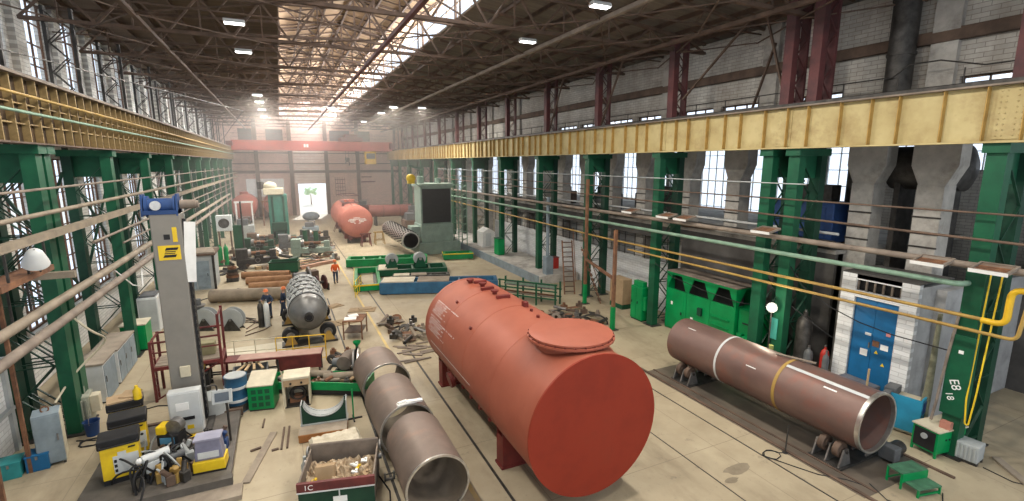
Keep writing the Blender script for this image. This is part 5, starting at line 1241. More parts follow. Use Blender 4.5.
pipe('floor_cable', [(2.0,14.5,0.03),(1.95,13.2,0.03),(2.1,12.4,0.03),(1.9,11.2,0.03)], 0.022, black, 'black cable on the floor beside the nearest grey pipe ring', 'cable', 6)
t = thing('steel_clamp', 'small steel screw clamp on the floor between scrap bin and pipe rings', 'clamp', (2.05,12.9,0))
build('frame', G().box(0,0.3,0,0.06,0,0.06).box(0,0.05,0,0.06,0,0.25).box(0.25,0.3,0,0.06,0,0.25), steel, t); build('screw', G().cyl((0.05,0.03,0.2),(0.45,0.03,0.2),0.02,n=8), steel_dk, t)

# ------------------------------------------------------------------ maroon and green scrap bin
t = thing('scrap_bin', 'open steel scrap bin with a maroon front band and painted letters, nearest on the floor', 'bin', (-0.2,12.5,0), math.radians(-14))
bw, bd, bh = 1.9, 1.65, 0.92
build('back_wall', G().box(0,bw,bd-0.04,bd,0.08,bh+0.05), iron_lt, t); build('side_wall', G().box(0,0.04,0.02,bd-0.04,0.08,bh-0.05), iron_lt, t); build('side_wall', G().box(bw-0.04,bw,0.02,bd-0.04,0.08,bh-0.05), iron_lt, t)
fw = build('front_wall', G().box(0,bw,-0.02,0.02,0.08,bh-0.2), green_dark, t); build('front_band', G().box(-0.02,bw+0.02,-0.06,0.03,bh-0.26,bh-0.02), maroon_hi, t); build('band_edge', G().box(-0.02,bw+0.02,-0.08,-0.03,bh-0.29,bh-0.26), grey_lt, t)
lettering('lettering', '1C', 0.2, paper, t, (0.27,-0.063,bh-0.15), (math.radians(90),0,0))
build('floor_plate', G().box(0.04,bw-0.04,0.02,bd-0.04,0.08,0.14), iron, t)
build('rim', G().tube([(0.0,bd,bh+0.05),(bw,bd,bh+0.05)],0.035,8), iron_lt, t)
for x in (-0.05,bw+0.05): build('lifting_lug', G().ring((x,bd-0.1,bh-0.1),(1,0,0),0.14,0.03,16,6).cyl((x-0.06,bd-0.35,bh-0.3),(x+0.06,bd-0.35,bh-0.3),0.09), steel, t)
for x in (0.1,bw-0.25): build('skid', G().box(x,x+0.15,0,bd,0,0.08), steel_dk, t)
build('paper_note', G().box(0.85,1.2,-0.03,-0.022,0.25,0.42), paper, fw); build('latch', G().box(1.0,1.03,-0.05,-0.02,0.42,0.6), grey_lt, fw)
def in_bin(x,y): 
    c, s = math.cos(math.radians(-14)), math.sin(math.radians(-14)); return (-0.2+x*c-y*s, 12.5+x*s+y*c)
x,y = in_bin(0.55,0.75)
tag(build('cardboard_box', G().ob((0,0,0.28),(0.5,0.35,0.5),rx=-0.35,rz=-0.2), card, loc=(x,y,0.3), bevel=0.01), 'brown carton lying in the maroon banded scrap bin', 'carton')
x,y = in_bin(0.95,0.75)
hb = G(); rnd = random.Random(2); nx = 26; vs = []
for j in range(15):
    for i in range(nx):
        vs.append((-0.9+1.8*i/(nx-1), -0.7+1.4*j/14, 0.3+0.13*math.sin(i*0.9+j*0.3)*math.cos(j*0.8)+rnd.uniform(-0.07,0.1)))
hb.add(vs,[(j*nx+i,j*nx+i+1,(j+1)*nx+i+1,(j+1)*nx+i) for j in range(14) for i in range(nx-1)], True)
o = tag(build('rubbish', hb, mat('pale litter',(0.55,0.45,0.32),(0.25,0.17,0.10),9,0.9), loc=(x,y,0.22)), 'pale litter and shavings filling the maroon banded scrap bin', 'rubbish', None, 'stuff'); o.rotation_euler = (0,0,math.radians(-14))
for k in range(14):
    x,y = in_bin(rnd.uniform(0.15,1.7), rnd.uniform(0.15,1.2)); 
    tag(build('litter_scrap', G().ob((0,0,0.02),(rnd.uniform(0.1,0.25),rnd.uniform(0.06,0.16),0.04),rz=rnd.uniform(0,3),rx=rnd.uniform(-.4,.4)).ob((0.05,0.02,0.05),(0.08,0.06,0.05),rz=1), [paper,yellow,card,foil][k%4], loc=(x,y,0.62)), 'scrap of paper or wrapping on the litter in the scrap bin', 'litter', 'litter scraps in the scrap bin')
# slag wool slab on a low pallet, orange edged platform, saddle
t = thing('wool_bale', 'pale insulation bale with a yellow underside on the floor behind the scrap bin', 'bale', (0.25,14.5,0), math.radians(4))
hb = G(); nx, ny = 18, 11; vs = []; rnd = random.Random(9)
for j in range(ny):
    for i in range(nx):
        e = min(i,nx-1-i,j,ny-1-j); vs.append((1.5*i/(nx-1),0.95*j/(ny-1),0.38+(0.1 if e>0 else 0)+rnd.uniform(-0.02,0.03)))
m0 = len(vs); hb.add(vs,[(j*nx+i,j*nx+i+1,(j+1)*nx+i+1,(j+1)*nx+i) for j in range(ny-1) for i in range(nx-1)])
hb.box(0,1.5,0,0.95,0.17,0.39); build('wool', hb, foil, t)
build('yellow_sheet', G().box(0.05,1.48,-0.03,0.9,0.09,0.17), yellow, t); build('pallet', G().box(0,1.5,0,0.12,0,0.09).box(0,1.5,0.8,0.92,0,0.09), wood, t)
tag(build('grease_can', G().lathe((0,0,0),(0,0,1),[(0,0),(0.11,0),(0.11,0.35),(0.05,0.45),(0.05,0.6),(0,0.6)],14), grey, loc=(0.02,14.2,0)), 'grey can on the floor at the corner of the pale insulation bale', 'can')
t = thing('wood_platform', 'low dusty platform with an orange wooden edge in front of the steel cradle', 'platform', (-0.1,16.05,0), math.radians(-8))
build('deck', G().box(0,1.5,0,1.0,0.22,0.28), board, t); build('edge_board', G().box(0,1.5,-0.03,0.0,0.02,0.27), wood_or, t); build('bearer', G().box(0,0.1,0,1.0,0,0.22).box(1.4,1.5,0,1.0,0,0.22), wood_or, t)
t = thing('pipe_cradle', 'green grey steel cradle with a scooped top on the dusty platform', 'cradle', (0.05,16.65,0.285), math.radians(-8))
pts = [(0,0),(1.4,0),(1.4,0.72)]+[(0.7+0.66*math.cos(math.radians(-12-156*k/14)),0.84+0.66*math.sin(math.radians(-12-156*k/14))*0.85) for k in range(15)]+[(0,0.72)]
build('front_plate', G().prism(pts,(0,0,0),(1,0,0),(0,0,1),(0,0.04,0)), green_dark, t); build('rear_plate', G().prism(pts,(0,0.3,0),(1,0,0),(0,0,1),(0,0.04,0)), green_dark, t)
g = G(); arc = [(0.7+0.66*math.cos(math.radians(-12-156*k/14)),0.84+0.66*math.sin(math.radians(-12-156*k/14))*0.85) for k in range(15)]
for k in range(14): g.prism([arc[k],arc[k+1],(arc[k+1][0],arc[k+1][1]-0.03),(arc[k][0],arc[k][1]-0.03)],(0,-0.05,0),(1,0,0),(0,0,1),(0,0.45,0))
build('bearing_strip', g, grey, t); build('base_flange', G().box(-0.06,1.46,-0.06,0.4,-0.0,0.035), grey, t); build('end_plate', G().box(-0.03,0,-0.05,0.4,0.03,0.74).box(1.4,1.43,-0.05,0.4,0.03,0.74), grey, t)
t = thing('marker_stand', 'thin green upright stand on crossed feet beside the steel cradle', 'stand', (1.72,16.9,0))
build('post', G().bar((0,0,0),(0,0,1.15),0.05), green_hi, t); build('foot', G().bar((-0.3,0,0.03),(0.3,0,0.03),0.05).bar((0,-0.25,0.03),(0,0.25,0.03),0.05), steel_dk, t)
for i,(x0,y0,x1,y1,wd) in enumerate([(-1.55,14.5,-0.85,17.1,0.22),(-0.62,15.9,-0.52,17.3,0.06),(-0.45,15.9,-0.36,17.3,0.06),(-1.5,16.2,-1.2,16.3,0.08),(-0.9,15.95,-0.7,15.98,0.08),(-1.2,17.6,-1.15,18.2,0.05)]):
    tag(build('flat_bar', G().bar((0,0,0.025),(x1-x0,y1-y0,0.025),wd,0.05), board if i==0 else iron, loc=(x0,y0,0)), ['wide grey plank lying on the floor in front of the green dimpled box','brown flat bar on the floor, nearer the wide grey plank','brown flat bar on the floor, nearer the dusty platform','short bar stub lying on the wide plank side of the floor','short bar stub lying across the two brown flat bars','short thin bar on the floor just in front of the green dimpled box'][i], 'bar')

# ------------------------------------------------------------------ green boxes, wire machine, trays
t = thing('dimpled_box', 'bright green box with sunk squares and a cream lid, beside the blue drum', 'box', (-1.68,19.05,0), math.radians(-12))
build('body', G().box(0,0.86,0,0.8,0.06,0.95), green_hi, t, bevel=0.01)
g = G()
for r in range(3):
    for c in range(3): g.box(0.12+0.23*c,0.28+0.23*c,-0.012,0.0,0.17+0.25*r,0.33+0.25*r)
build('sunk_panel_pattern', g, green, t); build('lid', G().prism([(-0.02,0.95),(0.82,1.22),(0.82,1.26),(-0.02,0.99)],(-0.02,0,0),(0,1,0),(0,0,1),(0.9,0,0)), cream, t); build('rear_wedge', G().prism([(0.0,0.95),(0.8,0.95),(0.8,1.21)],(0,0,0),(0,1,0),(0,0,1),(0.86,0,0)), green_hi, t); build('base', G().box(0.02,0.84,0.02,0.78,0,0.06), steel_dk, t)
t = thing('wire_machine', 'cream welding machine open at the front with wire inside, between the green boxes', 'welding machine', (-0.48,18.75,0), math.radians(-6))
build('side_panel', G().box(0,0.04,0,0.75,0.05,1.1), cream, t); build('side_panel', G().box(0.84,0.88,0,0.75,0.05,1.1), cream, t); build('back_panel', G().box(0.04,0.84,0.71,0.75,0.05,1.1), cream, t); build('top', G().box(-0.03,0.91,-0.05,0.8,1.1,1.2), cream, t, bevel=0.02); build('front_band', G().box(0.0,0.88,-0.04,0,0.86,1.1), card, t)
build('base', G().box(0,0.88,0,0.75,0,0.05), steel_dk, t); build('coil', G().ring((0.45,0.3,0.42),(0,1,0.2),0.25,0.06,24,8).ring((0.45,0.42,0.42),(0,1,0.2),0.22,0.06,24,8), steel_dk, t); build('transformer_core', G().box(0.15,0.7,0.3,0.6,0.05,0.3), rust, t)
build('knob', G().cyl((0.25,-0.07,0.97),(0.25,-0.04,0.97),0.04).cyl((0.62,-0.07,0.97),(0.62,-0.04,0.97),0.04), black, t); build('post', G().box(-0.05,0.0,0.0,0.05,0,1.45), cream, t)
def tray(loc, L, D, H, rz, lab):
    t = thing('scrap_tray', lab, 'tray', loc, rz)
    build('front_board', G().prism([(0.0,0.06),(L,0.06),(L,H),(0,H)],(0,0,0),(1,0,0),(0,0,1),(0,0.05,0)), green_hi, t); build('back_board', G().box(0,L,D-0.05,D,0.06,H), green_hi, t); build('end_board', G().box(0,0.05,0.05,D-0.05,0.06,H), green_hi, t); build('end_board', G().box(L-0.05,L,0.05,D-0.05,0.06,H), green_hi, t)
    build('floor', G().box(0.05,L-0.05,0.05,D-0.05,0.06,0.1), steel_dk, t)
    for a in (0.1,L-0.2): build('skid', G().box(a,a+0.1,0,D,0,0.06), steel_dk, t)
    build('kick_plate', G().box(0.02,L-0.02,-0.012,0,0.06,H*0.42), black, t)
    return t
tray((-0.0,19.75,0),2.7,1.1,0.55,math.radians(-29),'bright green scrap tray full of offcuts behind the scooped cradle')
tray((-1.65,20.55,0),1.5,1.0,0.5,math.radians(-24),'smaller bright green scrap tray behind the green dimpled box')
rnd = random.Random(21)
def in_tray(x,y):
    a = math.radians(-29); return (x*math.cos(a)-y*math.sin(a), 19.75+x*math.sin(a)+y*math.cos(a))
for k,(x,y,L_,r,rz) in enumerate([(0.5,0.75,1.1,0.14,-29),(1.45,0.6,1.2,0.15,-14),(1.1,0.35,0.9,0.07,-20)]):
    X,Y = in_tray(x,y); t = thing('tube_offcut', ['tan tube offcut in the big green tray, nearer the cream machine','tan tube offcut in the big green tray, nearer the pipe rings','thin tan tube offcut at the front of the big green tray'][k], 'tube', (X,Y,0.42+r), math.radians(rz))
    build('tube', G().hollow((-L_/2,0,0),(L_/2,0,0),r,r-0.025,24), tan_pipe, t)
for k in range(46):
    if k < 30: X,Y = in_tray(rnd.uniform(0.15,2.5), rnd.uniform(0.15,0.95))
    else: X,Y = -1.45+rnd.uniform(0,1.2)+0.2, 20.7+rnd.uniform(-0.1,0.3)-0.3*rnd.random()
    g = G(); kd = k%4
    if kd == 0: g.ob((0,0,0.1),(rnd.uniform(0.2,0.5),0.08,0.1),rz=rnd.uniform(0,3),rx=rnd.uniform(-.4,.4))
    elif kd == 1: g.lathe((0,0,0),(rnd.uniform(-.5,.5),rnd.uniform(-.5,.5),1),[(0.06,0),(0.16,0),(0.16,0.06),(0.06,0.06)],16,True)
    elif kd == 2: g.cyl((-0.15,0,0.1),(0.15,0.1,0.18),0.07,n=12)
    else: g.ob((0,0,0.08),(0.22,0.2,0.16),rz=rnd.uniform(0,3)).cyl((0,0,0.16),(0,0,0.25),0.05,n=10)
    tag(build('metal_offcut', g, rnd.choice([steel_dk,rust,iron,steel,card,iron_lt]), loc=(X,Y,rnd.uniform(0.12,0.45))), 'small metal offcut in the bright green scrap trays', 'offcut', 'metal offcuts in the green trays')
# long red brown bench and railings
t = thing('work_bench', 'long red brown steel bench behind the green trays', 'bench', (-3.5,22.35,0), math.radians(-11))
build('top', G().box(0,4.6,0,0.75,0.82,0.9), maroon_hi, t); build('top_sheet', G().box(1.3,4.58,0.05,0.7,0.9,0.92), mat('dusty pink steel',(0.42,0.27,0.22),(0.3,0.18,0.15),2,0.6), t); build('skirt', G().box(2.9,4.58,0.02,0.06,0.3,0.82), maroon_hi, t)
for x in (0.1,1.5,1.95,2.85,4.5): build('leg', G().box(x-0.04,x+0.04,0.03,0.11,0,0.82), steel_dk, t); build('leg', G().box(x-0.04,x+0.04,0.64,0.72,0,0.82), steel_dk, t)
build('stretcher', G().box(0.1,2.85,0.05,0.09,0.35,0.41), steel_dk, t); build('stretcher', G().box(0.1,4.5,0.66,0.7,0.2,0.26), steel_dk, t)
def railing(loc, L, h, m_, lab, rz, n):
    t = thing('guard_rail', lab, 'railing', loc, rz)
    build('rail', G().tube([(0,0,h),(L,0,h)],0.025,6).tube([(0,0,h*0.55),(L,0,h*0.55)],0.02,6).tube([(0,0,0.15),(L,0,0.15)],0.02,6), m_, t)
    for k in range(n+1): build('post', G().cyl((L*k/n,0,0),(L*k/n,0,h),0.025,n=6), m_, t)
    return t
railing((-0.75,23.35,0),2.1,1.25,yellow_mid,'bright yellow guard rail in front of the dimpled grey vessel',math.radians(-11),3)
railing((-3.3,24.2,0),2.6,1.15,cream,'pale cream guard rail in front of the two men',math.radians(-11),3)
tag(build('floor_mat', G().box(0,2.6,0,1.6,0,0.015), mat('pale lino',(0.60,0.56,0.45),(0.48,0.44,0.34),1,0.8), loc=(-3.0,24.8,0.0)), 'pale sheet on the floor behind the cream guard rail', 'sheet')

# ------------------------------------------------------------------ dimpled grey vessel on rollers
VX, VZ, VR = 0.76, 1.62, 0.88
t = thing('pressure_vessel', 'grey domed vessel wrapped in dark dimpled bands, behind the yellow guard rail', 'vessel', (VX,25.5,VZ))
prof = [(0.2,-0.62)]
for k in range(9):
    a = PI/2*k/8; prof.append((max(0.2,VR*math.sin(a)) if k else 0.2, -0.62*math.cos(a)))
prof += [(VR,5.4)]
for k in range(1,7): prof.append((VR*math.cos(PI/2*k/6),5.4+0.5*math.sin(PI/2*k/6)))
m_ves = mat('grey cast steel',(0.20,0.20,0.195),(0.13,0.13,0.125),1.5,0.42,0.5)
build('shell', G().lathe((0,0,0),(0,1,0),prof,48), m_ves, t)
build('port', G().lathe((0,-0.72,-0.05),(0,1,0),[(0.22,0.2),(0.22,0.0),(0.15,0.0),(0.15,0.15),(0,0.15)],24), steel_dk, t); build('port_hole', G().cyl((0,-0.66,-0.05),(0,-0.6,-0.05),0.15), black, t)
for b in range(5):
    y = 0.75+0.95*b
    g = G(); n = 16
    for k in range(n):
        a = 2*PI*(k+0.5*(b%2))/n; d = V((math.cos(a),0,math.sin(a))); tn = V((-math.sin(a),0,math.cos(a))); c = d*(VR+0.035)
        for yy,wd in ((0.0,0.20),(0.38,0.12)):
            vs = [c+tn*(sx*wd*0.75)+V((0,y+yy+sy*0.11,0))+d*dz for dz in (-0.05,0.04) for sy in (-1,1) for sx in (-1,1)]
            g.add(vs,[(0,2,3,1),(4,5,7,6),(0,1,5,4),(2,6,7,3),(0,4,6,2),(1,3,7,5)],True)
    build('stud_pattern', g, grey, t); build('band', G().hollow((0,y-0.18,0),(0,y+0.16,0),VR+0.03,VR-0.01,48), steel_dk, t)
for y in (0.2,3.8):
    s = thing('roller_stand', 'black tyred roller stand carrying the %s end of the grey dimpled vessel' % ('domed near' if y < 1 else 'far'), 'roller stand', (VX,25.5+y,0))
    build('base_plate', G().box(-1.3,1.3,-0.35,0.35,0,0.1), steel_dk, s)
    for sx in (-1,1):
        x = sx*0.88; build('tyre', G().lathe((x,-0.2,0.52),(0,1,0),[(0.2,0),(0.36,0),(0.40,0.05),(0.40,0.35),(0.36,0.4),(0.2,0.4)],28,True), black, s); build('hub', G().cyl((x,-0.23,0.52),(x,0.23,0.52),0.2), steel, s); build('bracket', G().prism([(x-0.3,0.1),(x+0.3,0.1),(x+0.07,0.58),(x-0.07,0.58)],(0,-0.3,0),(1,0,0),(0,0,1),(0,0.05,0)), yellow_pipe, s)
t = thing('valve_block', 'small red brown valve set on the floor at the yellow guard rail', 'valve', (-0.65,22.9,0))
build('body', G().ball((0,0,0.3),(0.16,0.16,0.3)).ball((0.4,0,0.25),(0.14,0.14,0.25)), rust, t); build('handwheel', G().ring((0,0,0.68),(0,0,1),0.14,0.02,18,5), red, t)
t = thing('sorting_table', 'rusty legged table with papers on the floor beside the dimpled vessel', 'table', (2.3,25.3,0), math.radians(-20))
build('top', G().box(0,1.0,0,1.3,0.95,1.0), rust, t); build('shelf', G().box(0.05,0.95,0.05,1.25,0.35,0.39), iron, t)
for x in (0.04,0.96):
    for y in (0.04,1.26): build('leg', G().box(x-0.03,x+0.03,y-0.03,y+0.03,0,0.95), rust, t)
tag(build('paper_sheet', G().ob((0,0,0.02),(0.6,0.5,0.03),rz=-0.2).ob((0.2,0.5,0.02),(0.5,0.4,0.03),rz=0.1), paper, loc=(2.75,25.6,1.0)), 'white papers spread on the rusty legged table', 'paper')
t = thing('pipe_machine', 'grimy pipe machine with a green funnel beside the last grey pipe ring', 'machine', (2.05,20.6,0), math.radians(-25))
build('bed', G().box(-0.6,0.8,-0.4,0.5,0,0.35), steel_dk, t, bevel=0.02); build('roller', G().cyl((-0.1,-0.35,0.75),(-0.1,0.45,0.75),0.3,n=28), iron_lt, t); build('disc', G().lathe((0.3,-0.3,0.8),(1,0.2,0),[(0.15,0),(0.52,0),(0.52,0.07),(0.15,0.07)],32,True), steel, t); build('disc', G().lathe((0.5,-0.3,0.85),(1,0.2,0),[(0.15,0),(0.55,0),(0.55,0.07),(0.15,0.07)],32,True), steel_lt, t)
build('motor', G().cyl((-0.7,0.1,0.6),(-0.25,0.1,0.6),0.2), grey_dk, t); build('funnel', G().lathe((0.35,0.1,1.3),(0,0,1),[(0.05,0),(0.07,0.08),(0.16,0.2),(0.16,0.26)],18), green_hi, t); build('frame', G().bar((0.35,0.1,0.3),(0.35,0.1,1.35),0.1), steel_dk, t)
rnd = random.Random(31)
def heap(n, x0, x1, y0, y1, zmax, lab, group, mats_, name='scrap_piece', big=1.0):
    for k in range(n):
        x, y = rnd.uniform(x0,x1), rnd.uniform(y0,y1); z = rnd.uniform(0,zmax)*0.4 if k%3 else 0.0; kd = k%5; g = G(); a = rnd.uniform(0,PI)
        if kd == 0: g.ob((0,0,0.06),(rnd.uniform(0.5,1.1)*big,0.1,0.1),rz=a,rx=rnd.uniform(-.25,.25))
        elif kd == 1: g.hollow((-0.4*big*math.cos(a),-0.4*big*math.sin(a),0.1),(0.4*big*math.cos(a),0.4*big*math.sin(a),0.1+rnd.uniform(0,.25)),0.09*big,0.06*big,16)
        elif kd == 2: g.lathe((0,0,0.05),(rnd.uniform(-1,1),rnd.uniform(-1,1),1.0),[(0.12*big,0),(0.3*big,0),(0.3*big,0.08),(0.12*big,0.08)],22,True)
        elif kd == 3: g.ob((0,0,0.12),(0.35*big,0.28*big,0.24*big),rz=a).cyl((0,0,0.2),(0,0,0.4*big),0.09*big,n=12)
        else: g.ob((0,0,0.03),(rnd.uniform(0.4,0.8)*big,rnd.uniform(0.3,0.5)*big,0.03),rz=a,rx=rnd.uniform(-.2,.2))
        tag(build(name, g, rnd.choice(mats_), loc=(x,y,z)), lab, 'scrap', group)
MS = [steel_dk,rust,iron,iron_lt,steel,board]
heap(16, 1.3,2.6, 21.4,23.6, 0.3, 'rusty offcut in the heap between red brown bench and pipe rings', 'offcuts between bench and pipe rings', MS, big=0.8)
heap(34, 4.5,6.6, 23.4,27.6, 0.45, 'scrap piece in the heap beyond the domed end of the red tank', 'scrap heap beyond the red tank', MS)
heap(60, 11.4,16.4, 21.4,25.2, 0.5, 'scrap strip in the heap at the foot of the poles with green feet', 'scrap heap at the green footed poles', MS)
for k in range(12):
    tag(build('flat_strip', G().ob((0,0,0.03),(rnd.uniform(0.8,1.5),0.16,0.04),rz=rnd.uniform(-0.9,0.2),rx=rnd.uniform(-.15,.15)), iron_lt, loc=(rnd.uniform(4.6,6.0),rnd.uniform(21.0,23.2),0.0)), 'pale flat strip lying on the floor beside the domed end of the red tank', 'strip', 'pale strips beside the red tank')
for k in range(4):
    pts = [(13.0+0.8*k+(1.1-0.15*k)*math.cos(a*0.5), 23.4-0.5*k+0.5*math.cos(a*0.5+k), 0.06+(0.3+0.08*k)*math.sin(a*0.5)) for a in [i*2*PI/12 for i in range(13)]]
    pipe('bent_hose', pts, 0.05, steel_dk, 'dark hose arching out of the scrap heap at the green footed poles', 'hose', 8, 'hoses arching from the scrap heap')
t = thing('coupling_disc', 'pair of rusty toothed discs on the floor beside the orange vested man', 'wheel pair', (1.6,36.5,0), 0.3)
build('axle', G().cyl((-0.5,0,0.55),(0.9,0,0.55),0.1), steel_dk, t)
for x in (-0.3,0.15,0.7): build('disc', G().lathe((x,0,0.55),(1,0,0),[(0.1,0),(0.52,0),(0.52,0.1),(0.1,0.1)],28,True), maroon if x > 0 else steel_dk, t)
build('stand', G().box(-0.45,-0.35,-0.4,0.4,0,0.5).box(0.85,0.95,-0.4,0.4,0,0.5), steel_dk, t)
for i,(x,y,L_,wd,rz) in enumerate([(2.6,28.3,1.9,1.0,0.2),(4.0,30.3,1.6,0.9,-0.3),(2.3,31.8,1.4,0.8,0.5)]):
    tag(build('canvas_sheet', G().ob((0,0,0.02),(L_,wd,0.03),rz=rz).ob((0.2,0.1,0.05),(L_*0.5,wd*0.6,0.05),rz=rz+0.3), mat('brown canvas',(0.36,0.27,0.17),(0.26,0.19,0.12),3,0.95), loc=(x,y,0)), 'brown canvas flat on the floor past the dimpled vessel, %s from the camera' % ORD[i], 'canvas')

# ------------------------------------------------------------------ people
def skin_mesh(name, joints, edges, m, parent, sub=2):
    me = bpy.data.meshes.new(name); me.from_pydata([j[0] for j in joints],edges,[]); me.materials.append(m)
    o = bpy.data.objects.new(name, me); COL.objects.link(o); o.parent = parent
    md_ = o.modifiers.new('skin','SKIN'); md_.use_smooth_shade = True
    for i,j in enumerate(joints):
        sv = me.skin_vertices[0].data[i]; r = j[1]; sv.radius = r if isinstance(r,tuple) else (r,r)
    me.skin_vertices[0].data[0].use_root = True
    s = o.modifiers.new('smooth','SUBSURF'); s.levels = sub; s.render_levels = sub
    return o
def person(name_lab, loc, rz, jacket, trousers, helmet, pose):
    t = thing('person', name_lab, 'person', loc, rz)
    # joints: the person faces +y; 1.75 m tall
    st = pose.get('stride',0.1); la = pose['la']; ra = pose['ra']; ln = pose.get('lean',0.0)
    J = [((0,0,0.95),(0.10,0.075)),((0,ln*0.4,1.15),(0.10,0.07)),((0,ln,1.36),(0.12,0.075)),((0,ln*1.1,1.47),(0.075,0.07)),((0,ln*1.2+0.02,1.58),(0.075,0.09)),((0,ln*1.2+0.02,1.69),(0.07,0.085)),
         ((0.19,ln,1.40),0.05),(la[0],0.050),(la[1],0.038),((-0.19,ln,1.40),0.05),(ra[0],0.050),(ra[1],0.038),
         ((0.10,0,0.86),0.07),((0.11,st*0.6,0.48),0.055),((0.11,st,0.09),0.048),((0.12,st+0.15,0.05),0.042),((-0.10,0,0.86),0.07),((-0.11,-st*0.3,0.48),0.055),((-0.11,-st,0.09),0.048),((-0.12,-st+0.15,0.05),0.042)]
    E_ = [(0,1),(1,2),(2,3),(3,4),(4,5),(2,6),(6,7),(7,8),(2,9),(9,10),(10,11),(0,12),(12,13),(13,14),(14,15),(0,16),(16,17),(17,18),(18,19)]
    body = skin_mesh('body', J, E_, skin, t)
    f = 1.16
    Jk = [(J[0][0],(0.175,0.14)),(J[1][0],(0.175,0.14)),(J[2][0],(0.19,0.14)),((0,ln*1.05,1.44),0.09),(J[6][0],0.078),(J[7][0],0.062),(tuple(0.15*a+0.85*b_ for a,b_ in zip(la[0],la[1])),0.05),(J[9][0],0.078),(J[10][0],0.062),(tuple(0.15*a+0.85*b_ for a,b_ in zip(ra[0],ra[1])),0.05)]
    skin_mesh('jacket', Jk, [(0,1),(1,2),(2,3),(2,4),(4,5),(5,6),(2,7),(7,8),(8,9)], jacket, t)
    Jt = [((0,0,0.98),(0.155,0.118)),(J[12][0],0.112),(J[13][0],0.08),((0.11,st,0.13),0.066),(J[16][0],0.112),(J[17][0],0.08),((-0.11,-st,0.13),0.066)]
    skin_mesh('trousers', Jt, [(0,1),(1,2),(2,3),(0,4),(4,5),(5,6)], trousers, t)
    hy = ln*1.2+0.03
    build('helmet', G().lathe((0,hy,1.70),(0,0,1),[(0.155,-0.02),(0.125,0.0),(0.12,0.05),(0.09,0.10),(0.04,0.125),(0,0.13)],20), helmet, t)
    fc = G().ball((0.03,hy+0.085,1.64),0.012,8,5).ball((-0.03,hy+0.085,1.64),0.012,8,5)
    build('eye', fc, black, t); build('nose', G().ball((0,hy+0.10,1.605),(0.014,0.022,0.022),8,6), skin, t); build('mouth', G().ball((0,hy+0.085,1.565),(0.025,0.01,0.007),8,5), mat('lip',(0.4,0.17,0.14),(0.34,0.14,0.12),4,0.6), t)
    build('ear', G().ball((0.085,hy,1.62),(0.015,0.025,0.035),8,6).ball((-0.085,hy,1.62),(0.015,0.025,0.035),8,6), skin, t)
    for s,(el,hd) in ((1,la),(-1,ra)):
        d = (V(hd)-V(el)).normalized(); sd = V((1,0,0))*s
        sd = (sd - d*sd.dot(d)).normalized(); w_ = d.cross(sd); p = V(hd); fj = [(tuple(p),(0.036,0.022)),(tuple(p+d*0.08),(0.038,0.016))]; fe = [(0,1)]
        for q,(off,L_) in enumerate(((-0.03,0.065),(-0.01,0.075),(0.01,0.07),(0.03,0.055))):
            b_ = len(fj); fj += [(tuple(p+d*0.10+w_*off),0.009),(tuple(p+d*(0.10+L_*0.55)+w_*off*1.1-sd*0.008),0.0085),(tuple(p+d*(0.10+L_)+w_*off*1.1-sd*0.028),0.0075)]; fe += [(1,b_),(b_,b_+1),(b_+1,b_+2)]
        b_ = len(fj); fj += [(tuple(p+d*0.05+w_*0.045),0.011),(tuple(p+d*0.09+w_*0.065-sd*0.015),0.0095)]; fe += [(0,b_),(b_,b_+1)]
        skin_mesh('hand', fj, fe, skin, t, 1)
    for st_,x in ((st,0.115),(-st,-0.115)): build('boot', G().ball((x,st_+0.06,0.055),(0.052,0.145,0.055),14,8).cyl((x,st_,0.05),(x,st_,0.17),0.056,n=14), black, t)
    return t
arm_down = lambda s,fw=0.05: [(s*0.27,0.0+fw*0.3,1.13),(s*0.25,0.10+fw,0.90)]
person('man in an orange jacket and helmet with dark trousers standing past the dimpled vessel', (3.24,38.3,0), math.radians(190), orange_cloth, navy_cloth, helmet_or, {'stride':0.06,'la':arm_down(1),'ra':arm_down(-1)})
person('man in navy overalls and orange helmet beside the gas bottles, bent arm raised', (-1.2,30.9,0), math.radians(150), navy_cloth, navy_cloth, helmet_or, {'stride':0.05,'lean':0.08,'la':[(0.30,0.12,1.16),(0.16,0.34,1.14)],'ra':[(-0.33,0.05,1.15),(-0.28,0.25,1.05)]})
person('man in navy overalls and orange helmet facing the dimpled grey vessel', (-0.42,31.0,0), math.radians(-80), navy_cloth, navy_cloth, helmet_or, {'stride':0.12,'lean':0.05,'la':[(0.27,0.15,1.15),(0.18,0.36,1.12)],'ra':[(-0.28,0.12,1.14),(-0.16,0.34,1.10)]})
for i,(x,y) in enumerate(((-1.55,29.4),(-1.25,29.3))):
    t = thing('gas_cylinder', ['dark gas cylinder beside the man with the raised arm','pale grey gas cylinder beside the man with the raised arm'][i], 'gas cylinder', (x,y,0))
    build('bottle', G().lathe((0,0,0),(0,0,1),[(0,0),(0.15,0),(0.15,1.15),(0.12,1.3),(0.05,1.37),(0.05,1.47),(0,1.47)],18), [steel_dk,grey_lt][i], t); build('valve', G().cyl((0,0,1.47),(0,0,1.56),0.035,n=8).cyl((-0.07,0,1.53),(0.07,0,1.53),0.02,n=8), steel, t)

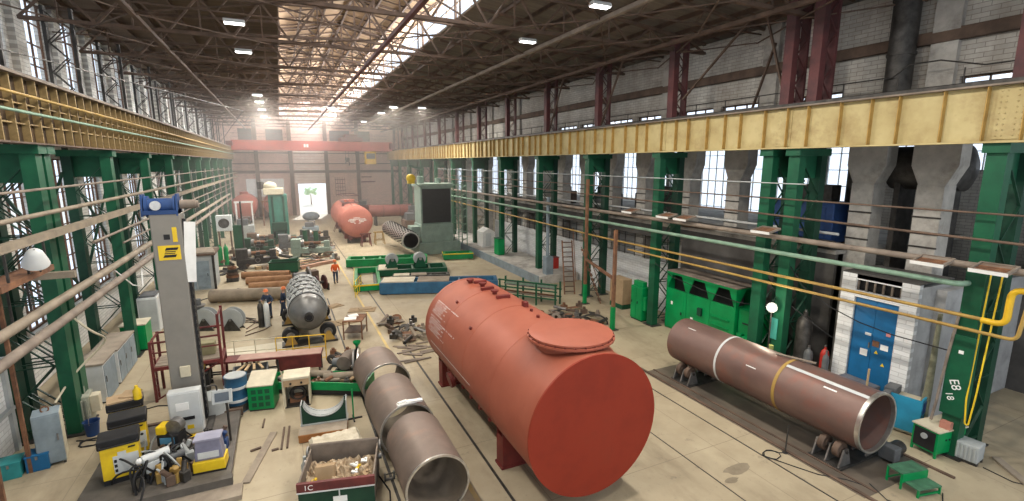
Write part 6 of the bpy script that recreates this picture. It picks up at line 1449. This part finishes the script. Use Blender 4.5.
# ------------------------------------------------------------------ tubes and bins beyond the men
for i,(xa,ya,xb,yb,r,m_,lab) in enumerate([(-4.7,36.2,0.0,34.9,0.42,tan_pipe,'long thick tan tube lying across the floor behind the two men'),(-2.6,38.6,0.2,38.2,0.27,rust_log,'orange brown tube, nearest of three beyond the thick tan tube'),(-2.9,40.6,0.6,40.1,0.27,rust_log,'orange brown tube, middle of three beyond the thick tan tube'),(-3.3,42.9,0.1,41.9,0.27,rust_log,'orange brown tube, last of three beyond the thick tan tube')]):
    t = thing('steel_tube', lab, 'tube', (xa,ya,r+0.02)); build('tube', G().hollow((0,0,0),(xb-xa,yb-ya,0),r,r-0.05,32), m_, t); build('chock', G().box(0.4,0.6,-0.35,0.1,-r-0.02,-r+0.08).box((xb-xa)*0.8,(xb-xa)*0.8+0.2,(yb-ya)*0.8-0.3,(yb-ya)*0.8+0.2,-r-0.02,-r+0.08), wood, t)
t = thing('waste_bin', 'low dark green steel bin beyond the orange brown tubes', 'bin', (-1.4,43.6,0), math.radians(-8))
build('body', wall_x(G(),0,0.06,0,2.2,0.1,1.0,[]).box(0,2.2,1.24,1.3,0.1,1.0).box(0,0.06,0.06,1.24,0.1,1.0).box(2.14,2.2,0.06,1.24,0.1,1.0).box(0.06,2.14,0.06,1.24,0.1,0.16), green, t); build('rim', G().box(-0.04,2.24,-0.04,0.0,0.9,1.02), green_dark, t); build('skid', G().box(0.1,0.3,0,1.3,0,0.1).box(1.9,2.1,0,1.3,0,0.1), steel_dk, t)
blue_mid = mat('dusty mid blue paint', (0.035,0.13,0.24), (0.025,0.085,0.16), 1.5, 0.55)
# ------------------------------------------------------------------ overhead travelling crane by the end wall
t = thing('overhead_crane', 'long red overhead crane bridge spanning the hall before the end wall', 'crane', (0,86.5,0))
m_cr = mat('orange red crane paint',(0.50,0.085,0.06),(0.40,0.065,0.05),0.6,0.5)
build('bridge_beam', G().box(-6.4,17.9,0,0.9,11.0,12.5), m_cr, t, bevel=0.03)
build('bridge_beam', G().box(-6.4,17.9,2.6,3.5,11.0,12.5), m_cr, t, bevel=0.03)
for x in (-6.75,17.75): build('end_truck', G().box(x-0.3,x+0.6,-0.6,4.1,11.3 if x > 0 else 11.62,12.3), maroon_hi, t)
build('trolley', G().box(9.5,13.0,-0.1,3.6,12.55,13.2).box(10.2,12.2,0.3,2.8,13.2,13.7), maroon_hi, t, bevel=0.03)
build('cab', G().box(13.3,15.0,-0.4,1.2,8.8,10.9), yellow_mid, t, bevel=0.05); build('cab_window', G().box(13.45,14.85,-0.42,-0.4,9.7,10.6), screen, t)
build('hand_rail', G().tube([(-6.2,-0.2,13.5),(17,-0.2,13.5)],0.03,6).tube([(-6.2,-0.2,13.0),(17,-0.2,13.0)],0.025,6), maroon_hi, t)
build('hoist_rope', G().cyl((10.3,1.4,9.6),(10.3,1.4,12.6),0.03,n=6).cyl((10.8,1.4,9.6),(10.8,1.4,12.6),0.03,n=6), steel_dk, t); hk = build('hook_block', G().box(10.2,10.9,1.2,1.6,9.3,9.9), steel_dk, t, bevel=0.05); build('hook', G().ring((10.55,1.4,8.9),(0,1,0),0.35,0.09,18,8,-2.2,1.8), steel_dk, hk)
build('number_plate', G().box(3.8,4.1,-0.02,0,11.5,12.0).box(4.2,4.5,-0.02,0,11.5,12.0), paper, t)

# ------------------------------------------------------------------ far red tanks
def far_tank(loc, r, L_, lab, frame=True):
    t = thing('rail_tank', lab, 'tank', loc); z = r+0.75
    pr_ = [(0,-0.28),(r*0.6,-0.2),(r*0.95,-0.06),(r,0.05),(r,L_)]+[(r*math.cos(PI/2*k/5),L_+0.5*math.sin(PI/2*k/5)) for k in range(1,6)]
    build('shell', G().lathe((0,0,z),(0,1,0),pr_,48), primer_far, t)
    build('frame', G().box(-0.9,-0.6,0.2,L_,0.4,0.85).box(0.6,0.9,0.2,L_,0.4,0.85), primer_dk, t)
    for y in (0.8,L_-1.2):
        build('saddle', G().box(-1.3,1.3,y,y+0.4,0.5,1.15), primer_dk, t); build('stand', G().box(-1.0,-0.7,y,y+0.4,0,0.5), steel_dk, t); build('stand', G().box(0.7,1.0,y,y+0.4,0,0.5), steel_dk, t)
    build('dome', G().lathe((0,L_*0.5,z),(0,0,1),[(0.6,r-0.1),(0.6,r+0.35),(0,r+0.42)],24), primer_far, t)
    if frame:
        build('top_platform', G().box(-0.9,0.9,L_*0.35,L_*0.75,z+r+0.02,z+r+0.08).tube([(-0.9,L_*0.35,z+r+0.9),(0.9,L_*0.35,z+r+0.9),(0.9,L_*0.75,z+r+0.9),(-0.9,L_*0.75,z+r+0.9),(-0.9,L_*0.35,z+r+0.9)],0.04,6), maroon, t)
        build('side_ladder', G().bar((-0.9,L_*0.3,z+r),(-r-0.4,L_*0.3,1.0),0.07).bar((-0.9,L_*0.38,z+r),(-r-0.4,L_*0.38,1.0),0.07).bar((-0.3,0.4,z+r*0.98),(-0.9,L_*0.35,z+r+0.9),0.05), maroon, t)
    return t
t = far_tank((7.43,56.7,0), 1.76, 11.5, 'faded red tank with white lettering on its end, standing by the open gate')
g = G(); rnd = random.Random(4)
for row,(w_,zz) in enumerate(((0.35,0.3),(0.8,0.15),(0.95,0.0),(0.7,-0.15),(0.3,-0.3))):
    x = -w_
    while x < w_:
        a = rnd.uniform(0.08,0.14); g.box(x,x+a,-0.262,-0.232,2.6+zz,2.6+zz+0.1); x += a+0.05
build('lettering', g, paper, t)
far_tank((-5.3,83.5,0), 1.75, 6.0, 'faded red tank behind the dark machines, nearer the window side at the end wall', False)
far_tank((-0.9,86.5,0), 1.8, 4.0, 'faded red tank close to the end wall behind the tall green machine column', False)
t = thing('tank_shell', 'long dull red tube lying across the hall beyond the ribbed black pipe', 'tube', (11.2,72.5,2.1)); build('tube', G().hollow((0,0,0),(6.2,0,0),0.85,0.78,36), mat('dull red tube paint',(0.26,0.09,0.075),(0.18,0.065,0.055),1,0.6), t); build('band', G().hollow((2.0,0,0),(2.1,0,0),0.87,0.8,36).hollow((4.4,0,0),(4.5,0,0),0.87,0.8,36), maroon, t); build('trestle', G().box(0.8,1.1,-0.7,0.7,-2.1,-0.7).box(4.9,5.2,-0.7,0.7,-2.1,-0.7), steel_dk, t)
for i,(x,y) in enumerate(((8.0,54.6),(9.6,55.4))):
    t = thing('trestle', ['red trestle frame in front of the lettered rail tank, nearer the gate','yellowish trestle frame in front of the lettered rail tank, nearer the ribbed pipe'][i], 'trestle', (x,y,0)); m_ = [maroon_hi,yellow_pipe][i]
    for a in (-0.5,0.5):
        for b_ in (-0.4,0.4): build('leg', G().bar((a,b_*1.3,0),(a*0.8,b_*0.5,1.3),0.08), m_, t)
    build('beam', G().box(-0.6,0.6,-0.15,0.15,1.3,1.42), m_, t); build('brace', G().bar((-0.45,-0.35,0.5),(0.45,-0.35,0.5),0.06).bar((-0.45,0.35,0.5),(0.45,0.35,0.5),0.06), m_, t)
# studded pipe
t = thing('studded_pipe', 'grey steel pipe covered in rows of black studs, lying on a green machine bed', 'pipe', (10.6,44.6,1.85)); L_ = 10.0
build('shell', G().hollow((0,0,0),(0,L_,0),0.82,0.7,48), steel_lt, t); build('dark_mouth', G().lathe((0,0.02,0),(0,1,0),[(0.7,0),(0.68,L_-0.05),(0,L_-0.05)],48), black, t)
g = G()
for j in range(13):
    for k in range(22):
        a = 2*PI*(k+0.5*(j%2))/22
        if math.sin(a) < -0.3: continue
        d = V((math.cos(a),0,math.sin(a))); c = d*0.83+V((0,0.4+0.72*j,0)); g.cyl(c,c+d*0.07,0.085,n=6)
build('stud_pattern', g, black, t)
# ------------------------------------------------------------------ boring machine and its beds
t = thing('boring_machine', 'tall grey green boring machine with a black panel on its column beyond the machine beds', 'machine', (12.2,46.6,0))
m_gg = mat('grey green machine enamel',(0.28,0.36,0.31),(0.20,0.27,0.23),1.2,0.5)
build('base', G().box(-0.3,4.0,0,3.4,0,1.2), m_gg, t, bevel=0.05); build('pedestal', G().box(0,3.3,0.2,3.0,1.2,3.0), m_gg, t, bevel=0.05); build('column', G().box(0.05,3.2,0.3,2.8,3.0,6.7), m_gg, t, bevel=0.05); build('black_panel', G().box(0.2,3.05,0.2,0.3,3.15,6.5), black, t); build('crown', G().box(-0.15,3.4,0.1,3.0,6.7,7.0), m_gg, t, bevel=0.03)
build('spindle_head', G().box(-0.9,0.0,0.6,2.2,1.6,2.8).cyl((-1.3,1.4,2.2),(-0.9,1.4,2.2),0.35), m_gg, t, bevel=0.05); build('motor', G().cyl((0.4,1.5,7.0),(0.4,1.5,7.7),0.35).cyl((2.2,1.5,7.0),(2.2,1.5,7.5),0.3), m_gg, t)
build('control_arm', G().tube(bend([(0.2,0.2,6.6),(-0.8,-0.6,7.2),(-1.2,-1.0,7.4)],0.3),0.06), m_gg, t)
s = thing('stair_tower', 'pale green stair scaffold standing beside the boring machine', 'scaffold', (16.0,46.6,0.66)); 
for x in (0,0.9):
    for y in (0,1.5): build('post', G().bar((x,y,0),(x,y,6.4),0.08), green_pale, s)
g = G()
for k in range(8):
    z = 0.7+0.78*k; g.bar((0,0,z),(0.9,0,z),0.05).bar((0,1.5,z),(0.9,1.5,z),0.05).bar((0,0,z),(0,1.5,z),0.05).bar((0.9,0,z),(0.9,1.5,z-0.4),0.05)
build('cross_lattice', g, green_pale, s)
t = thing('hoist_block', 'bright yellow hoist block hanging from a jib at the boring machine', 'hoist', (11.0,45.4,7.3)); build('body', G().ball((0,0,0.3),(0.45,0.35,0.4)).box(-0.3,0.3,-0.2,0.2,-0.2,0.3), yellow, t); build('chain', G().cyl((0,0,0.6),(0,0,1.4),0.03,n=6), steel_dk, t)
tag(build('jib_arm', G().bar((0,0,0),(1.9,1.6,-0.35),0.16), m_gg, loc=(10.7,45.2,8.75)), 'grey green jib arm over the yellow hoist block', 'jib')
def bed(loc, L_, D, h, rz, m_, lab, edge=None, plates=0):
    t = thing('machine_bed', lab, 'machine bed', loc, rz)
    build('frame', G().box(0,L_,0,0.25,0.05,h).box(0,L_,D-0.25,D,0.05,h).box(0,0.25,0.25,D-0.25,0.05,h).box(L_-0.25,L_,0.25,D-0.25,0.05,h), m_, t, bevel=0.02)
    g = G(); n = int(L_/1.2)
    for k in range(1,n): g.box(L_*k/n-0.08,L_*k/n+0.08,0.25,D-0.25,0.05,h-0.05)
    build('cross_rib', g, m_, t); build('foot', G().box(0.1,0.5,0.1,D-0.1,0,0.05).box(L_-0.5,L_-0.1,0.1,D-0.1,0,0.05), steel_dk, t)
    for k in range(plates): build('cover_plate', G().box(0.1+k*L_*0.3,0.1+k*L_*0.3+L_*0.27,0.1,D-0.1,h,h+0.06), [cream,board,iron_lt][k%3], t)
    if edge: build('edge_strip', G().box(-0.03,L_+0.03,-0.04,0.0,h-0.08,h+0.02).box(-0.04,0,-0.04,D,h-0.08,h+0.02), edge, t)
    return t
bed((4.6,43.6,0), 7.0,1.8,0.7, math.radians(-14), green_hi, 'bright green machine bed under the grey pipe with black studs')
bed((6.4,38.8,0), 5.6,2.2,0.55, math.radians(-12), green, 'mid green machine bed carrying two grey rollers', None, 1)
bed((4.1,34.8,0), 1.9,6.2,0.5, math.radians(-8), green_hi, 'green platform with yellow edges beside the orange vested man', yellow)
bed((5.6,33.3,0), 8.2,1.7,0.85, math.radians(-19.5), blue_mid, 'long navy blue machine bed beyond the red tank', None, 2)
bed((7.2,36.8,0), 4.4,1.0,0.4, math.radians(-14), steel_dk, 'low dark steel bed between the navy and the mid green beds', None, 2)
bed((13.3,43.2,0), 2.8,1.5,0.6, math.radians(-12), green_hi, 'bright green carriage with yellow edges at the foot of the boring machine', yellow)
for i,(x,y) in enumerate(((7.7,39.3),(9.9,38.9))):
    t = thing('roller_support', ['grey roller support on the mid green bed, nearer the orange vested man','grey roller support on the mid green bed, nearer the boring machine'][i], 'roller support', (x,y,0.56))
    build('bracket', G().prism([(-0.5,0),(0.5,0),(0.2,0.8),(-0.2,0.8)],(0,0.25,0),(1,0,0),(0,0,1),(0,0.08,0)).prism([(-0.5,0),(0.5,0),(0.2,0.8),(-0.2,0.8)],(0,-0.33,0),(1,0,0),(0,0,1),(0,0.08,0)), green, t); build('wheel', G().lathe((0,-0.2,0.72),(0,1,0),[(0.12,0),(0.5,0),(0.5,0.4),(0.12,0.4)],28,True), grey, t); build('shaft', G().cyl((0,-0.4,0.72),(0,0.4,0.72),0.12), steel, t)
railing((4.0,33.4,0),2.0,1.1,yellow,'bright yellow guard rail at the corner of the green platform beside the orange vested man',math.radians(70),3)
t = thing('pallet_rack', 'green pipe rack of horizontal bars beyond the middle of the red tank', 'rack', (12.6,28.6,0), math.radians(-50))
for x in (0,1.3,2.6,3.9):
    for y in (0,0.9): build('post', G().bar((x,y,0),(x,y,1.5),0.1), green, t)
build('rail', G().bar((-0.1,0,0.5),(4.0,0,0.5),0.08).bar((-0.1,0,1.0),(4.0,0,1.0),0.08).bar((-0.1,0,1.45),(4.0,0,1.45),0.08).bar((-0.1,0.9,0.5),(4.0,0.9,0.5),0.08).bar((-0.1,0.9,1.0),(4.0,0.9,1.0),0.08), green, t)
for k in range(7): tag(build('stored_bar', G().bar((0,0,0),(2.3,-2.75,0),0.09), [iron_lt,rust,steel,green_pale][k%4], loc=(13.0+0.04*k,28.6-0.03*k+0.09*k,[0.58,0.66,1.08,1.14,0.6,1.1,1.2][k])), 'metal bar lying along the green pipe rack', 'bar', 'bars on the green pipe rack')

# ------------------------------------------------------------------ tall green column machine and the crowded machine floor
t = thing('column_machine', 'tall dark green machine column with a pale head among the far machines', 'machine', (-1.4,59.3,0))
build('base', G().box(-0.6,2.6,-0.5,2.2,0,0.8), green_dark, t, bevel=0.04); build('column', G().box(0,1.9,0,1.4,0.8,5.6), mat('blue green machine paint',(0.05,0.20,0.15),(0.035,0.14,0.11),1.5,0.5), t, bevel=0.06); build('head', G().box(-0.4,1.6,-0.3,1.0,5.6,6.3).ball((0.3,0.2,6.5),(0.7,0.5,0.5)), cream, t, bevel=0.06); build('motor', G().cyl((-0.6,0.3,6.2),(-0.6,0.3,7.0),0.35), steel_dk, t); build('guide_way', G().box(0.3,0.5,-0.08,0,0.9,5.4).box(1.4,1.6,-0.08,0,0.9,5.4), green_dark, t); build('saddle_box', G().box(0.2,1.7,-0.7,0,1.6,2.6), green_dark, t, bevel=0.04)
def lathe_machine(loc, rz, L_, m_, lab):
    t = thing('lathe', lab, 'lathe', loc, rz)
    build('bed', G().box(0,L_,0,0.9,0.35,0.85).box(0.1,0.8,0.05,0.85,0,0.35).box(L_-0.7,L_-0.1,0.05,0.85,0,0.35), m_, t, bevel=0.03); build('headstock', G().box(0,0.9,0,0.9,0.85,1.75), m_, t, bevel=0.05); build('chuck', G().cyl((0.9,0.45,1.3),(1.15,0.45,1.3),0.36,n=24), steel, t); build('tailstock', G().box(L_-0.6,L_-0.1,0.2,0.7,0.85,1.5).cyl((L_-0.9,0.45,1.3),(L_-0.6,0.45,1.3),0.1), m_, t, bevel=0.03); build('carriage', G().box(L_*0.45,L_*0.45+0.6,-0.15,1.0,0.85,1.15).box(L_*0.48,L_*0.48+0.3,0.1,0.5,1.15,1.4), steel_dk, t); build('handwheel', G().ring((L_*0.5,-0.22,0.75),(0,1,0),0.18,0.03,16,6), steel, t)
    build('workpiece', G().cyl((1.15,0.45,1.3),(L_-0.9,0.45,1.3),0.16,n=20), rust, t); return t
LP = [(-3.9,46.6,0.1,3.2,steel_dk,'dark lathe nearest the orange brown tubes'),(-4.0,53.2,-0.1,3.0,green_dark,'dark green lathe beside the upright green panel'),(0.4,50.8,-0.2,3.6,m_gg,'grey green lathe right before the two short green posts'),(-3.6,57.0,0.05,2.6,iron,'brown lathe in front of the tank on the window side'),(1.6,57.6,0.1,3.0,steel_dk,'dark lathe between the tall green machine and the gate'),(-0.6,54.6,0.1,2.6,grey_dk,'grey lathe in front of the tall green machine column')]
for x,y,rz,L_,m_,lab in LP: lathe_machine((x,y,0),rz,L_,m_,lab)
for i,(x,y) in enumerate(((1.9,55.0),(2.9,54.0))):
    t = thing('bollard', ['short green post among the far machines, nearer the tall green column','short green post among the far machines, nearer the gate way'][i], 'post', (x,y,0)); build('post', G().cyl((0,0,0.05),(0,0,2.0),0.24), green, t); build('cap', G().cyl((0,0,2.0),(0,0,2.08),0.28), green_dark, t); build('base', G().box(-0.4,0.4,-0.4,0.4,0,0.05), steel_dk, t)
t = thing('motor_unit', 'grimy grey motor and pump unit beyond the dimpled vessel', 'motor', (1.0,37.9,0), 0.2); build('bed', G().box(-0.9,0.9,-0.5,0.5,0,0.3), steel_dk, t); build('motor', G().cyl((-0.7,0,0.75),(0.2,0,0.75),0.42,n=24), grey_dk, t); build('disc', G().lathe((0.3,0,0.85),(1,0,0),[(0.1,0),(0.65,0),(0.65,0.12),(0.1,0.12)],30,True), steel, t); build('gearbox', G().box(0.45,1.0,-0.4,0.4,0.3,1.2), iron, t, bevel=0.04)
t = thing('flange_stand', 'dark flange stack on a stand at the end of the three orange brown tubes', 'stand', (-3.9,42.4,0)); build('stand', G().box(-0.4,0.4,-0.4,0.4,0,0.3), steel_dk, t)
for k in range(4): build('flange', G().lathe((0,0,0.3+0.22*k),(0,0,1),[(0.2,0),(0.45-0.05*k,0),(0.45-0.05*k,0.18),(0.2,0.18)],24,True), [rust,iron,steel_dk,rust][k], t)
for k in range(9):
    tag(build('timber_beam', G().ob((0,0,0.15),(0.34,3.6,0.26),rz=math.radians(-62+3*(k%3))), [wood,board,mat('pinkish timber',(0.5,0.3,0.22),(0.38,0.22,0.16),2,0.8)][k%3], loc=(-0.9+0.42*k,46.9-0.16*k+0.3*(k%2),0.0)), 'pale timber beam on the floor beyond the dark green bin', 'timber', 'timber beams beyond the dark green bin')
heap(60, -4.3,2.6, 47.8,62.5, 1.3, 'dark machine part in the crowded machine floor before the far red tanks', 'machine parts before the far tanks', [steel_dk,steel_dk,rust,iron,steel,grey_dk,card,green_dark], 'machine_part', 1.7)
heap(26, 2.2,4.4, 47.0,56.5, 0.8, 'pale machine part beside the gate way, near the short green posts', 'machine parts beside the gate way', [steel,iron_lt,grey,board,rust], 'machine_part', 1.6)
heap(24, -5.2,-3.2, 44.5,62, 0.9, 'rusty part stacked along the window side aisle near the upright green panel', 'rusty parts along the window side aisle', [rust,iron,steel_dk], 'machine_part', 1.4)
for i,(x,y,sx,sy,h,m_,lab) in enumerate([(-5.2,63.5,2.0,1.6,2.6,grey,'pale grey machine cabinet at the end of the window side'),(2.0,63.0,1.8,1.6,1.9,blue_gr,'grey blue machine cabinet near the open gate'),(-5.9,88,1.8,1.6,3.2,cream,'cream machine cabinet at the end wall on the window side'),(13.2,58.0,1.8,2.2,3.0,iron,'brown machine cabinet between the studded pipe and the crane columns'),(15.0,63.5,1.6,2.0,3.4,grey_dk,'dark grey machine cabinet by the last green columns'),(12.0,88.5,2.0,1.5,2.4,maroon_hi,'dark red machine cabinet at the end wall, crane girder side')]):
    block_machine('machine_cabinet',(x,y,0),sx,sy,h,m_,lab,'cabinet',grey_dk)
for i,x in enumerate((-6.0,-2.6)):
    t = thing('door_frame', ['white steel portal frame before the far tank on the window side','rusty steel portal frame before the far tank near the tall machine'][i], 'portal', (x,79,0)); m_ = [white,rust][i]
    build('post', G().box(-0.1,0.1,-0.1,0.1,0,3.4), m_, t); build('post', G().box(1.9,2.1,-0.1,0.1,0,3.4), m_, t); build('lintel', G().box(-0.2,2.2,-0.12,0.12,3.4,3.65), m_, t)
tag(build('blue_tarpaulin', G().ball((0,0,0.6),(1.3,0.9,0.7),18,9), blue_gr, loc=(4.0,84,0)), 'grey blue tarpaulin bundle on the floor at the open gate', 'tarpaulin')
# a leafy shrub outside the gate
rnd = random.Random(12); t = thing('shrub', 'sunlit green shrub in the yard seen through the open gate', 'shrub', (5.8,116,0)); g = G()
for k in range(120):
    a, b_, r = rnd.uniform(0,2*PI), rnd.uniform(-0.4,1.2), rnd.uniform(0.5,1.3); c = V((math.cos(a)*r,math.sin(a)*r*0.8,2.6+1.4*math.sin(b_*1.2)*r*0.6)); g.ob(c,(0.5,0.03,0.3),rz=rnd.uniform(0,3),rx=rnd.uniform(-1,1))
build('foliage', g, mat('sunlit leaf',(0.62,0.80,0.55),(0.50,0.70,0.45),3,0.7), t); build('trunk', G().cyl((0,0,0),(0,0,2.2),0.12,0.08,n=10), rust, t)
# cables across the floor
pipe('floor_cable', [(-3.0,19.2,0.02),(-3.6,20.5,0.02),(-4.8,21.0,0.02),(-6.0,20.6,0.02)], 0.022, black, 'black cable on the floor from welding column to the olive transformer', 'cable', 6)
pipe('floor_cable', [(-5.4,37,0.02),(-4.2,38.5,0.02),(-3.4,39.5,0.02),(-2.8,39.0,0.02)], 0.03, black, 'black cable on the floor from the grey site cabin to the orange brown tubes', 'cable', 6)
pipe('overhead_wire', [(-6.4,16,11.8),(-2,40,12.6),(-6.2,70,11.6)], 0.02, steel_dk, 'thin wire swung under the roof on the window side', 'wire', 5)
